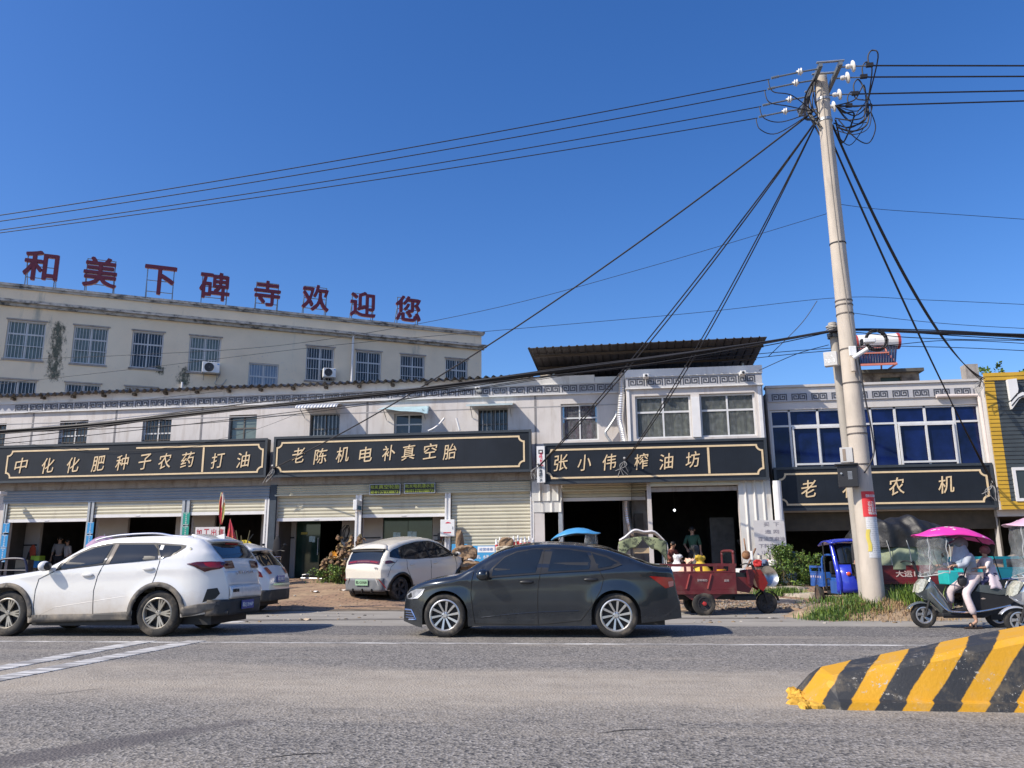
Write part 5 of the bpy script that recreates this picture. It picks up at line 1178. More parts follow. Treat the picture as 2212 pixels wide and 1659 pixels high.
    def top(s,xa,xb,fa,fb,off,m,name,parent=None,n=10,nf=10,inset=None):
        # patch on the upper surface; xa,xb along the car, fa,fb lateral share at both ends (pairs allowed)
        B=MB(); fa=fa if isinstance(fa,tuple) else (fa,fa); fb=fb if isinstance(fb,tuple) else (fb,fb)
        # equal steps along the profile length
        xs=np.linspace(xa,xb,60); L=[0]
        for i in range(1,60): L.append(L[-1]+math.hypot(xs[i]-xs[i-1],s.zt(xs[i])-s.zt(xs[i-1])))
        X_=[float(np.interp(L[-1]*k/n,L,xs)) for k in range(n+1)]
        def fn(u,v):
            x=X_[int(round(v*n))]; f0=fa[0]+(fa[1]-fa[0])*v; f1=fb[0]+(fb[1]-fb[0])*v; return s.on_top(x,f0+(f1-f0)*u,off)
        B.grid(fn,nf,n); return B.build(name,m,parent or s.root,smooth=True)
    def xr(s,z):  # x at which the rear of the profile comes down to z
        for x in np.linspace(s.L*.55,s.L,1500):
            if s.zt(x)<=z and x>s.L*.6: return float(x)
        return s.L
    def rear_x(s,y,z):
        # where the body's rear end stands at this width and height
        x=s.L
        while x>s.L*.6 and (z>s.zt(x) or s.S(x,z)<abs(y)): x-=.004
        return x
    def rear_panel(s,hw,z0,z1,off,m,name,n=20,nz=5,thick=.03,bow=0,parent=None,lean=0):
        B=MB()
        def fn(u,v):
            y=(-1+2*u)*hw; z=z0+(z1-z0)*v; return (s.rear_x(y,z)+off+bow*math.sin(math.pi*v)-lean*(1-v),y,z)
        B.grid(fn,n,nz); o=B.build(name,m,parent or s.root,smooth=True); q=o.modifiers.new('thick','SOLIDIFY'); q.thickness=thick; return o
    def handle(s,x,z,m,w_=.20,h=.035):
        for sd in(-1,1):
            B=MB(); y=s.S(x,z); B.ell((x,sd*(y+.012),z),w_/2,.024,h/2,14,8); o=B.build('door_handle',m,s.root,smooth=True)
    def mirror(s,x,z,m,sz=(.10,.11,.075),mb=None):
        for sd in(-1,1):
            y=s.S(x,z-.02); B=MB(); B.ell((x,sd*(y+.15),z),*sz,16,10); B.bar((x+.02,sd*(y-.01),z-.05),(x+.01,sd*(y+.10),z-.03),.06,.035); o=B.build('wing_mirror',m,s.root,smooth=True)
            B=MB(); B.ell((x+sz[0]*.72,sd*(y+.15),z),sz[0]*.34,sz[1]*.85,sz[2]*.82,14,8); B.build('mirror_glass',mb or M_TRIM,o,smooth=True)
    def wheels(s,rr,**kw):
        for x in s.wx:
            for sd in(-1,1): wheel_parts(s.root,x,sd*(s.W-.125),s.rw,rr,sd,**kw)
    def plate(s,x,z,text,m,tm,w_=.44,h=.14,tilt=0,y=0):
        Mx=Matrix.Translation((x,y,z))@Matrix.Rotation(R(90),4,'Z')@Matrix.Rotation(R(tilt),4,'X')
        B=MB(); B.box(-w_/2,-.006,-h/2,w_/2,.006,h/2,0,Mx); o=B.build('number_plate',m,s.root); B=MB(); put_text(B,text,0,0,h*.58,-.010,.003,w=w_*.86,bold=.012,M=Mx); B.build('plate_lettering',tm,o)
    def text_side_rear(s,t,x,y,z,h,w_,m,name='lettering'):
        Mx=Matrix.Translation((x,y,z))@Matrix.Rotation(R(90),4,'Z'); B=MB(); put_text(B,t,0,0,h,-.004,.006,w=w_,bold=.02,M=Mx); B.build(name,m,s.root)
def tr(pts,f,Y,X0): # photo outline -> (x along car, z) on the near side plane
    out=[]
    for p in pts:
        q=at_y(*f(*p),Y); out.append((q.x-X0,q.z))
    return out
def mono(P):
    out=[P[0]]
    for p in P[1:]: out.append((max(p[0],out[-1][0]+.004),p[1]))
    return out
# ---------------------------------------------------------------- dark grey saloon in the lane
zz3=lambda x,y:(829.6+x/3.333,995.6+y/3.333)
Y0=12.44; X0=at_y(*zz3(103,1100),Y0).x
T=lambda pts:tr(pts,zz3,Y0,X0)
prof=mono(T([(103,1090),(108,1040),(118,975),(135,940),(180,905),(250,878),(330,855),(420,840),(520,822),(600,780),(700,715),(800,660),(900,627),(1000,608),(1160,597),(1300,601),(1450,613),(1580,634),(1700,668),(1800,707),(1900,744),(1985,764),(2060,770),(2085,790),(2098,850),(2115,930),(2138,1010),(2146,1060),(2140,1110)]))
bot=mono(T([(103,1165),(270,1205),(620,1192),(1500,1190),(1850,1168),(2140,1140)]))
M_GREYP=paint('dark_grey_car_paint',(.030,.037,.046),.6,.24,(.050,.052,.054),.36,.12)
wc=T([(433,1132),(1672,1138)])
beltS=pchip([0,1.0,2.0,3.2,4.5],[.98,.99,1.03,1.06,1.08])
S1=Car('saloon_car','dark grey four door saloon car driving left in the near lane','',Y0,0,prof,bot,[wc[0][0],wc[1][0]],.325,.375,.89,beltS,M_GREYP,tum=.40,crease=pchip([0,.8,2,4.4],[.72,.83,.88,1.0])) if False else None
def mk_saloon():
    c=Car('saloon_car','dark grey four door saloon car driving left in the near lane',X0,Y0+.88,0,prof,bot,[wc[0][0],wc[1][0]],.325,.37,.89,beltS,M_GREYP,tum=.42,crease=pchip([0,.8,2,4.4],[.72,.84,.90,1.0]))
    c.wheels(.235,spokes=10,spoke_w=.036,twist=.16)
    trim=T([(735,838),(748,800),(800,745),(860,690),(950,648),(1060,630),(1170,622),(1330,630),(1470,648),(1600,680),(1695,728),(1705,745),(1640,768),(1545,785),(1300,797),(1100,812),(900,826)])
    t=c.side(trim,.003,M_TRIM,'window_trim')
    c.side(T([(776,826),(785,775),(862,697),(950,657),(1060,640),(1137,634),(1090,803),(930,815)]),.007,M_AUTOG,'window')
    c.side(T([(1180,795),(1212,634),(1330,641),(1455,657),(1487,720),(1476,780),(1300,789)]),.007,M_AUTOG,'window'); c.side(T([(1498,668),(1600,694),(1682,735),(1630,757),(1540,772)]),.007,M_AUTOG,'window')
    c.line(T([(740,842),(900,830),(1100,815),(1300,801),(1545,789),(1640,772),(1712,745)]),.007,M_TRIM,'window_rail',off=.006)
    c.line(T([(645,800),(628,880),(626,960),(640,1080),(652,1166)])); c.line(T([(1150,640),(1128,800),(1110,880),(1105,1000),(1108,1172)])); c.line(T([(1490,660),(1548,785),(1580,850),(1560,930),(1500,1040),(1440,1120),(1415,1150)])); c.line(T([(650,1172),(1110,1180),(1415,1150)]),.005)
    c.handle(T([(1027,873)])[0][0],T([(1027,873)])[0][1],M_TRIM,.225,.06); c.handle(T([(1490,855)])[0][0],T([(1490,855)])[0][1],M_TRIM,.225,.06)
    m=T([(722,820)])[0]; c.mirror(m[0],m[1],M_GREYP,(.10,.10,.085))
    c.side(T([(1910,830),(2000,836),(2078,842),(2092,868),(2090,905),(2050,915),(2030,920)]),.006,M_REDL2,'tail_light'); c.side(T([(2048,872),(2088,866),(2090,902),(2056,910)]),.010,mat('pale_red_lens',(.55,.20,.17),.15),'tail_light_lens')
    hl_=c.side(T([(135,968),(165,945),(215,925),(288,922),(262,955),(225,985),(180,1000),(140,1000)]),.005,M_HEADL,'headlight')
    c.side(T([(185,995),(225,975),(262,940),(280,928),(262,965),(228,992)]),.009,M_LEDW,'light_strip',step=.03); c.side(T([(140,975),(172,950),(178,985),(145,996)]),.008,M_TRIM,'lamp_reflector',step=.03)
    c.side(T([(112,1118),(118,1075),(172,1078),(210,1150),(120,1148)]),.004,M_TRIM,'fog_recess',step=.04); c.line(T([(116,1078),(172,1080),(190,1110),(210,1148),(150,1150)]),.014,M_CHROME,'chrome_bracket',parent=c.root,off=.006)
    for k in range(3): c.line(T([(122,1098+18*k),(178+8*k,1100+18*k)]),.005,M_CHROME,'grille_bar',parent=c.root,off=.007)
    c.line(T([(700,1128),(900,1105),(1100,1090),(1400,1080)]),.010,M_GREYP,'sill_crease',parent=c.root,off=-.004)
    # glazing over the top, grille, rear end
    xa=T([(535,822)])[0][0]; xb=T([(905,628)])[0][0]; c.top(xa+.06,xb,(-.90,-.94),(.90,.94),.006,M_AUTOG,'windshield'); c.top(T([(1500,618)])[0][0],T([(1880,735)])[0][0],(-.92,-.86),(.92,.86),.006,M_AUTOG,'rear_window')
    c.top(.035,.10,-.6,.6,.006,M_TRIM,'grille',n=6); c.plate(c.xr(.80)+.012,.80,'皖Q·71A26',mat('plate_blue',(.02,.06,.30),.4),M_WHITEBOX)
    return c
SAL=mk_saloon()
# ---------------------------------------------------------------- white sport utility car
zz1=lambda x,y:(x/4.0,995.6+y/4.0)
T=lambda pts:tr(pts,zz1,Y0,X0)
Y0=12.40; X0=at_y(*zz1(-425,1150),Y0).x
prof=mono(T([(-425,1180),(-420,1120),(-400,1070),(-330,1040),(-150,1015),(0,998),(200,968),(370,935),(470,880),(600,797),(720,728),(850,682),(1000,660),(1300,645),(1560,655),(1680,672),(1740,712),(1795,775),(1845,840),(1872,900),(1888,980),(1898,1060),(1900,1140),(1890,1200),(1860,1260)]))
bot=mono(T([(-425,1330),(-100,1420),(310,1395),(1140,1370),(1570,1350),(1900,1300)]))
M_WHITEP=paint('white_car_paint',(.74,.73,.71),0,.22,(.46,.37,.26),.74,.02)
wc=T([(50,1350),(1355,1335)])
def mk_suv():
    belt=pchip([0,1.6,2.6,3.6,4.4],[1.12,1.13,1.17,1.22,1.3])
    c=Car('white_suv','large white sport utility car with dusty flanks driving left in the near lane',X0,Y0+.87,0,prof,bot,[wc[0][0],wc[1][0]],.36,.415,.90,belt,M_WHITEP,tum=.33,crease=pchip([0,1.5,4.4],[.98,1.0,1.08]),fr_roof=.085,rl=.75,rk=.38)
    c.wheels(.245,spokes=5,spoke_w=.06,paired=True,width=.22,rim=mat('two_tone_rim',(.36,.33,.28),.4,.5,var=.2,vscale=8))
    c.side(T([(488,950),(520,890),(620,815),(760,745),(900,712),(980,706),(1320,706),(1555,722),(1598,730),(1592,748),(1500,815),(1380,850),(1180,872),(900,900),(700,925)]),.003,M_TRIM,'window_trim')
    c.side(T([(510,940),(560,882),(680,800),(800,752),(955,722),(890,880),(700,910)]),.007,M_AUTOG,'window'); c.side(T([(952,890),(1012,722),(1310,722),(1345,760),(1372,852),(1150,875)]),.007,M_AUTOG,'window'); c.side(T([(1348,724),(1550,735),(1555,752),(1470,820),(1392,848)]),.007,M_AUTOG,'window')
    c.side(T([(918,890),(975,716),(1008,716),(948,888)]),.008,mat('taupe_pillar',(.16,.13,.11),.4),'window_pillar',step=.05)
    c.side(T([(1375,725),(1405,727),(1395,768),(1365,766)]),.010,M_WHITEBOX,'window_paper',sides=(-1,),step=.04)
    c.line(T([(480,955),(345,1020),(315,1120),(302,1250),(305,1395)])); c.line(T([(985,715),(905,890),(850,1000),(818,1120),(805,1370)])); c.line(T([(1335,720),(1385,860),(1370,930),(1325,1060),(1310,1105)])); c.line(T([(305,1350),(805,1335),(1140,1300)]),.005)
    for p in((770,985),(1295,930)): q=T([p])[0]; c.handle(q[0],q[1],mat('white_handle',(.68,.67,.65),.3),.21,.07)
    q=T([(435,910)])[0]; c.mirror(q[0],q[1],M_WHITEP,(.085,.11,.085))
    # dark wheel-arch and sill cladding
    for i,w_ in enumerate(c.wx):
        r0=c.ra+.002; r1=c.ra+.075; a=np.linspace(-.12,math.pi+.12,22)
        if i==1: a=np.linspace(.0,math.pi+.12,22)
        ol=[(w_+r1*math.cos(t),c.rw+r1*math.sin(t)) for t in a]+[(w_+r0*math.cos(t),c.rw+r0*math.sin(t)) for t in a[::-1]]
        c.side(ol,.010,M_CLAD,'arch_cladding',thick=.02)
    c.side(T([(262,1398),(285,1330),(800,1320),(1130,1300),(1150,1372),(800,1382)]),.008,M_CLAD,'sill_cladding',thick=.02)
    c.line(T([(340,1330),(480,1265),(800,1215),(1100,1168)]),.016,M_WHITEP,'door_crease',parent=c.root,off=-.013)
    # rear corner lamps, bumper, tailgate
    z=lambda y:T([(1355,y)])[0][1]
    c.side(T([(1618,890),(1700,872),(1800,868),(1850,870),(1885,880),(1886,900),(1880,935),(1845,935),(1800,945),(1755,960),(1728,940),(1680,912)]),.008,M_REDD,'tail_light',thick=.01)
    c.side(T([(1748,880),(1800,876),(1870,880),(1876,900),(1870,925),(1800,922),(1765,905)]),.016,M_REDL2,'tail_light_lens',step=.03)
    for sg in(-1,1):
        f0,f1=(.56,1.0) if sg>0 else (-1.02,-.56); c.top(c.xr(z(872)),c.xr(z(938)),f0,f1,.012,M_REDD,'tail_light',n=6)
    c.top(c.xr(z(722)),c.xr(z(850)),(-.90,-1.0),(.90,1.0),.008,M_AUTOG,'rear_window')
    c.side(T([(1575,1290),(1585,1262),(1720,1235),(1800,1222),(1850,1205),(1845,1262),(1790,1296),(1640,1340),(1580,1345)]),.010,M_CLAD,'bumper_cladding',thick=.02)
    c.side(T([(1735,1225),(1770,1110),(1835,1100),(1850,1150),(1820,1195)]),.006,M_TRIM,'bumper_vent',step=.05)
    # lower dark bumper across the back, tailgate ledge above it
    c.rear_panel(.80,z(1345),z(1205),.03,mat('dark_bumper',(.035,.034,.033),.7,var=.2,stain=(.17,.14,.11),stain_lo=.5,stain_hi=.72,stain_scale=3),'rear_bumper')
    c.rear_panel(.56,z(1200),z(1090),.035,M_WHITEP,'tailgate_ledge',bow=.02)
    c.rear_panel(.62,z(1085),z(960),.004,M_WHITEP,'tailgate_panel',thick=.01)
    c.plate(c.rear_x(0,z(1262))+.06,z(1262),'皖Q·2H46P',mat('plate_blue',(.02,.06,.30),.4),M_WHITEBOX); c.text_side_rear('JETOUR',c.xr(z(985))+.035,0.0,z(975),.055,.62,M_CHROME)
    c.text_side_rear('奇瑞汽车',c.L+.05,-.42,z(1130),.05,.22,M_TRIM)
    for y in(-.58,-.46):
        B=MB(); Mr=Matrix.Translation((c.L-.04,y,z(1320)))@Matrix.Rotation(R(90),4,'Y'); B.lathe([(.035,-.08),(.045,-.08),(.045,.06),(.035,.06)],Mr,16); B.build('exhaust_tip',M_DARKM,c.root)
    # spoiler with its lamp, aerial fin, roof rails
    xs_=c.xr(z(690)); B=MB()
    def fn(u,v):
        f=-1+2*u; p=c.on_top(xs_-.26,f*.90,.012); q=Vector((xs_+.15-.06*f*f,f*.56,z(702)+.005-.015*f*f)); return p.lerp(q,v)
    B.grid(fn,12,4); o=B.build('roof_spoiler',M_WHITEP,c.root,smooth=True); q=o.modifiers.new('thick','SOLIDIFY'); q.thickness=.035
    B=MB(); B.box(xs_+.145,-.22,z(702)-.035,xs_+.16,.22,z(702)-.01); B.build('brake_lamp',M_REDL2,o)
    B=MB(); x=T([(1770,660)])[0][0]-.12; B.poly([(x-.16,c.zt(x-.16)+.04),(x+.03,c.zt(x)+.04),(x+.02,c.zt(x)+.13)],-.02,.02); B.build('aerial_fin',M_WHITEP,c.root)
    for sd in(-1,1):
        B=MB(); P=[]
        for xx in np.linspace(T([(760,720)])[0][0],T([(1620,660)])[0][0],20):
            zt=c.zt(xx); P.append((xx,sd*(c.S(xx,zt)+.01),zt+.045-.04*(abs((xx-2.5)/1.2)**8 if abs(xx-2.5)<1.2 else 1)))
        B.tube(P,.016,8); B.build('roof_rail',M_CHROME if sd<0 else M_TRIM,c.root)
    xa=T([(470,880)])[0][0]; c.top(xa-.02,T([(840,685)])[0][0],(-.9,-.94),(.9,.94),.006,M_AUTOG,'windshield')
    c.side([(.06,.80),(.10,.93),(.45,.98),(.40,.86)],.006,M_HEADL,'headlight'); c.top(.02,.08,-.6,.6,.008,M_TRIM,'grille',n=6)
    Mr=Matrix.Translation((0,0,0)); q=T([(1637,760)])[0]
    B=MB(); y=c.S(*q); Mr=Matrix.Translation((q[0],-(y+.004),q[1]))@Matrix.Rotation(R(90),4,'X'); B.lathe([(0,.006),(.018,.006),(.024,.0)],Mr,16); B.build('pillar_badge',M_CHROME,c.root)
    return c
SUV=mk_suv()
# ---------------------------------------------------------------- cream electric hatchback on the apron
M_CREAM=paint('cream_car_paint',(.66,.62,.54),0,.2,(.40,.33,.24),.45,.02)
def mk_ev():
    prof=[(0,.50),(.02,.60),(.08,.72),(.25,.82),(.55,.92),(.85,1.0),(1.15,1.20),(1.5,1.42),(1.9,1.53),(2.3,1.55),(2.8,1.51),(3.2,1.44),(3.44,1.37),(3.50,1.30),(3.60,1.16),(3.68,1.03),(3.72,.93),(3.77,.80),(3.785,.66),(3.775,.52),(3.74,.42)]
    bot=[(0,.26),(.4,.22),(2.0,.20),(3.4,.24),(3.785,.34)]
    rw=.30; wx=[.70,3.20]; rot=R(241); p=ground_hit(862,1297)
    d=Vector((math.cos(rot),math.sin(rot),0)); nn=Vector((-math.sin(rot),math.cos(rot),0)); o=p-d*3.20-nn*.76
    c=Car('electric_hatchback','cream white electric hatchback charging on the brick apron, rear towards the road','',0,0,prof,bot,wx,rw,.36,.86,1.0,M_CREAM) if False else None
    c=Car('electric_hatchback','cream white electric hatchback charging on the brick apron, rear towards the road',o.x,o.y,rot,prof,bot,wx,rw,.36,.86,pchip([0,1,2.4,3.4],[.98,.98,.95,1.02]),M_CREAM,tum=.42,z0=p.z+3.2*math.sin(R(3.6)),crease=pchip([0,2,3.8],[.72,.78,.82]),fr_roof=.085,rl=.6,rk=.24,fl=.8,fk=.36)
    c.root.rotation_euler=(0,R(3.6),rot)
    c.wheels(.20,spokes=5,spoke_w=.09,width=.19,rim=M_DARKM)
    c.side([(.90,1.0),(1.2,1.18),(1.5,1.36),(1.9,1.46),(2.4,1.46),(2.9,1.40),(3.35,1.30),(3.46,1.24),(3.50,1.12),(3.2,1.06),(2.5,.99),(1.6,.99)],.005,M_AUTOG,'window')
    c.line([(2.12,1.46),(2.02,.99)],.016,M_TRIM,'window_pillar',off=.008)
    c.line([(1.02,1.0),(.98,.75),(1.06,.34)]); c.line([(2.02,.99),(2.05,.7),(2.05,.30)]); c.line([(2.95,1.02),(2.98,.80),(2.86,.58)])
    c.handle(1.86,.86,M_CREAM,.18,.04); c.handle(2.78,.88,M_CREAM,.18,.04); c.mirror(1.05,1.04,M_CREAM,(.09,.11,.07))
    for w_ in wx:
        a_=np.linspace(0,math.pi,22); ol=[(w_+.42*math.cos(t),rw+.42*math.sin(t)) for t in a_]+[(w_+.362*math.cos(t),rw+.362*math.sin(t)) for t in a_[::-1]]; c.side(ol,.008,M_TRIM,'arch_cladding',thick=.02)
    c.side([(1.08,.22),(1.12,.36),(1.5,.32),(2.4,.32),(2.8,.36),(2.83,.24)],.006,M_TRIM,'sill_cladding')
    c.top(c.xr(1.36),c.xr(1.03),(-.99,-1.03),(.99,1.03),.008,M_AUTOG,'rear_window'); 
    B=MB()
    def fn(u,v):
        f=-1+2*u; p=c.on_top(3.38,f*.95,.012); q=Vector((3.565-.05*f*f,f*.66,1.335-.02*f*f)); return p.lerp(q,v)
    B.grid(fn,12,3); c.rear_panel(.60,1.27,1.33,.06,M_TRIM,'spoiler_underside',nz=2,thick=.02); s_=B.build('roof_spoiler',M_CREAM,c.root,smooth=True); q=s_.modifiers.new('thick','SOLIDIFY'); q.thickness=.03
    c.top(c.xr(1.03),c.xr(.945),(-1.03,-1.03),(1.03,1.03),.012,M_REDD,'tail_light',n=5); c.top(c.xr(1.0),c.xr(.98),(-.9,-.9),(-.45,-.45),.018,M_REDL2,'light_strip',n=3); c.top(c.xr(1.0),c.xr(.98),(.45,.45),(.9,.9),.018,M_REDL2,'light_strip',n=3); c.top(c.xr(1.003),c.xr(.985),(-.4,-.4),(.4,.4),.018,mat('lamp_dark_pink',(.25,.10,.10),.2),'light_strip',n=3)
    for sd in(-1,1):
        c.side([(3.36,.97),(3.52,1.04),(3.66,1.03),(3.71,.955),(3.55,.95)],.010,M_REDD,'tail_light',sides=(sd,))
    # grey lower bumper with light slanted inlays
    bm_=c.rear_panel(.72,.27,.60,.02,mat('grey_bumper',(.15,.16,.17),.6,var=.08),'rear_bumper')
    for sd in(-1,1):
        B=MB(); P=[(.48,.60),(.60,.60),(.74,.34),(.60,.34)]
        B.add([(c.rear_x(p[0],p[1])+.045-.04*(.6-p[1])/.33,sd*p[0],p[1]) for p in P]+[(c.rear_x(p[0],p[1])+.0,sd*p[0],p[1]) for p in P],[(0,1,2,3),(7,6,5,4),(0,4,5,1),(1,5,6,2),(2,6,7,3),(3,7,4,0)]); B.build('bumper_inlay',M_CREAM,bm_)
        B=MB(); B.bar((c.rear_x(.62,.58)+.045,sd*.62,.58),(c.rear_x(.74,.36)+.03,sd*.74,.36),.025,.02); B.build('reflector',M_REDL2,bm_)
    B=MB()
    for y in(-.35,.35,0): B.box(3.70,y-.012,.24,3.80,y+.012,.34)
    B.build('diffuser_fin',M_TRIM,bm_)
    c.plate(c.rear_x(0,.5)+.055,.50,'皖U·D59589',mat('plate_green',(.30,.48,.32),.4,var=.1),M_TRIM,.46,.15,tilt=0)
    c.text_side_rear('BYD',c.xr(.86)+.02,.50,.86,.035,.10,M_CHROME); 
    c.line([(3.30,1.03),(3.52,.86),(3.60,.62)],.005)
    c.top(.80,1.45,(-.9,-.94),(.9,.94),.006,M_AUTOG,'windshield'); c.side([(.05,.66),(.10,.76),(.42,.84),(.35,.72)],.006,M_HEADL,'headlight')
    # open charging flap and plug on the front wing (camera side)
    B=MB(); y=c.S(.62,.80); B.box(.52,y-.01,.72,.74,y+.02,.92); B.build('charge_port',M_TRIM,c.root)
    B=MB(); B.tube(smooth_path([(.64,y+.02,.84),(.60,y+.18,.86),(.50,y+.28,.78),(.40,y+.34,.55),(.5,y+.5,.12)]),.028,8); tag(B.build('charging_plug',M_WHITEBOX,c.root))
    return c
EV=mk_ev()
# ---------------------------------------------------------------- second white car behind the large one
M_WHITE2=paint('cool_white_car_paint',(.74,.75,.76),0,.2,(.48,.45,.41),.40,.02)
def mk_c2():
    prof=[(0,.50),(.02,.62),(.1,.76),(.4,.90),(.9,1.0),(1.2,1.12),(1.6,1.38),(2.0,1.55),(2.6,1.62),(3.2,1.60),(3.62,1.53),(3.72,1.47),(3.86,1.32),(4.02,1.14),(4.12,1.04),(4.2,.93),(4.26,.80),(4.29,.66),(4.29,.52),(4.25,.42)]
    bot=[(0,.28),(.5,.22),(2.2,.20),(3.7,.26),(4.29,.38)]
    prof=[(x,.12+(z-.12)*.93) for x,z in prof]; rot=R(2); wx=[.82,3.42]; p=at_y(566,1250,17.5); d=Vector((math.cos(rot),math.sin(rot),0)); nn=Vector((-math.sin(rot),math.cos(rot),0)); o=p-d*4.12+nn*.72
    c=Car('white_crossover','white crossover car with slanted red tail lamps parked behind the large one','',0,0,prof,bot,wx,.33,.385,.88,1.0,M_WHITE2) if False else None
    c=Car('white_crossover','white crossover car with slanted red tail lamps parked half behind the large white car',o.x,o.y,rot,prof,bot,wx,.33,.385,.88,pchip([0,1.5,4.3],[1.0,1.02,1.12]),M_WHITE2,tum=.36,z0=.01,crease=pchip([0,4.3],[.8,.92]),rl=.7,rk=.30)
    c.wheels(.225,spokes=5,spoke_w=.08)
    c.side([(1.1,1.03),(1.4,1.18),(1.7,1.31),(2.1,1.42),(2.7,1.45),(3.2,1.42),(3.5,1.33),(3.2,1.14),(2.4,1.10),(1.6,1.07)],.005,M_AUTOG,'window'); c.line([(2.25,1.43),(2.15,1.08)],.022,M_WHITE2,'window_pillar',off=.008)
    c.line([(1.2,1.05),(1.12,.8),(1.2,.3)]); c.line([(2.15,1.05),(2.18,.7),(2.15,.28)]); c.line([(3.15,1.12),(3.2,.9),(3.0,.6)])
    c.top(c.xr(1.37),c.xr(1.03),(-.86,-.90),(.86,.90),.008,M_AUTOG,'rear_window')
    B=MB()
    def fn(u,v):
        f=-1+2*u; a=c.on_top(3.45,f*.93,.012); q=Vector((3.86-.06*f*f,f*.60,1.39-.02*f*f)); return a.lerp(q,v)
    B.grid(fn,12,3); s_=B.build('roof_spoiler',M_WHITE2,c.root,smooth=True); q=s_.modifiers.new('thick','SOLIDIFY'); q.thickness=.04
    B=MB(); B.box(3.852,-.22,1.355,3.868,.22,1.39); B.build('brake_lamp',M_REDD,s_)
    c.side([(3.55,1.07),(3.75,1.06),(3.98,.99),(4.10,.91),(4.14,.80),(4.05,.82),(3.85,.90),(3.68,.98)],.008,M_REDL2,'tail_light',thick=.01)
    c.side([(3.88,.97),(4.0,.95),(4.08,.87),(3.98,.87)],.015,mat('clear_lens',(.50,.42,.42),.1),'tail_light_lens',step=.04)
    for f0,f1 in((-1,-.70),(.70,1)): c.top(c.xr(1.0),c.xr(.86),f0,f1,.012,M_REDL2,'tail_light',n=5)
    c.rear_panel(.76,.28,.52,.02,mat('dark_bumper',(.035,.034,.033),.7,var=.2),'rear_bumper')
    c.plate(c.rear_x(0,.76)+.03,.76,'皖Q·58L31',mat('plate_blue',(.02,.06,.30),.4),M_WHITEBOX,.44,.15); B=MB(); B.box(4.27,-.5,.62,4.31,.5,.66); B.build('chrome_strip',M_CHROME,c.root)
    c.top(1.15,1.95,(-.9,-.94),(.9,.94),.006,M_AUTOG,'windshield'); c.mirror(1.35,1.12,M_WHITE2)
    B=MB(); B.tube([c.on_top(3.3,.3,0),c.on_top(3.3,.3,0)+Vector((.18,0,.25))],.006,5); B.build('aerial',M_TRIM,c.root)
    return c
C2=mk_c2()
# ---------------------------------------------------------------- people (one continuous skinned body, clothing over it)
def skin(name,V,E,m,parent,sub=1,root=0):
    me=bpy.data.meshes.new(name); me.from_pydata([v[:3] for v in V],E,[]); o=bpy.data.objects.new(name,me); COL.objects.link(o)
    md=o.modifiers.new('s','SKIN'); md.use_smooth_shade=True
    sv=me.skin_vertices[0].data
    for i,v in enumerate(V):
        r=v[3]; sv[i].radius=(r,r) if not isinstance(r,tuple) else r; sv[i].use_root=(i==root)
    sb=o.modifiers.new('d','SUBSURF'); sb.levels=sub; sb.render_levels=sub
    bpy.context.view_layer.update(); ev=o.evaluated_get(bpy.context.evaluated_depsgraph_get()); m2=bpy.data.meshes.new_from_object(ev)
    o.modifiers.clear(); o.data=m2; bpy.data.meshes.remove(me); m2.materials.clear(); m2.materials.append(m); m2.polygons.foreach_set('use_smooth',[True]*len(m2.polygons)); o.name=name; o.parent=parent; return o
STAND=dict(pel=(0,0,.92),spi=(0,.01,1.10),che=(0,.0,1.29),nec=(0,-.01,1.43),hd0=(0,-.025,1.50),hd1=(0,-.03,1.58),hd2=(0,-.02,1.66),
  shL=(.17,0,1.37),elL=(.23,.03,1.10),wrL=(.25,-.05,.87),shR=(-.17,0,1.37),elR=(-.23,.03,1.10),wrR=(-.25,-.05,.87),
  hiL=(.09,0,.87),knL=(.10,-.02,.49),anL=(.10,.03,.09),toL=(.11,-.13,.035),hiR=(-.09,0,.87),knR=(-.10,-.02,.49),anR=(-.10,.03,.09),toR=(-.11,-.13,.035))
RAD=dict(pel=.135,spi=.115,che=.125,nec=.055,hd0=.075,hd1=.092,hd2=.06,sh=.062,el=.042,wr=.028,hi=.09,kn=.056,an=.036,to=.03)
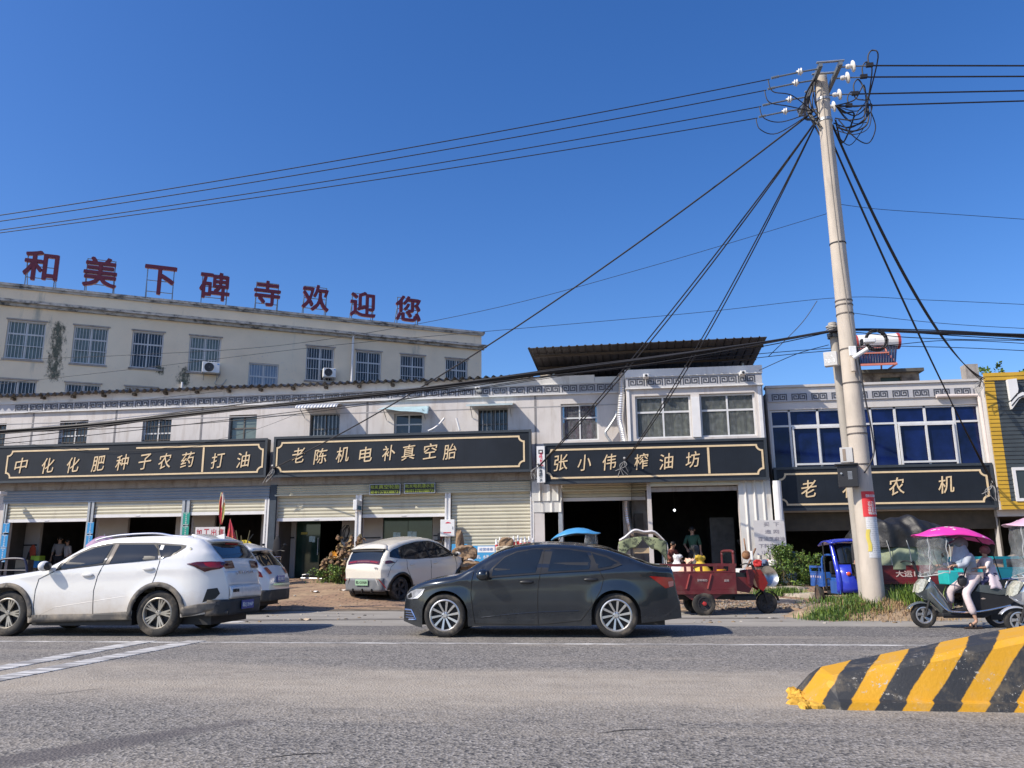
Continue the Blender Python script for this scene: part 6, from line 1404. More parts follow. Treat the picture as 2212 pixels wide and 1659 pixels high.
def person(label,loc,rotz,J,skin_m,shirt,trous,hair=None,scale=1,sleeve=1.0,fist=False,shoe=None,pr_=None,nofeet=False):
    o=thing('person',label,'person',loc,rotz); o.scale=(scale,)*3
    P={**STAND,**(J or {})}; rad=lambda k:RAD.get(k,RAD.get(k[:2])) 
    keys=list(P); idx={k:i for i,k in enumerate(keys)}; V=[(*P[k],rad(k)*.88) for k in keys]
    E=[('pel','spi'),('spi','che'),('che','nec'),('nec','hd0'),('hd0','hd1'),('hd1','hd2')]+[(a+s,b+s) for s in'LR' for a,b in(('sh','el'),('el','wr'),('hi','kn'),('kn','an'),('an','to'))]+[('che','shL'),('che','shR'),('pel','hiL'),('pel','hiR')]
    E=[(idx[a],idx[b]) for a,b in E]
    # hands: a palm and five separate bent digits
    for s in'LR':
        w=Vector(P['wr'+s]); e=Vector(P['el'+s]); d=(w-e).normalized(); sd=d.cross(Vector((0,0,1))); sd=sd.normalized() if sd.length>.1 else Vector((1,0,0)); dn=d.cross(sd).normalized()
        if dn.z>0: dn=-dn
        pi=len(V); V.append((*(w+d*.075),.030)); E.append((idx['wr'+s],pi))
        for k,(f,l) in enumerate(((-.032,.062),(-.011,.072),(.011,.068),(.030,.055))):
            a=w+d*.085+sd*f; V.append((*a,.0095)); V.append((*(a+d*l*.55+dn*l*(.25 if not fist else .5)),.0088)); V.append((*(a+d*l*(.8 if not fist else .3)+dn*l*(.6 if not fist else .85)),.0075)); n=len(V); E+=[(pi,n-3),(n-3,n-2),(n-2,n-1)]
        a=w+d*.045-sd*.035; V.append((*a,.011)); V.append((*(a+d*.03-sd*.02+dn*.02),.009)); n=len(V); E+=[(idx['wr'+s],n-2),(n-2,n-1)]
    b=skin('body',V,E,skin_m,o,1)
    def part(name,keys,E,m,extra,ends=None):
        ends=ends or {}; V=[]; ix={}
        for k in keys: 
            p=Vector(P[k]); 
            if k in ends: p=Vector(P[ends[k][0]]).lerp(p,ends[k][1])
            ix[k]=len(V); V.append((*p,rad(k)*.88+extra if not(k in ends) else rad(ends[k][0])*.88*(1-.35*ends[k][1])+extra+.012))
        return skin(name,V,[(ix[a],ix[b]) for a,b in E],m,o,1)
    part('shirt',['pel','spi','che','nec','shL','elL','wrL','shR','elR','wrR'],[('pel','spi'),('spi','che'),('che','nec'),('che','shL'),('shL','elL'),('elL','wrL'),('che','shR'),('shR','elR'),('elR','wrR')] if sleeve>.9 else [('pel','spi'),('spi','che'),('che','nec'),('che','shL'),('shL','elL'),('che','shR'),('shR','elR'),('elL','wrL'),('elR','wrR')],shirt,.020,{'nec':('che',.55),'wrL':('elL',.9 if sleeve>.9 else .02),'wrR':('elR',.9 if sleeve>.9 else .02)})
    part('trousers',['pel','hiL','knL','anL','hiR','knR','anR'],[('pel','hiL'),('hiL','knL'),('knL','anL'),('pel','hiR'),('hiR','knR'),('knR','anR')],trous,.024,{'anL':('knL',.78),'anR':('knR',.78)})
    if hair is not None:
        B=MB(); h=Vector(P['hd1']); f=(Vector(P['hd2'])-Vector(P['hd0'])).normalized(); B.ell(h+Vector((0,.022,.028)),.098,.102,.098,14,9); B.build('hair',hair,b,smooth=True)
    B=MB(); h=Vector(P['hd1'])
    for s in(-1,1): B.ell(h+Vector((.032*s,-.083,.012)),.013,.008,.009,8,6)
    B.build('eyes',M_TRIM,b); B=MB(); B.ell(h+Vector((0,-.098,-.018)),.013,.020,.020,8,6); B.ell(h+Vector((0,-.085,-.055)),.026,.010,.007,8,6)
    for s in(-1,1): B.ell(h+Vector((.090*s,.0,-.005)),.012,.022,.032,8,6)
    B.build('face_features',skin_m,b,smooth=True)
    if shoe is not None:
        for s in'LR':
            a=Vector(P['an'+s]); t=Vector(P['to'+s]); d=(t-a); d.z=0; d.normalize(); c=a.lerp(t,.45); c.z=min(a.z,t.z)-.0; Mx=d.to_track_quat('Y','Z').to_matrix().to_4x4()
            B=MB(); B.ell(c+Vector((0,0,.012)),.052,.135,.045,14,8,0,Mx); B.build('shoe',shoe,b,smooth=True)
    return o,P
M_SKIN=mat('tanned_skin',(.42,.25,.17),.55,var=.06); M_HAIR=mat('black_hair',(.015,.013,.012),.5,var=.2)
# ---------------------------------------------------------------- electric scooter
M_SILV=mat('silver_grey_plastic',(.20,.225,.225),.22,.55,var=.08,coat=.5); M_SILV2=mat('bright_silver_plastic',(.56,.58,.61),.2,.5,var=.08,coat=.6)
M_CLEARP=glassy('clear_plastic_sheet',(.90,.92,.92),.90,.10,cloud=.14); M_LAMPY=mat('pale_lamp_lens',(.40,.40,.33),.10,var=.35,vscale=24,coat=.8)
SCS=.90
def scooter(name,label,loc,rotz,body,canopy=None,canopy_z=0,lean=0,shield=True,cat='scooter',spots=None):
    o=thing(name,label,cat,loc,rotz,); o.rotation_euler=(R(lean),0,rotz); o.scale=(SCS,)*3
    wheel_parts(o,0,0,.222,.145,-1,width=.09,spokes=5,spoke_w=.06,twist=.5); wheel_parts(o,1.30,0,.222,.145,-1,width=.10,spokes=5,spoke_w=.06,twist=.5)
    B=MB(); # mudguard over the front wheel
    def fn(u,v):
        a=R(150-125*u); r=.258+.01*math.cos(u*3); w=(v-.5)*2; return (r*math.cos(a)*1.1-.02,.075*w*(1-.25*abs(u-.4)),.205+r*math.sin(a)*(1-.10*w*w))
    B.grid(lambda u,v:fn(u,v),16,6); g=B.build('mudguard',body,o,smooth=True); q=g.modifiers.new('t','SOLIDIFY'); q.thickness=.01
    B=MB(); 
    for y in(-.065,.065): B.tube([(0,y,.20),(.06,y,.36),(.16,y*.8,.62)],[.02,.022,.026],8)
    B.build('fork',M_DARKM,o)
    # leg shield and nose as one shell lofted downwards
    B=MB(); secs=[(.96,.20,.06,.10),(.90,.13,.15,.13),(.80,.02,.24,.16),(.70,-.06,.30,.17),(.60,-.10,.36,.15),(.54,-.03,.40,.15),(.44,.14,.44,.16),(.34,.24,.48,.17),(.24,.30,.52,.17)]
    n=16; vs=[]
    for (z,xf,xb,hw) in secs:
        for k in range(n):
            a=2*math.pi*k/n; cx=(xf+xb)/2; vs.append((cx-(xb-xf)/2*math.cos(a),hw*math.sin(a)*(1-.25*(math.cos(a)>0)*math.cos(a)),z))
    B.add(vs,[(i*n+k,i*n+(k+1)%n,(i+1)*n+(k+1)%n,(i+1)*n+k) for i in range(len(secs)-1) for k in range(n)]+[tuple(range(n)),tuple((len(secs)-1)*n+k for k in range(n))[::-1]])
    B.build('front_fairing',body,o,smooth=True,flat_angle=50)
    B=MB(); P=[(-.085,.62),(-.02,.66),(.11,.84),(.06,.86),(-.04,.77)]
    for sd in(-1,1):
        vs=[(p[0]-.012,sd*(.135 if i in(0,4) else .172),p[1]) for i,p in enumerate(P)]+[(p[0]-.03,sd*.03,p[1]+.01) for p in P]
        B.add(vs,[(0,1,2,3,4),(0,5,6,1),(4,9,5,0),(5,9,8,7,6),(3,8,9,4),(2,7,8,3)])
    B.build('headlight',M_LAMPY,o)
    B=MB(); B.box(.26,-.17,.20,.98,.17,.27); B.poly([(.30,.20),(.98,.20),(1.25,.30),(1.60,.52),(1.62,.66),(1.2,.72),(.98,.70),(.82,.58),(.80,.34),(.45,.28),(.30,.30)],-.155,.155); B.build('floor_body',M_DARKM,o,bevel=.02)
    B=MB(); B.poly([(.92,.66),(1.3,.60),(1.66,.62),(1.74,.70),(1.45,.66),(1.15,.73),(.98,.74)],-.165,.165); B.build('side_cover',body,o,bevel=.02)
    B=MB(); B.poly([(.80,.70),(.84,.78),(1.10,.75),(1.25,.80),(1.62,.82),(1.66,.76),(1.3,.72),(1.0,.70)],-.14,.14); B.build('seat',M_TRIM,o,bevel=.035)
    for sd in(-1,1):
        B=MB(); B.tube(smooth_path([(.10,sd*.17,.62),(.18,sd*.185,.50),(.30,sd*.19,.36),(.42,sd*.195,.295),(.7,sd*.195,.285),(1.0,sd*.19,.31),(1.46,sd*.18,.40)]),.017,8); B.build('side_rail',M_CHROME,o)
    B=MB(); B.tube(smooth_path([(1.42,-.15,.70),(1.50,-.15,.83),(1.68,-.14,.86),(1.72,0,.86),(1.68,.14,.86),(1.50,.15,.83),(1.42,.15,.70)]),.014,8); B.build('rear_rack',M_CHROME,o)
    B=MB(); B.tube([(.20,0,.94),(.30,0,1.05)],.035,10); B.tube(smooth_path([(.46,-.33,1.07),(.36,-.2,1.09),(.30,0,1.05),(.36,.2,1.09),(.46,.33,1.07)]),.014,8); hb=B.build('handlebar',M_DARKM,o)
    for sd in(-1,1):
        B=MB(); B.tube([(.40,sd*.26,1.08),(.47,sd*.35,1.065)],.021,10); B.build('grip',M_TRIM,hb)
        B=MB(); B.tube(smooth_path([(.36,sd*.22,1.09),(.30,sd*.30,1.20),(.30,sd*.36,1.26)]),.006,6); B.ell((.305,sd*.37,1.29),.016,.055,.04,12,8); B.build('rear_mirror',M_TRIM,hb)
    B=MB(); B.cyl((1.02,.16,.24),(1.42,.17,.30),.05,n=10); B.box(1.15,-.06,.14,1.42,.06,.32); B.build('motor_block',M_DARKM,o)
    if canopy is not None:
        dz=canopy_z; m,ml=canopy; B=MB()
        prof=[(-.02,1.665),(.10,1.685),(.20,1.72),(.38,1.785),(.60,1.81),(.85,1.78),(1.10,1.68),(1.25,1.59),(1.37,1.485)]; f=pchip([p[0] for p in prof],[p[1] for p in prof])
        hw=pchip([-.02,.15,.5,.9,1.2,1.37],[.12,.34,.44,.44,.34,.10])
        def fn(u,v):
            x=-.02+1.39*u; w=(v-.5)*2; d=.16*min(1,math.sin(math.pi*min(1,max(0,u*1.0)))+.1); return (x,hw(x)*w,f(x)-d*abs(w)**2.2+dz)
        B.grid(fn,34,14); c=B.build('canopy',m,o,smooth=True); q=c.modifiers.new('t','SOLIDIFY'); q.thickness=.006
        B=MB(); rnd=random.Random(len(name)+int(loc[0]*10))
        for k in range(14):
            u=rnd.uniform(.15,.85); v=rnd.uniform(.02,.5); r=rnd.uniform(.02,.045); p0=Vector(fn(u,v)); du=(Vector(fn(u+.01,v))-p0).normalized(); dv=(Vector(fn(u,v+.01))-p0).normalized(); nn=du.cross(dv); nn=nn if nn.z>0 else -nn
            pts=[p0+nn*.008+(du*math.cos(t)+dv*math.sin(t))*r*(1 if j%2 else .5) for j,t in enumerate(np.linspace(0,2*math.pi,12,endpoint=False))]; B.add(pts,[tuple(range(12))])
        B.build('canopy_print',ml,c)
        B=MB()
        for sd in(-1,1): B.tube(smooth_path([(.34,sd*.10,1.07),(.22,sd*.20,1.35),(.25,sd*.30,1.54+dz),(.5,sd*.40,1.62+dz),(.95,sd*.40,1.60+dz)]),.009,6)
        B.tube([(1.45,0,.84),(1.36,0,1.3),(1.0,0,1.71+dz)],.010,6); B.build('canopy_frame',M_DARKM,c)
        if shield:
            B=MB()
            def sh(u,v):
                a=R(-105+210*u); z=.99+(.74+dz)*v; r=.36+.03*v; x=.33-.30*math.cos(a)*(1-.15*v)+.012*math.sin(v*17+u*8); return (x,r*math.sin(a)*.95,z-.07*v-.14*abs(math.cos(a))*(1-v)*.6)
            B.grid(sh,26,14); w=B.build('rain_shield',M_CLEARP,c,smooth=True)
            B=MB(); e=[sh(0,v) for v in np.linspace(0,1,14)]; B.tube(e,.008,5); B.tube([sh(1,v) for v in np.linspace(0,1,14)],.008,5); B.tube([sh(u,0) for u in np.linspace(0,1,24)],.008,5); B.tube([sh(.30,v) for v in np.linspace(0.02,1,14)],.006,5); B.build('shield_edge',mat('shield_seam',(.45,.46,.46),.5),w)
    return o
M_PINK=mat('pink_canopy',(.72,.045,.36),.45,var=.06); M_PINKL=mat('pale_pink_print',(.80,.62,.68),.5)
sp=at_z(2000,1357,.0); SX,SYY=sp.x,sp.y
scooter('electric_scooter','silver grey electric scooter under a bright pink canopy, ridden past the pole',(SX,SYY+.04,.003),R(3),M_SILV,(M_PINK,M_PINKL))
def onsc(x,y,z): return (x,y,z)
# rider (local frame of the scooter: front at -x)
rj=dict(pel=(.93,0,.90),spi=(.93,0,1.05),che=(.88,0,1.21),nec=(.84,0,1.34),hd0=(.81,0,1.40),hd1=(.79,0,1.48),hd2=(.80,0,1.56),
  shL=(.86,.16,1.27),elL=(.70,.25,1.10),wrL=(.53,.30,1.10),shR=(.86,-.16,1.27),elR=(.72,-.26,1.10),wrR=(.53,-.30,1.10),
  hiL=(.92,.09,.86),knL=(.58,.14,.66),anL=(.56,.14,.33),toL=(.42,.14,.30),hiR=(.92,-.10,.86),knR=(.68,-.23,.60),anR=(.80,-.27,.125),toR=(.66,-.28,.05))
M_GREYS=mat('blue_grey_shirt',(.36,.40,.46),.85,var=.10,vscale=12,bump=.3,bscale=14); M_PINKT=mat('pale_pink_trousers',(.66,.55,.55),.85,var=.06,vscale=8,bump=.3,bscale=12)
r_,P_=person('person in grey sun hood and pale pink trousers riding a scooter, one foot down',(SX,SYY+.04,.003),R(3),rj,M_SKIN,M_GREYS,M_PINKT,scale=SCS)
# face turned forwards (the scooter drives to -x): hood, veil, cap peak, sandals, bag
B=MB(); h=Vector(rj['hd1']); B.ell(h+Vector((.02,0,.015)),.125,.112,.125,16,10); B.build('sun_hood',mat('grey_hood',(.17,.18,.20),.85,var=.15,vscale=14,bump=.4),r_,smooth=True)
B=MB(); B.add([],[]); 
def veil(u,v): a=R(-120+240*u); r=.115+.10*v; return (.80-r*math.cos(a)*1.0+.02*v+.012*math.sin(u*24)*v,r*math.sin(a),1.45-.30*v+.02*math.sin(u*17))
B.grid(veil,28,8); B.build('neck_veil',mat('blue_grey_veil',(.30,.36,.44),.85,var=.12,vscale=14),r_,smooth=True)
B=MB(); B.poly([(.60,1.495),(.72,1.55),(.80,1.56),(.80,1.535),(.70,1.515)],-.09,.09); B.build('cap_peak',mat('grey_hood',(.17,.18,.20),.85),r_,bevel=.01)
for a,t in(('anR','toR'),('anL','toL')):
    A=Vector(rj[a]); Tt=Vector(rj[t]); B=MB(); z=Tt.z-.042; B.poly([(Tt.x-.09,z),(A.x+.07,z),(A.x+.07,z+.028),(Tt.x-.06,z+.022)],A.y-.05,A.y+.05)
    for dx in(.02,.09): B.tube(smooth_path([(Tt.x+dx,A.y-.05,z+.02),(Tt.x+dx+.01,A.y-.03,z+.085),(Tt.x+dx+.01,A.y+.03,z+.085),(Tt.x+dx,A.y+.05,z+.02)]),.012,6)
    B.build('sandal',mat('dark_brown_sandal',(.035,.022,.018),.6),r_)
B=MB(); B.ell((.66,-.21,.83),.085,.05,.10,14,9,jit=.05); B.tube(smooth_path([(.70,-.2,.90),(.80,-.19,1.15),(.88,-.10,1.38)]),.012,6); tag(B.build('shoulder_bag',mat('black_bag',(.02,.018,.02),.6,var=.2),r_))
# child behind the rider
cj=dict(pel=(.0,.0,.92),hiL=(.09,0,.90),knL=(.13,-.26,.80),anL=(.16,-.24,.42),toL=(.16,-.36,.38),hiR=(-.09,0,.90),knR=(-.13,-.26,.80),anR=(-.16,-.24,.42),toR=(-.16,-.36,.38),wrL=(.16,-.34,1.15),elL=(.24,-.14,1.16),wrR=(-.16,-.34,1.15),elR=(-.24,-.14,1.16))
c_,_=person('small child in a brownish red cap and pale clothes seated behind the scooter rider',(SX+1.10,SYY+.09,.215),R(-87),cj,M_SKIN,mat('pale_child_shirt',(.60,.55,.57),.85,var=.06),mat('navy_shorts',(.05,.05,.12),.85),None,.64,sleeve=.5,shoe=mat('beige_shoe',(.48,.38,.32),.7))
B=MB(); B.ell((0,.0,1.60),.125,.13,.115,14,9); B.build('cap',mat('dusty_red_cap',(.20,.075,.075),.8,var=.2,vscale=10),c_,smooth=True)
B=MB()
def cl(u,v): a=R(-30+190*u); r=.20+.16*v+.02*math.sin(u*19); return (r*math.sin(a)*.9-.06,.05+r*.75*math.cos(a),1.22-.62*v-.05*math.sin(u*7))
B.grid(cl,26,10); o=B.build('pale_wrap',mat('pale_pink_cloth',(.62,.52,.57),.9,var=.08,vscale=10),c_,smooth=True); q=o.modifiers.new('t','SOLIDIFY'); q.thickness=.012
# second scooter entering at the right edge, nearer
q2=at_y(2206,1380,13.1)
M_CLEARC=mat('pale_pink_canopy',(.66,.40,.50),.5,var=.1)
scooter('electric_scooter','bright silver scooter with a clear rain shield cut off by the right edge',(q2.x,13.1,.003),R(-2),M_SILV2,(M_CLEARC,M_PINKL),.12)
# scooters standing behind the saloon, only their canopies showing
M_BLUEC=mat('blue_canopy',(.06,.28,.55),.45,var=.08); M_WHP=mat('white_print',(.70,.72,.74),.6)
p=at_y(1296,1160,20.6); sc2=scooter('electric_scooter','electric scooter under a blue flower print canopy parked behind the dark saloon',(p.x-.0,20.6,.10),R(180),M_SILV2,(M_BLUEC,M_WHP),.22)
# ---------------------------------------------------------------- cargo tricycles
M_TRED=mat('dusty_red_paint',(.13,.015,.018),.45,var=.15,vscale=5,stain=(.16,.07,.055),stain_lo=.52,stain_hi=.75,stain_scale=3,coat=.2); M_TBLUE=mat('bright_blue_paint',(.025,.045,.46),.25,var=.08,coat=.6); M_TBLUE2=mat('mid_blue_paint',(.025,.10,.36),.4,var=.15,stain=(.10,.10,.12),stain_lo=.6,stain_hi=.75,stain_scale=5)
M_TDRED=mat('dark_red_truck_paint',(.13,.012,.016),.35,var=.15,coat=.3); M_TURQ=mat('turquoise_paint',(.02,.42,.42),.45,var=.1)
def cargo_bed(o,x0,x1,w,zf,zs,zr,m,posts,name='cargo_bed',wall=.03,ribs=()):
    """open load bed: floor, side panels with a railed top"""
    B=MB(); B.box(x0,-w,zf-.06,x1,w,zf)
    for y in(-w,w): 
        s=1 if y>0 else -1; B.box(x0,y-.015,zf+.002,x1,y+.015,zs)
        B.box(x0,y-.02,zs+.001,x1,y+.02,zs+.03); B.box(x0,y-.02,zf-.08,x1,y+.02,zf+.001)
    for x in(x0,x1): B.box(x-.015,-w+.016,zf+.002,x+.015,w-.016,zs)
    b=B.build(name,m,o,bevel=.006)
    for y in(-w,w):
        B=MB(); B.box(x0-.02,y-.018,zr-.055,x1+.02,y+.018,zr)
        for (a,b2) in posts: B.box(a,y-.018,zs+.031,b2,y+.018,zr-.056)
        B.build('side_rail',m,b)
        B=MB()
        for x in ribs: B.bar((x,y+math.copysign(.022,y),zf+.03),(x+.09,y+math.copysign(.022,y),zs-.03),.035,.02)
        if ribs: B.build('panel_rib',mat('worn_red_edge',(.36,.07,.06),.5),b)
    return b
def trike_front(o,xw,R_,m,hub=None):
    t=wheel_parts(o,xw,0,R_,R_*.60,-1,width=.11,spokes=6,spoke_w=.09,rim=M_DARKM); 
    B=MB()
    for y in(-.08,.08): B.tube([(xw,y,R_),(xw-.06,y,R_+.22),(xw-.14,y*.7,.62)],[.022,.024,.028],8)
    B.tube([(xw-.14,0,.60),(xw-.24,0,.98)],.03,10); B.build('fork',M_DARKM,o)
    B=MB(); 
    def fn(u,v): a=R(10+150*u); r=R_+.035; return (xw+r*math.cos(a),(v-.5)*.15,R_+r*math.sin(a))
    B.grid(fn,14,2); g=B.build('mudguard',M_DARKM,o,smooth=True); q=g.modifiers.new('t','SOLIDIFY'); q.thickness=.01
    B=MB(); B.tube(smooth_path([(xw-.42,-.30,.98),(xw-.32,-.2,1.02),(xw-.25,0,.98),(xw-.32,.2,1.02),(xw-.42,.30,.98)]),.014,8); B.build('handlebar',M_DARKM,o)
nr=at_z(1522,1329.5,.008); th=R(8); rt=Vector((nr.x,nr.y,0))-Vector((.42*math.sin(th),-.42*math.cos(th),0))*1.0
RT=thing('cargo_tricycle','red three wheeled cargo tricycle loaded with sacks and a yellow bucket','cargo tricycle',(rt.x,rt.y,.006),th)
bed=cargo_bed(RT,-.68,.68,.46,.50,.85,1.03,M_TRED,[(-.70,-.64),(-.38,-.33),(-.24,-.19),(-.05,0),(.23,.29),(.54,.68)],ribs=(-.36,.08))
for y in(-.42,.42): wheel_parts(RT,0,y,.235,.135,-1 if y<0 else 1,width=.13,spokes=6,spoke_w=.10,rim=M_DARKM,hubm=mat('red_hub',(.40,.03,.03),.5))
B=MB(); Mr=Matrix.Translation((0,-.49,.235))@Matrix.Rotation(R(90),4,'X'); B.lathe([(0,.03),(.035,.025),(.04,-.02)],Mr,12); B.build('hub_cap',mat('red_hub',(.40,.03,.03),.5),RT)
for x in(-.28,.28):
    B=MB(); B.poly([(x-.12,.42),(x+.12,.42),(x+.07*(1 if x<0 else -1)-.02,.30)],-.44,-.40); B.build('bed_bracket',M_TRED,RT)
B=MB(); B.box(-.6,-.12,.30,1.15,.12,.40); B.box(.70,-.20,.28,1.15,.20,.36); B.cyl((0,-.40,.235),(0,.40,.235),.035,n=10); B.build('chassis',M_DARKM,RT)
B=MB(); B.poly([(.72,.50),(1.0,.45),(1.10,.62),(1.02,.72),(.74,.74)],-.20,.20); B.build('seat_base',M_TRED,RT,bevel=.02); B=MB(); B.poly([(.72,.745),(1.03,.735),(1.05,.80),(.76,.82)],-.19,.19); B.build('seat',M_TRIM,RT,bevel=.03)
# two red knee shields and the head lamp
for a,b in(((.92,.86),(1.06,.58)),):
    pass
B=MB(); B.poly([(.98,.86),(1.08,.88),(1.12,.80),(1.06,.58),(1.0,.62)],-.24,-.12); B.poly([(.98,.86),(1.08,.88),(1.12,.80),(1.06,.58),(1.0,.62)],.12,.24) ; B.build('knee_shield',M_TRED,RT,bevel=.02)
B=MB(); B.poly([(1.14,.86),(1.26,.88),(1.34,.74),(1.38,.62),(1.30,.50),(1.22,.55)],-.20,.20); B.build('front_fairing',mat('glossy_red_paint',(.22,.015,.015),.2,coat=.8),RT,bevel=.03)
B=MB(); B.box(1.33,-.08,.64,1.40,.08,.76); B.build('headlight',M_LAMPY,RT,bevel=.02)
trike_front(RT,1.42,.215,M_TRED)
B=MB(); 
P=[(.66,-.44,1.00),(.66,-.43,1.20),(.66,-.36,1.28),(.66,.36,1.28),(.66,.43,1.20),(.66,.44,1.00)]; B.tube(smooth_path(P),.028,8); B.build('head_guard',M_TRED,bed); B=MB(); B.box(.655,-.38,1.05,.665,.38,1.24); B.build('guard_pane',M_AUTOG,bed); 
B=MB(); B.tube([(1.1,-.30,1.0),(1.06,-.36,1.14)],.008,6); B.box(1.05,-.42,1.10,1.075,-.31,1.28); B.build('rear_mirror',M_WHITEBOX,RT,bevel=.012)
B=MB(); put_text(B,'宗申动力',-.02,.70,.05,-.484,.006,w=.20,bold=.02); put_text(B,'嘉陵',.48,.69,.045,-.484,.006,w=.10,bold=.02); B.build('lettering',mat('faded_white_lettering',(.50,.40,.38),.6),bed)
# load: each sack and the bucket is a thing
def onto(o,x,y,z): return o.matrix_world@Vector((x,y,z)) if False else Vector(o.location)+Matrix.Rotation(o.rotation_euler.z,3,'Z')@Vector((x,y,z))
def sack(label,p,r,h,m,neck=.35,seed=0,group='sacks in the red tricycle',tie=None):
    rnd=random.Random(seed); B=MB(); n=22; vs=[]; prof=[(.86,0),(1.05,.07),(1.10,.20),(1.08,.36),(.98,.50),(.74,.62),(.50,.71),(.32,.79),(.27,.84),(.36,.89),(.46,.95),(.34,1.0)]; tw=rnd.uniform(0,3); lx=rnd.uniform(-.10,.10)
    for i,(f,t) in enumerate(prof):
        tuft=max(0,(t-.66)/.34)
        for k in range(n):
            a=2*math.pi*k/n; rr=r*f*(1+.12*math.sin(2*a+seed+i*.3)+.07*math.sin(5*a+i*.8+seed)+rnd.uniform(-.05,.05)*(1+2*tuft)); q=Vector((rr*math.cos(a)*(1+.3*tuft),rr*math.sin(a)*(1-.62*tuft),0)); q.rotate(Matrix.Rotation(tw*tuft,3,'Z')); vs.append((p.x+q.x+lx*t*t,p.y+q.y,p.z+h*t+(rnd.uniform(-.05,.05)*h if i>=len(prof)-2 else 0)))
    B.add(vs,[(i*n+k,i*n+(k+1)%n,(i+1)*n+(k+1)%n,(i+1)*n+k) for i in range(len(prof)-1) for k in range(n)]+[tuple(range(n))[::-1],tuple((len(prof)-1)*n+k for k in range(n))])
    return tag(B.build('sack',m,smooth=True),label,'sack',group)
sack('white plastic sack with a tall tied neck in the red tricycle',onto(RT,-.44,.10,.51),.19,.70,mat('white_sack',(.70,.69,.67),.7,var=.06),.42,1)
sack('peach coloured tied sack beside the white sack in the red tricycle',onto(RT,-.28,-.16,.51),.22,.62,mat('peach_sack',(.66,.42,.30),.7,var=.08),.35,2)
sack('yellow tied sack in the middle of the red tricycle',onto(RT,.06,-.05,.51),.27,.68,mat('yellow_sack',(.66,.44,.04),.65,var=.15),.5,3)
sack('black bag behind the yellow sack in the red tricycle',onto(RT,.12,.25,.51),.19,.88,mat('black_sack',(.02,.02,.02),.6),.6,4)
def bucket(label,p,r,h,m,name='bucket'):
    B=MB(); Mt=Matrix.Translation(p); B.lathe([(0,0),(r*.82,0),(r,h),(r*1.05,h),(r*1.05,h-.03),(r*.98,h-.03),(r*.94,h-.01),(r*.78,.02),(0,.02)],Mt,24); return tag(B.build(name,m,smooth=True,flat_angle=40),label,'bucket')
bucket('yellow plastic bucket at the front end of the red tricycle bed',onto(RT,.44,-.18,.51),.12,.40,mat('yellow_plastic',(.70,.33,.02),.4,var=.05))
# blue tricycle with a cab, turned towards the road
BP=ground_hit(1772,1303); hd=R(-86)
BT=thing('cargo_tricycle','blue cargo tricycle with a roofed cab parked left of the concrete pole','cargo tricycle',tuple(Vector((BP.x,BP.y,max(BP.z,.05)))-Matrix.Rotation(hd,3,'Z')@Vector((.02,-.44,0))*.86),hd); BT.scale=(.86,)*3
bb_=cargo_bed(BT,-.55,.52,.46,.52,.80,.98,M_TBLUE2,[(-.56,-.51),(.22,.26),(.47,.52)]); 
for y in(-.44,.44): wheel_parts(BT,.02,y,.245,.135,-1 if y<0 else 1,width=.13,spokes=6,spoke_w=.10,rim=mat('brown_rim',(.14,.095,.07),.7,.2))
B=MB(); B.tube(smooth_path([(.50,-.45,.78),(.50,-.45,1.10),(.54,-.42,1.22),(.62,-.36,1.26),(.9,-.36,1.26)]),.028,8); B.tube(smooth_path([(.50,.45,.78),(.50,.45,1.10),(.54,.42,1.22),(.62,.36,1.26),(.9,.36,1.26)]),.028,8); B.build('bed_hoop',M_TBLUE2,bb_)
B=MB(); B.box(-.5,-.15,.30,1.5,.15,.42); B.box(.62,-.42,.28,1.5,.42,.36); B.cyl((.02,-.42,.245),(.02,.42,.245),.035,n=10); B.build('chassis',M_DARKM,BT)
B=MB(); B.box(.62,-.30,.37,1.0,.30,.68); B.build('seat_base',M_TBLUE2,BT,bevel=.02); B=MB(); B.box(.62,-.3,.685,1.0,.3,.76); B.box(.58,-.3,.77,.66,.3,1.1); B.build('seat',M_TRIM,BT,bevel=.03)
# cab: curved front shell with windscreen, roof, pillars
cabp=[(1.78,.34),(1.80,.60),(1.76,.84),(1.66,.98),(1.48,1.36),(1.36,1.60)]
B=MB()
def cab(u,v):
    i=v*(len(cabp)-1); k=min(int(i),len(cabp)-2); t=i-k; x=cabp[k][0]*(1-t)+cabp[k+1][0]*t; z=cabp[k][1]*(1-t)+cabp[k+1][1]*t; w=(u-.5)*2; return (x-.16*abs(w)**3,w*(.46-.02*v),z)
B.grid(lambda u,v:cab(u,v*.62),14,8); o=B.build('cab_front',M_TBLUE,BT,smooth=True); q=o.modifiers.new('t','SOLIDIFY'); q.thickness=.03
B=MB(); B.grid(lambda u,v:Vector(cab(.12+.76*u,.64+.32*v))+Vector((.004,0,0)),12,4); B.build('windshield',M_AUTOG,BT,smooth=True)
for s in(0,1):
    B=MB(); B.tube([Vector(cab(s*.94+.03,v))+Vector((0,0,0)) for v in np.linspace(0,1,14)],[.075-.03*abs(v-.2) for v in np.linspace(0,1,14)],10); B.build('cab_pillar',M_TBLUE,BT,smooth=True)
    y=-.44 if s==0 else .44; B=MB(); B.tube([(.66,y,.40),(.66,y,1.58)],.018,8); B.tube(smooth_path([(.70,y,.40),(.74,y,.62),(.86,y,.66),(1.0,y,.62),(1.0,y,.40)]),.016,6); B.build('cab_post',M_DARKM,BT)
    B=MB(); B.box(1.02,y-.015,.30,1.72,y+.015,.62); B.build('side_skirt',M_TBLUE2,BT,bevel=.01)
B=MB()
def rf(u,v): x=.42+1.10*u; w=(v-.5)*2; return (x,w*(.50+.02*u),1.615+.06*math.sin(math.pi*min(1,u*1.1))-.05*w*w-.05*(1-u)**3+.012*math.sin(u*22)*(abs(w)<.8))
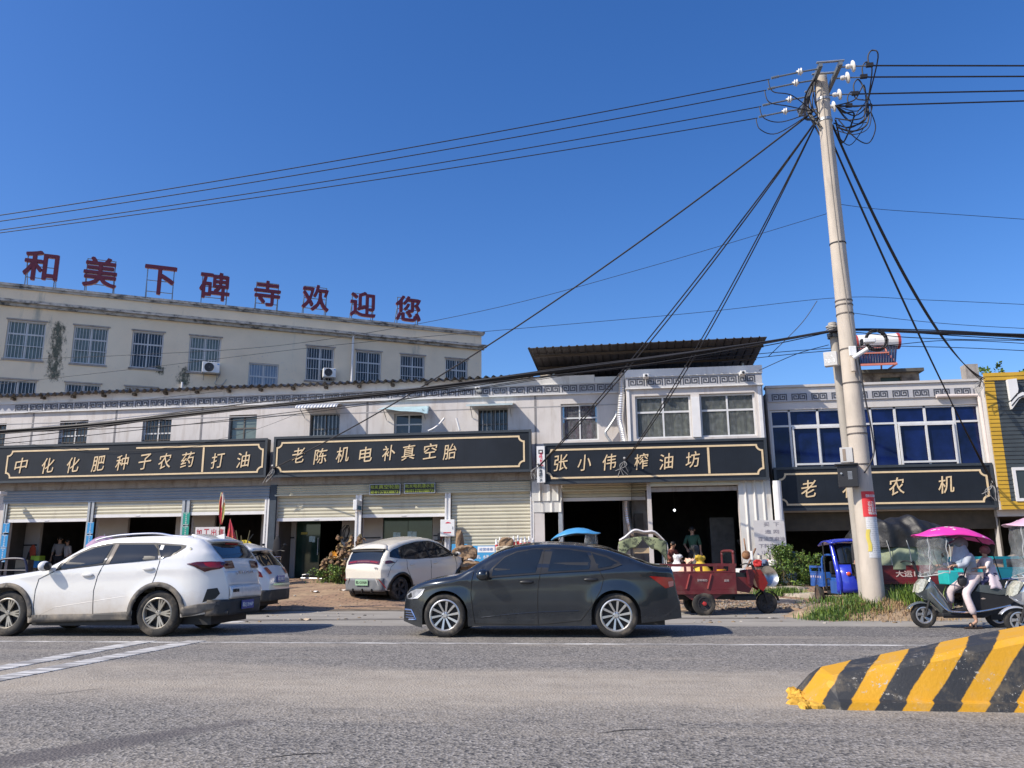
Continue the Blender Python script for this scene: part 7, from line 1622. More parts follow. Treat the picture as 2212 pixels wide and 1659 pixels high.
B.grid(rf,24,10); o=B.build('cab_roof',M_TBLUE,BT,smooth=True); q=o.modifiers.new('t','SOLIDIFY'); q.thickness=.03
for y in(-.24,.24):
    B=MB(); p=Vector(cab(.5+y,.36)); B.ell(p+Vector((.02,0,0)),.03,.06,.05,12,8); B.build('turn_lamp',mat('orange_lamp',(.70,.10,.03),.2,coat=.5),BT,smooth=True)
wheel_parts(BT,1.55,0,.235,.13,-1,width=.11,spokes=6,spoke_w=.09,rim=M_DARKM)
B=MB(); 
for k in range(5): B.box(-.5+.2*k,-.478,.66+.01*(k%2),-.42+.2*k,-.470,.72)
for k in range(4): B.box(-.52+.26*k,-.478,.47,-.42+.26*k,-.470,.50)
B.build('worn_decal',mat('worn_decal',(.55,.45,.50),.6,var=.4,vscale=30),bb_); 
# dark red truck tricycle with a tarpaulin load behind the pole
TP=at_y(1900,1290,20.2); TT=thing('cargo_tricycle','dark red truck tricycle piled with sacks under a black tarpaulin behind the pole','cargo tricycle',(TP.x,20.4,.06),R(-8))
b=cargo_bed(TT,-.45,1.55,.60,.55,.86,.87,M_TDRED,[]); 
B=MB(); put_text(B,'大运18',.62,.70,.14,-.627,.006,w=.52,bold=.03); B.box(.95,-.627,.72,1.25,-.621,.745); B.box(.95,-.627,.66,1.25,-.621,.685); B.build('lettering',mat('faded_white_lettering',(.50,.40,.38),.6),b)
B=MB(); B.ell((1.38,-.625,.70),.09,.006,.05,16,8); B.build('green_badge',mat('green_badge',(.10,.30,.06),.5),b)
for x,y in((.1,-.52),(.1,.52),(1.75,0)): wheel_parts(TT,x,y,.26,.15,-1,width=.13,spokes=6,spoke_w=.10,rim=mat('brown_rim',(.14,.095,.07),.7,.2))
B=MB(); B.box(-.4,-.2,.30,1.8,.2,.48); B.build('chassis',M_DARKM,TT)
def heap(name,label,o,x0,x1,w,z0,z1,m,seed,cat,group=None,lump=.05,fold=14):
    rnd=random.Random(seed); ph=[rnd.uniform(0,6) for _ in range(8)]; B=MB()
    def fn(u,v):
        a=math.pi*v; x=x0+(x1-x0)*u; e=(math.sin(math.pi*min(1,max(0,u)))**.35); 
        d=1+lump*(math.sin(u*fold+ph[0]+2*math.sin(v*6+ph[1]))+.6*math.sin(u*fold*2.3+v*9+ph[2])+.5*math.sin(v*23+u*7+ph[3]))
        y=-w*math.cos(a)*(abs(math.cos(a))**-.35 if abs(math.cos(a))>.05 else 1)*e*d; z=z0+(z1-z0)*(math.sin(a)**.55)*e*d; return onto(o,x,y,z)
    B.grid(fn,70,36); return tag(B.build(name,m,smooth=True),label,cat,group)
heap('sack_load','pale green sacks heaped on the dark red tricycle below the tarpaulin',TT,-.50,1.6,.62,.80,1.48,mat('pale_green_sacks',(.26,.30,.20),.85,var=.2,vscale=5,bump=.6,bscale=8),11,'load',lump=.06)
heap('tarpaulin','crumpled black tarpaulin over the sacks on the dark red tricycle',TT,-.62,1.75,.66,1.30,1.98,mat('black_tarpaulin',(.014,.014,.015),.5,var=.25,bump=.9,bscale=7),12,'tarpaulin',lump=.07,fold=18)
B=MB()
for k in range(5): B.tube(smooth_path([onto(TT,-.2+.42*k,-.72,1.45),onto(TT,-.15+.42*k,-.70,1.2),onto(TT,-.1+.40*k,-.66,.9)]),.010,5)
tag(B.build('tie_rope',mat('pale_rope',(.45,.45,.42),.8)),'pale ropes tying the tarpaulin load to the dark red tricycle','rope')
# turquoise cargo tricycle behind the scooter
q=at_y(2092,1290,19.3); UT=thing('cargo_tricycle','turquoise cargo tricycle half hidden behind the scooter rider','cargo tricycle',(q.x+.75,19.6,.03),R(6))
b=cargo_bed(UT,-.75,1.3,.55,.55,.84,1.10,M_TURQ,[(-.76,-.70),(-.1,-.05),(.55,.60),(1.24,1.3)]); 
for x,y in((.05,-.5),(.05,.5)): wheel_parts(UT,x,y,.26,.15,-1,width=.13,spokes=6,spoke_w=.10,rim=M_DARKM)
trike_front(UT,-1.55,.24,M_TURQ); B=MB(); B.box(-1.5,-.15,.32,1.2,.15,.5); B.build('chassis',M_DARKM,UT); B=MB(); B.box(-1.2,-.3,.5,-.8,.3,.8); B.build('seat_base',M_TURQ,UT,bevel=.02)
heap('crate_load','brown and grey goods piled in the turquoise tricycle',UT,-.65,1.2,.45,.60,1.08,mat('mixed_goods',(.24,.18,.13),.85,var=.5,vscale=8,bump=.6,bscale=9),15,'load',lump=.08)
# small covered tricycle with a white and camouflage hood behind the saloon's boot
q=at_y(1392,1290,21.2); HT=thing('covered_tricycle','small tricycle under a white and camouflage rain hood behind the saloon boot','covered tricycle',(q.x,21.2,.16),R(0))
M_CAMO=mat('camouflage_hood',(.22,.25,.14),.8,var=.2,vscale=3,stain=(.05,.06,.04),stain_lo=.48,stain_hi=.55,stain_scale=9); M_WHH=mat('white_hood',(.68,.66,.66),.7,var=.05,stain=(.45,.30,.28),stain_lo=.55,stain_hi=.65,stain_scale=5)
B=MB()
def hood(u,v): w=(u-.5)*2; return (w*.58*(1-.0*v),-.45+.9*v,1.44+.25*(1-abs(w)**2.2)-.04*math.sin(v*9)-.03*math.sin(u*14))
B.grid(hood,24,12); o=B.build('hood_top',M_WHH,HT,smooth=True); q_=o.modifiers.new('t','SOLIDIFY'); q_.thickness=.012
B=MB()
def hf(u,v): w=(u-.5)*2; return (w*.60,-.46-.02*math.sin(u*17),1.40+.13*(1-abs(w)**2.2)-(.34*abs(w)**.8+.10+.04*math.sin(u*21))*v)
B.grid(hf,30,6); o=B.build('hood_flap',M_CAMO,HT,smooth=True); q_=o.modifiers.new('t','SOLIDIFY'); q_.thickness=.01
B=MB(); 
for s in(-1,1): 
    B.grid(lambda u,v,s=s:(s*(.59+.03*math.sin(v*8)),-.44+.25*u,1.40-.80*v),6,10)
o=B.build('hood_side',M_WHH,HT,smooth=True); q_=o.modifiers.new('t','SOLIDIFY'); q_.thickness=.01
B=MB(); 
for x in(-.52,.52): B.tube([(x,-.4,.3),(x,-.4,1.40)],.016,6); B.tube([(x,.4,.3),(x,.4,1.40)],.016,6)
B.build('hood_frame',M_STEEL,HT)
B=MB(); B.box(-.50,-.38,.36,.50,.44,.86); B.build('tub',mat('steel_blue_tub',(.22,.25,.27),.5,var=.15),HT,bevel=.04); B=MB(); B.box(-.24,-.39,1.12,.16,-.36,1.25); B.build('card_panel',mat('cardboard',(.45,.33,.20),.8),HT)
for x in(-.42,.42): wheel_parts(HT,x,.1,.22,.13,-1,width=.1,spokes=6,spoke_w=.08,rim=M_DARKM)
wheel_parts(HT,0,-.6,.22,.13,-1,width=.08,spokes=6,spoke_w=.08,rim=M_DARKM)
# ---------------------------------------------------------------- striped concrete barrier at the right
def barrier():
    xs=np.linspace(1.52,9.5,60); B=MB(); rnd=random.Random(4)
    def hz(x): return min(.80,.22+(x-1.60)*.205)
    rings=[]
    for i,x in enumerate(xs):
        h=hz(x); w=.012*math.sin(x*7)+.008*math.sin(x*17)
        fy=7.40
        if i==0: ring=[(1.46,6.90,0),(1.475,6.90,.05),(1.60,6.97,.17),(1.63,7.0,.19),(1.60,7.38,.20),(1.57,7.42,.18),(1.47,7.50,.05),(1.46,7.50,0)]
        else: ring=[(x,6.80,0),(x,6.81+w*.3,.055),(x,6.865,.068),(x,6.945+w,h-.045),(x,6.99+w,h),(x,fy+w,h+.01),(x,fy+.05,h-.04),(x,fy+.14,0)]
        rings.append(ring)
    n=8; vs=[p for r in rings for p in r]
    B.add(vs,[(i*n+k,(i+1)*n+k,(i+1)*n+k+1,i*n+k+1) for i in range(len(rings)-1) for k in range(n-1)]+[tuple(range(n))[::-1],tuple((len(rings)-1)*n+k for k in range(n))])
    def ex(nt,v,out,b):
        sp=nt.nodes.new('ShaderNodeSeparateXYZ'); nt.links.new(v,sp.inputs[0]); nz=noise(nt,v,3.5,4,.6); nz2=noise(nt,v,24,4,.6)
        def math_(op,a,b_,c=None):
            m=nt.nodes.new('ShaderNodeMath'); m.operation=op
            for i,q in enumerate((a,b_) if c is None else (a,b_,c)):
                if hasattr(q,'is_output'): nt.links.new(q,m.inputs[i])
                else: m.inputs[i].default_value=q
            return m.outputs[0]
        t=math_('MULTIPLY_ADD',sp.outputs[2],-.85,sp.outputs[0]); t=math_('MULTIPLY_ADD',math_('MAXIMUM',math_('ADD',sp.outputs[1],YOF-6.97),0.0),-.38,t); t=math_('MULTIPLY_ADD',nz,.045,t); t=math_('MULTIPLY_ADD',nz2,.018,t)
        f=math_('PINGPONG',math_('ADD',t,8+BSH),.199); e=ramp(nt,f,.094,.104)
        col=mix_col(nt,e,(.028,.030,.034),(.58,.295,.012))
        d=noise(nt,v,5,6,.7); col=mix_col(nt,ramp(nt,d,.50,.80),col,mix_col(nt,.4,col,(.42,.33,.20)))
        c=noise(nt,v,30,5,.7); c2=noise(nt,v,2.5,3,.5); ch=math_('MULTIPLY',ramp(nt,c,.60,.63),ramp(nt,c2,.48,.58)); return mix_col(nt,ch,col,(.42,.40,.36))
    m=mat('striped_barrier_paint',(.5,.5,.5),.65,bump=.22,bscale=40,extra=ex)
    o=thing('concrete_barrier','black and yellow striped concrete median barrier rising to the right edge','barrier',(5.5,7.3,0),world=True)
    B.build('barrier_body',m,o,smooth=True,flat_angle=20)
    L=MB()
    for k in range(22): L.ell((1.44+rnd.uniform(-.05,.16),rnd.uniform(6.84,7.6),.01),rnd.uniform(.03,.09),rnd.uniform(.03,.08),rnd.uniform(.02,.055),8,5,jit=.25)
    L.build('mortar_lump',mat('yellow_mortar',(.58,.33,.04),.8,var=.3,vscale=20,bump=.6),o)
BSH=-1.60+5.5; YOF=0.0
barrier()
# ---------------------------------------------------------------- vegetation
M_LEAF=[mat('leaf_green_%s'%n,c,.55,var=.25,vscale=7) for n,c in(('light',(.16,.24,.035)),('mid',(.085,.155,.025)),('deep',(.045,.09,.02)))]
M_STEM=mat('plant_stem',(.12,.10,.05),.9,var=.2); M_DRY=[mat('dry_leaf_%s'%n,c,.8,var=.25,vscale=9) for n,c in(('tan',(.36,.25,.12)),('brown',(.22,.13,.07)))]
def leaves(B,c,rx,ry,rz,n,s,rnd,nm=3,clumps=14,up=.2):
    cl=[(Vector((rnd.gauss(0,.45),rnd.gauss(0,.45),rnd.uniform(-.7,.9))),rnd.uniform(.22,.46)) for _ in range(clumps)]
    for k in range(n):
        p,r=rnd.choice(cl); d=Vector((rnd.gauss(0,1),rnd.gauss(0,1),rnd.gauss(0,1))); d.normalize(); q=p+d*r*rnd.uniform(.35,1.0)
        pos=Vector((c.x+q.x*rx,c.y+q.y*ry,c.z+q.z*rz)); a=Vector((rnd.gauss(0,1),rnd.gauss(0,1),rnd.gauss(up,.7))).normalized(); b=a.orthogonal().normalized(); b.rotate(Matrix.Rotation(rnd.uniform(0,6.3),3,a)); l=s*rnd.uniform(.6,1.3); w=l*.32; nn=a.cross(b)
        B.add([pos,pos+a*l*.45+b*w,pos+a*l+nn*l*.1,pos+a*l*.45-b*w],[(0,1,2,3)],rnd.randrange(nm))
def bush(label,c,rx,ry,rz,n,s,seed,cat='bush',mats=None,spikes=0,name='bush'):
    rnd=random.Random(seed); o=thing(name,label,cat,(c.x,c.y,c.z-rz),world=True)
    B=MB(); leaves(B,c,rx,ry,rz,n,s,rnd,len(mats or M_LEAF),clumps=20); 
    S=MB()
    for k in range(14): 
        q=c+Vector((rnd.uniform(-.7,.7)*rx,rnd.uniform(-.7,.7)*ry,rnd.uniform(.0,1.0)*rz)); S.tube(smooth_path([(c.x+rnd.uniform(-.3,.3)*rx,c.y,c.z-rz),c.lerp(q,.5)+Vector((0,0,-.1)),q],4),.008,5)
    for k in range(spikes):
        b=c+Vector((rnd.uniform(-1,1)*rx*.9,rnd.uniform(-.6,.6)*ry,rz*rnd.uniform(.3,.85))); t=b+Vector((rnd.uniform(-.12,.12),0,rnd.uniform(.12,.3))); S.tube([b,t],.005,4)
        for j in range(9): leaves(B,b.lerp(t,j/8),.04,.04,.04,3,s*.7,rnd,len(mats or M_LEAF),2)
    B.build('foliage',mats or M_LEAF,o); S.build('stem',M_STEM,o); return o
def onground(px,py): return ground_hit(px,py)
p=at_y(1698,1233,23.6); bush('large leafy green bush on the verge right of the white board',Vector((p.x,23.6,p.z)),.52,.5,.62,2600,.075,21,spikes=16)
p=at_y(1747,1240,23.9); bush('smaller green bush behind the blue tricycle bed',Vector((p.x,23.9,p.z)),.45,.4,.50,1500,.075,22,spikes=12)
p=at_y(735,1240,24.2); bush('low green weeds at the foot of the withered sunflowers',Vector((p.x-.15,24.0,.78)),.62,.35,.26,1300,.06,23,'weeds')
# withered sunflowers
rnd=random.Random(31); SF=thing('sunflower_patch','clump of withered brown sunflowers with one orange bloom beside the glass door','sunflowers',(p.x+.05,24.4,.55),world=True)
S=MB(); D=MB(); H=MB()
for k in range(20):
    x=p.x+rnd.uniform(-.55,.62); y=24.3+rnd.uniform(-.3,.4); h=rnd.uniform(.55,1.35)*(1.0 if x>p.x-.25 else .7); t=Vector((x+rnd.uniform(-.15,.15),y,.55+h)); S.tube(smooth_path([(x,y,.5),(x+.03,y,.5+h*.6),t+Vector((0,0,.05)),t+Vector((rnd.uniform(-.1,.1),-.08,-.04))],4),.014,5)
    H.ell(t+Vector((0,-.10,-.03)),rnd.uniform(.04,.075),.03,rnd.uniform(.04,.07),10,6,jit=.25)
    for j in range(34):
        q=Vector((x,y,.55)).lerp(t,rnd.uniform(.25,1)); a=Vector((rnd.gauss(0,1),rnd.gauss(-.3,.8),rnd.uniform(-1.2,.1))).normalized(); b=a.orthogonal().normalized(); l=rnd.uniform(.10,.20); D.add([q,q+a*l*.5+b*l*.3,q+a*l+Vector((0,0,-.04)),q+a*l*.5-b*l*.3],[(0,1,2,3)],rnd.randrange(2))
S.build('stem',M_STEM,SF); D.build('withered_leaves',M_DRY,SF); H.build('seed_heads',M_DRY[1],SF)
q=at_y(721,1200,24.2); B=MB()
for k in range(14):
    a=2*math.pi*k/14; B.add([q,q+Vector((math.cos(a-.2)*.09,-.02,math.sin(a-.2)*.09)),q+Vector((math.cos(a)*.15,-.03,math.sin(a)*.15)),q+Vector((math.cos(a+.2)*.09,-.02,math.sin(a+.2)*.09))],[(0,1,2,3)])
B.build('orange_bloom',mat('orange_petal',(.75,.30,.02),.6),SF)
# earth mound round the pole
B=MB()
def mz(x,y): 
    d=((x-4.95)/1.75)**2+((y-16.95)/1.15)**2; return .36*max(0,1-d)**.8+.02*math.sin(x*9+y*5)+.012*math.sin(x*21-y*17)-.02
def mo(u,v):
    a=2*math.pi*u; x=4.95+1.8*v*math.cos(a); y=16.95+1.2*v*math.sin(a); return (x,y,mz(x,y))
B.grid(mo,60,22); tag(B.build('earth_mound',M_SOIL,smooth=True),kind='structure')
def grass(label,pts,n,h,seed,name='grass_tuft',mats=None,cat='grass'):
    rnd=random.Random(seed); B=MB()
    for k in range(n):
        (cx,cy,r,zf)=rnd.choice(pts); x=cx+rnd.gauss(0,r); y=cy+rnd.gauss(0,r*.7); z=zf(x,y) if callable(zf) else zf; l=h*rnd.uniform(.4,1.2); a=rnd.uniform(0,6.3); ln=rnd.uniform(.1,.7)*l; d=Vector((math.cos(a),math.sin(a),0)); s=Vector((-d.y,d.x,0))*.007
        p0=Vector((x,y,z-.02)); p1=p0+d*ln*.35+Vector((0,0,l*.65)); p2=p0+d*ln+Vector((0,0,l*.92)); m=rnd.randrange(3)
        B.add([p0-s,p0+s,p1+s*.8,p1-s*.8,p2],[(0,1,2,3),(3,2,4)],m)
    o=B.build(name,mats or M_LEAF,None); return tag(o,label,cat,kind='stuff')
gm=lambda x,y: max(mz(x,y),.0)
grass('bright green grass on the left flank of the pole mound',[(4.15,16.35,.26,gm),(3.75,16.2,.2,gm),(4.5,16.25,.2,gm),(4.35,16.9,.2,gm),(3.9,16.0,.22,gm)],2200,.17,41)
grass('taller grass and weeds at the right foot of the pole',[(5.45,16.6,.18,gm),(5.7,16.75,.2,gm),(5.6,16.5,.2,gm)],900,.36,42)
grass('dry straw and dead weeds on the pole mound',[(4.95,16.2,.35,gm),(5.5,16.2,.3,gm),(4.7,16.3,.25,gm),(4.2,16.2,.35,gm)],1700,.12,43,mats=[M_DRY[0],M_DRY[1],M_DRY[0]])
p=onground(1683,1285); grass('patch of grass on the verge left of the blue tricycle',[(p.x-.2,p.y,.22,verge_z),(p.x+.25,p.y+.1,.2,verge_z)],1400,.22,44)
p=onground(1790,1300); grass('thin grass beside the wheel of the blue tricycle',[(p.x,p.y,.3,verge_z)],500,.16,45)
p=onground(700,1262); grass('low grass in front of the sunflowers',[(p.x+.2,p.y+.5,.3,verge_z),(p.x+.9,p.y+.6,.3,verge_z)],900,.20,46)
rnd=random.Random(8); B=MB()
for k in range(2600):
    x=rnd.uniform(1.4,7.5); y=rnd.gauss(19.4,.5)
    if y<18.5: continue
    s=rnd.uniform(.010,.035); z=verge_z(x,y); B.ell((x,y,z+s*.3),s,s*rnd.uniform(.7,1.2),s*.6,5,3,jit=.25,mi=rnd.randrange(3))
tag(B.build('gravel',[mat('gravel_%s'%n,c,.9,var=.2) for n,c in(('grey',(.30,.28,.25)),('tan',(.36,.28,.19)),('dark',(.13,.11,.09)))]),'loose gravel strewn along the right verge','gravel',kind='stuff')
B=MB()
for k in range(900):
    x=rnd.uniform(-24,8); y=rnd.uniform(18.6,26) if rnd.random()<.5 else rnd.uniform(15.2,19); s=rnd.uniform(.01,.03)
    z=verge_z(x,y) if y>18.4 else .008; B.ell((x,y,z+s*.3),s*1.6,s,s*.5,5,3,jit=.3,mi=rnd.randrange(3))
tag(B.build('litter_grit',[mat('grit_tan',(.30,.22,.14),.9),mat('grit_dark',(.10,.085,.07),.9),mat('grit_pale',(.46,.42,.36),.9)]),'scattered grit and leaf litter on the apron and road edge','litter',kind='stuff')
# flat stones on the verge
for k,(px,py,w,l) in enumerate([(1707,1273,.55,.5),(1733,1287,.60,.42),(1690,1300,.5,.3)]):
    p=onground(px,py); B=MB(); pts=[(p.x+w*math.cos(a)*(1+.15*math.sin(a*3+k)),p.z-.05,p.y+l*math.sin(a)) for a in np.linspace(0,2*math.pi,14,endpoint=False)]
    n=14; B.add([(a,c,b) for a,b,c in pts]+[(p.x+(a-p.x)*.9,p.y+(c-p.y)*.9,p.z+.06+.02*math.sin(a*7)) for a,b,c in pts],[tuple(range(n,2*n))]+[(i,(i+1)%n,n+(i+1)%n,n+i) for i in range(n)])
    tag(B.build('flat_stone',mat('pale_flat_stone',(.44,.38,.30),.9,var=.15,bump=.4,bscale=12)),['upper pale flat stone by the bush roots','pale flat stone beside the wheel of the blue tricycle','lower flat stone in front of the grass patch'][k],'stone','flat stones on the verge')
# tree behind the yellow framed building
TR=thing('tree','sparse leafy treetop rising behind the yellow framed building','tree',(15.8,33,0),world=True); S=MB(); rnd=random.Random(77); S.tube([(15.8,33,0),(15.85,33,5),(15.9,33,7.6)],[.14,.10,.05],10); tips=[]
for k in range(16):
    a=rnd.uniform(0,6.3); b=Vector((15.85,33,rnd.uniform(5.5,7.4))); t=b+Vector((math.cos(a)*rnd.uniform(.8,2.2),math.sin(a)*1.2,rnd.uniform(.5,1.5))); S.tube(smooth_path([b,b.lerp(t,.5)+Vector((0,0,.2)),t],4),.025,6); tips.append(t)
S.build('trunk',M_STEM,TR); B=MB()
for t in tips: leaves(B,t,.55,.5,.42,150,.15,rnd,3,7)
B.build('crown',M_LEAF,TR)
# ---------------------------------------------------------------- stacked rocks and boards before the closed shutter
M_ROCK=mat('brown_rock',(.30,.20,.12),.95,var=.3,vscale=3,stain=(.12,.075,.045),stain_lo=.5,stain_hi=.65,stain_scale=3,bump=1.0,bscale=9); M_ROCKP=mat('pale_rock',(.50,.44,.34),.95,var=.25,vscale=5,bump=.8,bscale=9)
def rock(B,c,rx,ry,rz,seed,n=26,m=18):
    rnd=random.Random(seed); ph=[rnd.uniform(0,6) for _ in range(6)]; vs=[];fs=[]
    for i in range(m+1):
        th=math.pi*i/m
        for k in range(n):
            a=2*math.pi*k/n; d=1+.14*math.sin(3*a+ph[0]+2*th)+.10*math.sin(5*th+ph[1]+a*2)+.07*math.sin(7*a+9*th+ph[2])+rnd.uniform(-.05,.05)
            s=math.sin(th)**.6; vs.append((c.x+rx*d*s*math.cos(a),c.y+ry*d*s*math.sin(a),c.z+rz*math.copysign(abs(math.cos(th))**.7,math.cos(th))*(1+.05*math.sin(a*4+ph[3]))))
    for i in range(m):
        for k in range(n): fs.append((i*n+k,(i+1)*n+k,(i+1)*n+(k+1)%n,i*n+(k+1)%n))
    B.add(vs,fs)
RY=23.2
def stack(label,items,seed):
    cs=[(at_y(x,y,RY),w,h,m) for x,y,w,h,m in items]; o=thing('rock_stack',label,'rock sculpture',(cs[0][0].x,RY,.5),world=True)
    for k,(c,w,h,m) in enumerate(cs): B=MB(); rock(B,c,w,w*.8,h,seed+k); B.build('rock',m,o)
stack('tall stack of brown rocks topped by an upright stone in front of the blue boards',[(1003,1238,.38,.20,M_ROCKP),(1001,1221,.46,.15,M_ROCK),(1003,1197,.34,.25,M_ROCK),(992.5,1170,.11,.32,M_ROCK)],50)
stack('lower stack of brown rock on pale stones above the saloon windscreen',[(1092,1230,.40,.45,M_ROCKP),(1094,1192,.30,.18,M_ROCKP),(1093,1174,.20,.17,M_ROCK)],60)
M_BLB=mat('blue_printed_board',(.035,.27,.52),.5,var=.06)
def board(label,x0,x1,y0,y1,Y,rows,lean=10,m=None,ink=None,name='sign_board'):
    a=at_y(x0,y1,Y); b=at_y(x1,y0,Y); o=thing(name,label,'sign board',((a.x+b.x)/2,Y,a.z)); o.rotation_euler=(R(-lean),0,0); w=b.x-a.x; h=b.z-a.z
    B=MB(); B.box(-w/2,0,0,w/2,.02,h); B.build('board_sheet',m or M_BLB,o); B=MB()
    for t,u,v,hh,ww in rows: put_text(B,t,-w/2+u*w,v*h,hh*h,-.006,.005,w=ww*w,bold=.015)
    if rows: B.build('lettering',ink or M_WHITEBOX,o)
    return o,w,h
board('small blue board behind the tall rock stack',974,1008,1174,1225,26.0,[('水',.35,.82,.16,.25),('电',.3,.45,.2,.25)])
o,w,h=board('blue repair board with white writing about motors and pumps against the shutter',1014,1088,1177,1240,25.9,[('电动机、水泵、电动工具',.52,.60,.13,.98),('修电机、发电机',.55,.30,.13,.75)])
B=MB(); B.box(-w*.28,-.004,h*.76,w*.22,-.001,h*.97); pp=B.build('white_panel',M_WHITEBOX,o); B=MB(); put_text(B,'经营维修',-w*.03,h*.865,h*.11,-.008,.004,w=w*.40,bold=.01); B.build('panel_lettering',mat('blue_ink',(.03,.12,.35),.5),pp)
# red and white tubes standing against the shutter
M_RW=mat('red_tube',(.55,.03,.03),.45,var=.1)
for k,(px,py) in enumerate([(1078,1163),(1082,1160),(1087,1161),(1092,1158),(1107,1160),(1112,1157),(1116,1155),(1119,1160),(1141,1158),(1145,1157),(1149,1162)]):
    p=at_y(px,py,25.6); o=thing('warning_post','red tube with a white top leaning in the row against the closed shutter','warning post',(p.x,25.6,.5),R(9*k),'red and white tubes against the closed shutter'); o.rotation_euler=(R(-6+2*(k%3)),R(-5+3*(k%4)),0); L=p.z-.5
    B=MB(); B.tube([(0,0,0),(0,0,L*.86)],.045,10); B.build('red_tube',M_RW,o); B=MB(); B.tube([(0,0,L*.862),(0,0,L*.90),(0,0,L*.98),(0,0,L)],[.045,.04,.022,.01],10); B.build('white_top',M_WHITEBOX,o)
# hand written white board and the goods below it
def worn(nt,v,out,b): return out
M_WBD=mat('worn_white_board',(.54,.52,.51),.5,var=.06,vscale=3,stain=(.44,.40,.40),stain_lo=.5,stain_hi=.7); M_INK=mat('faded_grey_ink',(.25,.23,.26),.6,var=.4,vscale=20)
board('worn white board with faded grey handwriting standing before the white sheeting',1633,1694,1123,1199,24.9,[('买  下',.58,.88,.11,.5),('造 网',.58,.67,.11,.45),('豆油芝麻油',.54,.46,.12,.86),('下料菜籽油',.54,.26,.12,.84),('135984',.42,.08,.08,.45)],3,M_WBD,M_INK,'white_board')
p=at_y(1702,1215,25.4); B=MB(); B.lathe([(0,0),(.22,0),(.24,.1),(.23,.45),(.24,.5),(.23,.9),(0,.9)],Matrix.Translation((p.x,25.4,.42)),20); tag(B.build('barrel',mat('blue_grey_barrel',(.05,.10,.15),.5),smooth=True,flat_angle=40),'blue grey barrel in the shade right of the white board','barrel')
p=at_y(1662,1245,23.2); Mx=Matrix.Translation(p)@Matrix.Rotation(R(72),4,'X')@Matrix.Rotation(R(28),4,'Y'); B=MB(); B.lathe([(.30,0),(.285,-.03),(.22,-.12),(.10,-.17),(0,-.18),(0,-.17),(.10,-.16),(.21,-.11),(.275,-.02),(.29,0)],Mx,32); tag(B.build('metal_basin',mat('dented_aluminium',(.55,.55,.54),.3,.85,var=.1),smooth=True,flat_angle=50),'round metal basin standing on edge by the bush','basin')
p=at_y(1612,1199,24.6); B=MB(); B.ell(p,.13,.10,.13,14,9); B.tube([p+Vector((0,0,.12)),p+Vector((-.03,.02,.48))],.02,6); tag(B.build('basket_ladle',mat('brown_wicker',(.30,.15,.07),.8,var=.3,vscale=30,bump=.6),smooth=True),'brown wicker ladle hanging on the white sheeting','ladle')
TB=thing('market_table','low table with red bags and papers under the white board','table',(at_y(1655,1230,24.5).x,24.5,.35),world=True)
a=at_y(1630,1225,24.3); b=at_y(1672,1225,24.8); B=MB(); B.box(a.x,24.2,a.z-.05,b.x,24.9,a.z); B.build('table_top',mat('dark_boards',(.06,.05,.045),.8),TB)
for x in(a.x+.05,b.x-.05):
    for y in(24.25,24.85): B=MB(); B.bar((x,y,.3),(x,y,a.z-.052),.05); B.build('leg',M_DARKM,TB)
rnd=random.Random(12)
goods=[('red_bag',(.50,.025,.025),'red plastic bag'),('paper_stack',(.55,.50,.42),'crumpled pale paper'),('cloth_bundle',(.10,.14,.24),'dark blue cloth bundle'),('red_bag',(.45,.04,.05),'dull red bag'),('white_rag',(.62,.60,.57),'white rag')]
for k,(n,c,l) in enumerate(goods):
    x=a.x+.12+k*(b.x-a.x-.2)/4.5; B=MB(); rock(B,Vector((x,24.45+.05*(k%2),a.z+.10)),.13,.12,.11,200+k,12,8); tag(B.build(n,mat('goods_%d'%k,c,.6,var=.2,vscale=12),smooth=False),l+' on the low table under the white board','bag' if 'bag' in n else 'cloth')
junk=[('white_rag',(1597,1238),(.60,.58,.55),.16,'white rag'),('plastic_sheet',(1610,1240),(.50,.54,.57),.18,'grey plastic sheet'),('paper_bag',(1590,1243),(.58,.50,.36),.11,'straw coloured paper bag'),('cloth_bundle',(1622,1234),(.34,.18,.13),.15,'brown cloth bundle'),('white_rag',(1630,1243),(.66,.65,.64),.14,'crumpled white bag'),('tin_pot',(1641,1250),(.34,.33,.31),.13,'dull tin pot')]
for k,(n,(x,y),c,r,l) in enumerate(junk):
    p=at_y(x,y,23.6); B=MB(); rock(B,p,r*1.2,r,r*.8,300+k,12,8); tag(B.build(n,mat('junk_%d'%k,c,.6,var=.2,vscale=10)),l+' in the clutter behind the red tricycle handlebar','clutter')
    B=MB(); rock(B,Vector((p.x,p.y+.1,p.z-.32)),r*1.3,r*1.1,.25,400+k,10,6); tag(B.build('crate_heap',mat('dark_heap',(.08,.065,.05),.9,var=.4)),'dark heap under the '+l,'clutter')
for k,(x0,y0,x1,y1,c,l) in enumerate([(1632,1185,1610,1235,(.20,.10,.06),'dark brown broom leaning on the white sheeting'),(1621,1205,1600,1240,(.50,.50,.52),'pale metal rod sloping over the clutter')]):
    B=MB(); B.tube([at_y(x0,y0,24.0),at_y(x1,y1,23.5)],.025 if k==0 else .012,8); tag(B.build('broom' if k==0 else 'metal_rod',mat('rod_%d'%k,c,.7)),l,'broom' if k==0 else 'rod')
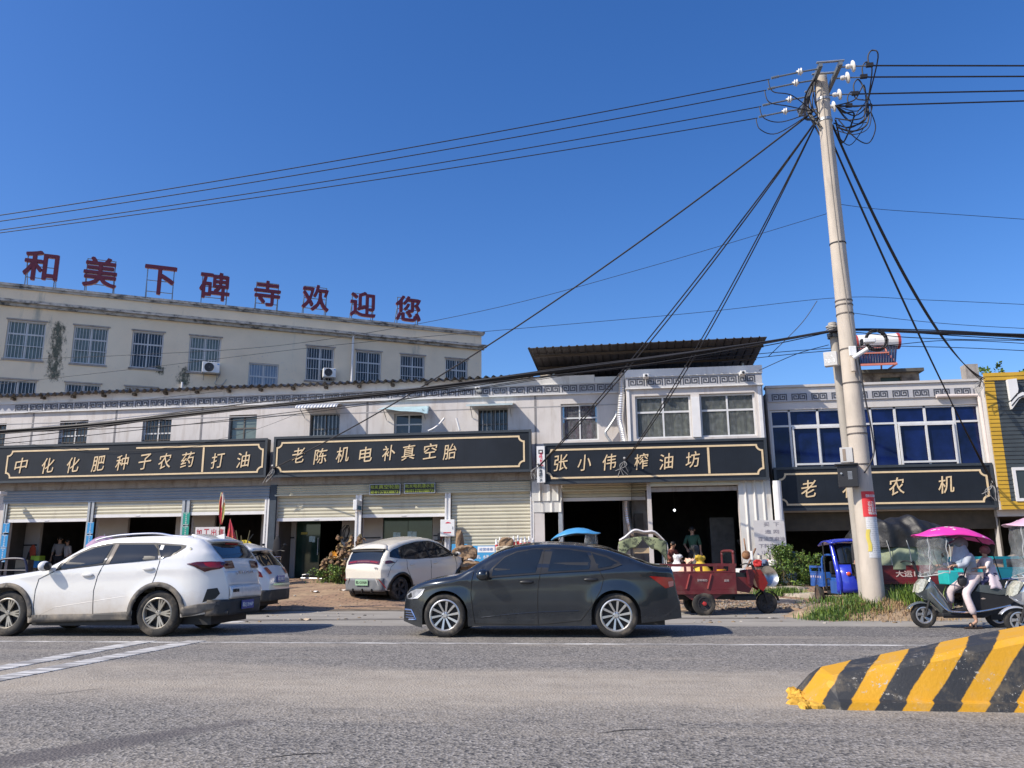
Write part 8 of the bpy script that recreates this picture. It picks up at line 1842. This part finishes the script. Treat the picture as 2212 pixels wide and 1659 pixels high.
# ---------------------------------------------------------------- things between the cars and the left shops
o,w,h=board('white cloth banner with four red characters behind the large white car',418.5,486,1138,1192,23.4,[(c,.13+.25*k,.76,.32,.17) for k,c in enumerate('加工出售')],0,mat('white_banner_cloth',(.60,.57,.57),.8,var=.05),mat('red_brush_ink',(.42,.02,.04),.6),'cloth_banner')
B=MB(); 
for x in(-w/2+.03,w/2-.03): B.tube([(x,.03,-1.2),(x,.03,h)],.015,6)
B.build('banner_pole',M_STEM,o)
def flag(label,px,y0,y1,Y,w,m,poleb,seed,name='flag',taper=True):
    a=at_y(px,y0,Y); b=at_y(px,y1,Y); o=thing(name,label,'flag',(a.x,Y,.6),world=True); rnd=random.Random(seed); B=MB()
    def fn(u,v):
        z=a.z+(b.z-a.z)*v; ww=w*(v**.8 if taper else (math.sin(math.pi*min(.97,v*.9+.05))**.7)); return (a.x+(u-.35)*ww+.04*v,Y+.05*math.sin(u*13+v*4+seed)*ww*2,z)
    B.grid(fn,18,18); f=B.build('flag_cloth',m,o,smooth=True); q=f.modifiers.new('t','SOLIDIFY'); q.thickness=.006
    B=MB(); B.tube([(a.x,Y+.03,.6),(a.x,Y+.03,a.z+.03)],.012,6); B.build('flag_pole',M_STEM,o)
def rainbow(nt,v,out,b):
    n=noise(nt,v,4.5,2,.5,(3,1,.6)); out=mix_col(nt,ramp(nt,n,.52,.56),out,(.50,.47,.18)); n2=noise(nt,v,3.3,2,.5,(3,1,.6)); return mix_col(nt,ramp(nt,n2,.60,.63),out,(.66,.62,.55))
flag('furled red and pale yellow flag on a stick in front of the third shutter',479,1064,1133,23.2,.20,mat('red_yellow_flag',(.45,.04,.05),.8,var=.1,extra=rainbow),0,2,taper=False)
flag('red pennant with a pale edge hanging behind the large white car',497,1122,1175,22.9,.36,mat('red_pennant',(.50,.045,.07),.7,var=.15,stain=(.55,.22,.04),stain_lo=.50,stain_hi=.6,stain_scale=5),0,5)
a=at_y(526,1188,22.4); o=thing('fan_sign','yellow fan shaped sign with dark characters above the second white car','sign board',(a.x,22.4,a.z-.02),world=True); B=MB(); r=.30
pts=[(a.x+r*math.cos(t),a.z+r*.95*math.sin(t)) for t in np.linspace(0,math.pi,20)]; B.poly(pts,22.4,22.42); B.build('fan_sheet',mat('yellow_fan',(.66,.50,.03),.6,var=.1,stain=(.40,.10,.02),stain_lo=.6,stain_hi=.66,stain_scale=4),o); B=MB(); put_text(B,'榨油中',a.x,a.z+.12,.11,22.393,.005,w=.40,bold=.02); B.build('lettering',M_BLACK,o); B=MB(); B.box(a.x-.35,22.41,.9,a.x+.35,22.6,a.z-.002); B.build('stand',mat('white_crate',(.55,.52,.50),.7),o)
for k,(x0,y0,x1,y1) in enumerate([(510,1146,516,1184),(540,1146,531,1186),(521,1157,522,1182)]):
    B=MB(); B.tube([at_y(x0,y0,22.3),at_y(x1,y1,22.2)],.014,6); tag(B.build('stick',M_STEM),['dark stick leaning left of the yellow fan sign','dark stick leaning right of the yellow fan sign','thin upright stick in front of the yellow fan sign'][k],'stick')
p=at_y(225,1168,22.5); B=MB(); B.grid(lambda u,v:(p.x+.48*v*math.cos(2*math.pi*u),22.5+.48*v*math.sin(2*math.pi*u),p.z+.14-.30*v*v-.02*math.sin(u*2*math.pi*8)*v),48,8); q=thing('umbrella','faded mauve umbrella open behind the roof of the large white car','umbrella',(p.x,22.5,.6),world=True); c=B.build('umbrella_cloth',mat('mauve_umbrella',(.34,.22,.33),.7,var=.1),q,smooth=True); B=MB(); B.tube([(p.x,22.5,.5),(p.x,22.5,p.z+.2)],.014,8); B.build('umbrella_pole',M_STEEL,q)
# dark frame of a tricycle at the far left, goods by the first door
FL=thing('cargo_tricycle','dark blue tubular tricycle frame at the far left edge of the picture','cargo tricycle',(at_y(25,1240,22).x,22,.25),world=True)
f=lambda x,y:at_y(x,y,22.0)
B=MB(); B.tube(smooth_path([f(-8,1262),f(-3,1225),f(5,1209),f(45,1207),f(56,1216),f(59,1250)]),.035,8); B.tube([f(-3,1232),f(58,1232)],.02,8); B.build('hoop_frame',mat('navy_frame',(.015,.018,.05),.4),FL)
a=f(10,1250); B=MB(); B.box(a.x,21.7,a.z-.3,a.x+1.0,22.5,a.z+.1); B.build('load_bed',mat('navy_frame',(.015,.018,.05),.4),FL); B=MB(); a=f(20,1238); B.box(a.x,22.2,a.z-.1,a.x+.4,22.45,a.z+.38); B.build('seat_back',M_BLACK,FL)
for k,(x,y,sx,sz,c,l,n) in enumerate([(70,1194,.14,.30,(.30,.05,.02),'orange red jacket hanging by the first shop door','jacket'),(66,1206,.16,.32,(.02,.02,.02),'black coat hanging by the first shop door','coat'),(82,1206,.17,.09,(.22,.38,.04),'green carton on top of a blue carton inside the first shop','carton'),(80,1219,.19,.12,(.02,.16,.38),'blue carton inside the first shop','carton'),(598,1186,.15,.45,(.012,.012,.016),'long black coat hanging on the dark post','coat')]):
    p=at_y(x,y,27.4 if k<4 else 26.1); B=MB()
    if n=='carton': B.box(p.x-sx,p.y-.15,p.z-sz,p.x+sx,p.y+.15,p.z+sz)
    else: B.lathe([(0,sz),(sx*.35,sz*.92),(sx*.8,sz*.6),(sx,0),(sx*1.15,-sz),(0,-sz)],Matrix.Translation(p)@Matrix.Diagonal((1,.4,1,1)),14)
    tag(B.build(n,mat('cloth_%d'%k,c,.85,var=.2),smooth=n!='carton'),l,n)
MOP=at_y(622,1262,25.0)
ms=scooter('electric_scooter','dark scooter propped by the dark post left of the green glass door',(MOP.x-.55,25.0,.52),R(-62),mat('dark_scooter_plastic',(.035,.037,.04),.4,coat=.3),None)
# shelf and cable clutter by the repair shop doors
for k,(x0,x1,y,l) in enumerate([(735,768,1178,'left wall shelf with tools beside the glass door'),(938,958,1166,'small dark shelf beside the double glass doors')]):
    a=at_y(x0,y,27.5); b=at_y(x1,y,27.5); o=thing('wall_shelf',l,'shelf',((a.x+b.x)/2,27.5,a.z),world=True); B=MB(); B.box(a.x,27.4,a.z-.03,b.x,27.79,a.z); B.build('shelf_board',M_ROOMW if k==0 else M_DARKM,o); B=MB()
    for x in(a.x+.04,b.x-.04): B.bar((x,27.7,a.z-.5),(x,27.5,a.z-.031),.03)
    B.build('bracket',M_DARKM,o)
    for j in range(3):
        x=a.x+(b.x-a.x)*(.2+.3*j); B=MB(); B.box(x-.05,27.5,a.z+.002,x+.05,27.62,a.z+.12+.10*(j%2)); tag(B.build('tool_box',mat('tool_%d'%j,((.35,.35,.33),(.08,.08,.09),(.20,.05,.03))[j],.6)),['grey','black','dull red'][j]+' box standing on the '+l.split(' with')[0].split(' beside')[0],'box')
p=at_y(748,1150,27.6); B=MB(); rnd=random.Random(6)
for k in range(6): B.tube(smooth_path([p+Vector((rnd.uniform(-.12,.12),0,.25)),p+Vector((rnd.uniform(-.2,.2),-.05,0)),p+Vector((rnd.uniform(-.25,.1),-.05,-.45))]),.014,5)
tag(B.build('hanging_hose',M_BLACK),'tangle of black hoses hanging left of the white shutter post','hose')
# duct, meter box and lamp in the oil mill
yp=YF+.22; B=MB(); P=smooth_path([at_y(1354,1082,yp),at_y(1356,1112,yp),at_y(1361,1138,yp),at_y(1366,1150,yp-.1),at_y(1374,1153,yp-.2)],12); tag(B.tube(P,[.11+(.012 if i%2 else 0) for i in range(len(P))],14) and B.build('flexible_duct',mat('foil_duct',(.66,.67,.68),.28,.85,var=.1)),'dull flexible duct inside the oil mill beside the meter box','duct')
a=at_y(1372,1146,yp); b=at_y(1389,1109,yp); B=MB(); B.box(a.x,yp-.06,a.z,b.x,yp+.07,b.z); B.box(a.x+.03,yp-.065,b.z-.35,a.x+.13,yp-.061,b.z-.28); o=tag(B.build('meter_box',mat('grimy_meter_box',(.10,.09,.075),.7,var=.3)),'grimy electric meter box on the pier inside the oil mill','meter box')
p=at_y(1457,1102,28.5); o=thing('ceiling_lamp','small bright lamp glowing inside the dark oil mill','lamp',tuple(p)); B=MB(); B.ell((0,0,0),.04,.04,.035,12,8); mm=mat('lamp_glow',(.9,.95,1),.3); bn=mm.node_tree.nodes['Principled BSDF']; bn.inputs['Emission Color'].default_value=(.9,.95,1,1); bn.inputs['Emission Strength'].default_value=6; B.build('bulb',mm,o); B=MB(); B.tube([(0,0,.05),(0,0,1.0)],.008,5); B.build('lamp_cord',M_BLACK,o)
a=at_y(1500,1190,28.6); B=MB(); B.box(a.x+.55,28.4,.5,a.x+1.35,29.0,2.5); B.lathe([(.35,0),(.35,.9),(.5,1.2),(.5,1.25)],Matrix.Translation((a.x+1.9,28.3,.5)),18); tag(B.build('oil_press',mat('dark_machine',(.10,.10,.10),.5,.4,var=.3)),'dark oil press machine standing inside the oil mill','machine')
# ---------------------------------------------------------------- people in and before the shops
M_DT=mat('dark_trousers',(.03,.03,.035),.85)
p=at_y(1498,1200,26.9); person('person in a dark green shirt standing in the shade of the oil mill',(p.x,26.9,.46),R(-15),dict(elR=(-.27,-.02,1.12),wrR=(-.16,-.20,.98)),M_SKIN,mat('dark_green_shirt',(.03,.09,.06),.85),M_DT,M_HAIR,1.0,.5,shoe=M_BLACK)
sit=dict(pel=(0,0,.50),spi=(0,.0,.68),che=(0,-.06,.86),nec=(0,-.10,.99),hd0=(0,-.13,1.05),hd1=(0,-.15,1.13),hd2=(0,-.14,1.21),shL=(.17,-.06,.93),shR=(-.17,-.06,.93),elL=(.22,-.14,.70),elR=(-.22,-.14,.70),wrL=(.12,-.34,.64),wrR=(-.12,-.34,.64),hiL=(.09,0,.46),hiR=(-.09,0,.46),knL=(.12,-.40,.52),knR=(-.12,-.40,.52),anL=(.12,-.38,.10),anR=(-.12,-.38,.10),toL=(.12,-.52,.04),toR=(-.12,-.52,.04))
p=at_y(1449,1215,26.7); person('person in a dull red top sitting low inside the oil mill',(p.x,26.7,.46),R(40),sit,M_SKIN,mat('dull_red_top',(.20,.06,.045),.85),M_DT,M_HAIR,1.0,1.0,shoe=M_BLACK)
B=MB(); B.box(p.x-.2,26.6,.46,p.x+.2,26.95,.90); tag(B.build('stool',mat('stool_wood',(.10,.06,.04),.8),bevel=.02),'low wooden stool under the sitting person in the oil mill','stool')
for k,(px,sh,l) in enumerate([(128,(.22,.22,.23),'person in a grey shirt standing inside the first shop'),(146,(.36,.35,.36),'person in a pale grey top standing further right inside the first shop')]):
    p=at_y(px,1190,28.3); person(l,(p.x,28.3,.50),R(20-50*k),None,M_SKIN,mat('shop_shirt_%d'%k,sh,.85),M_DT,M_HAIR,.98-.06*k,.5,shoe=M_BLACK)
p=at_y(1853,1200,18.3); person('person in a dark jacket looking at a phone, almost hidden behind the two poles',(p.x,18.3,.02),R(70),dict(elR=(-.30,-.06,1.16),wrR=(-.22,-.26,1.22),elL=(.28,-.08,1.16),wrL=(.10,-.26,1.20)),M_SKIN,mat('dark_jacket',(.03,.03,.035),.85),M_DT,M_HAIR,1.0,1.0,shoe=M_BLACK)
# litter on the apron
for k,(px,py,c,l) in enumerate([(680,1279,(.62,.60,.58),'scrap of white paper on the brick apron between the cars'),(741,1276,(.55,.50,.44),'small pale scrap on the apron left of the cream car'),(660,1340,(.45,.36,.26),'tan leaf scrap on the road edge behind the large white car')]):
    p=onground(px,py); B=MB(); B.grid(lambda u,v:(p.x+(u-.5)*.22,p.y+(v-.5)*.16,(verge_z(p.x,p.y) if p.y>18.4 else .01)+.02+.02*math.sin(u*7+v*5)),6,5); tag(B.build('paper_scrap',mat('scrap_%d'%k,c,.8)),l,'litter')
B=MB(); p=onground(670,1258); B.tube([p+Vector((-.5,.5,.12)),p+Vector((.35,.3,.10))],.02,6); B.tube([p+Vector((-.45,.5,.05)),p+Vector((-.45,.5,.22)),p+Vector((-.2,.45,.24))],.02,6); B.tube([p+Vector((.2,.35,.02)),p+Vector((.1,.3,.2))],.02,6); tag(B.build('folding_stand',M_STEEL),'folded steel stand lying before the green glass door','stand')
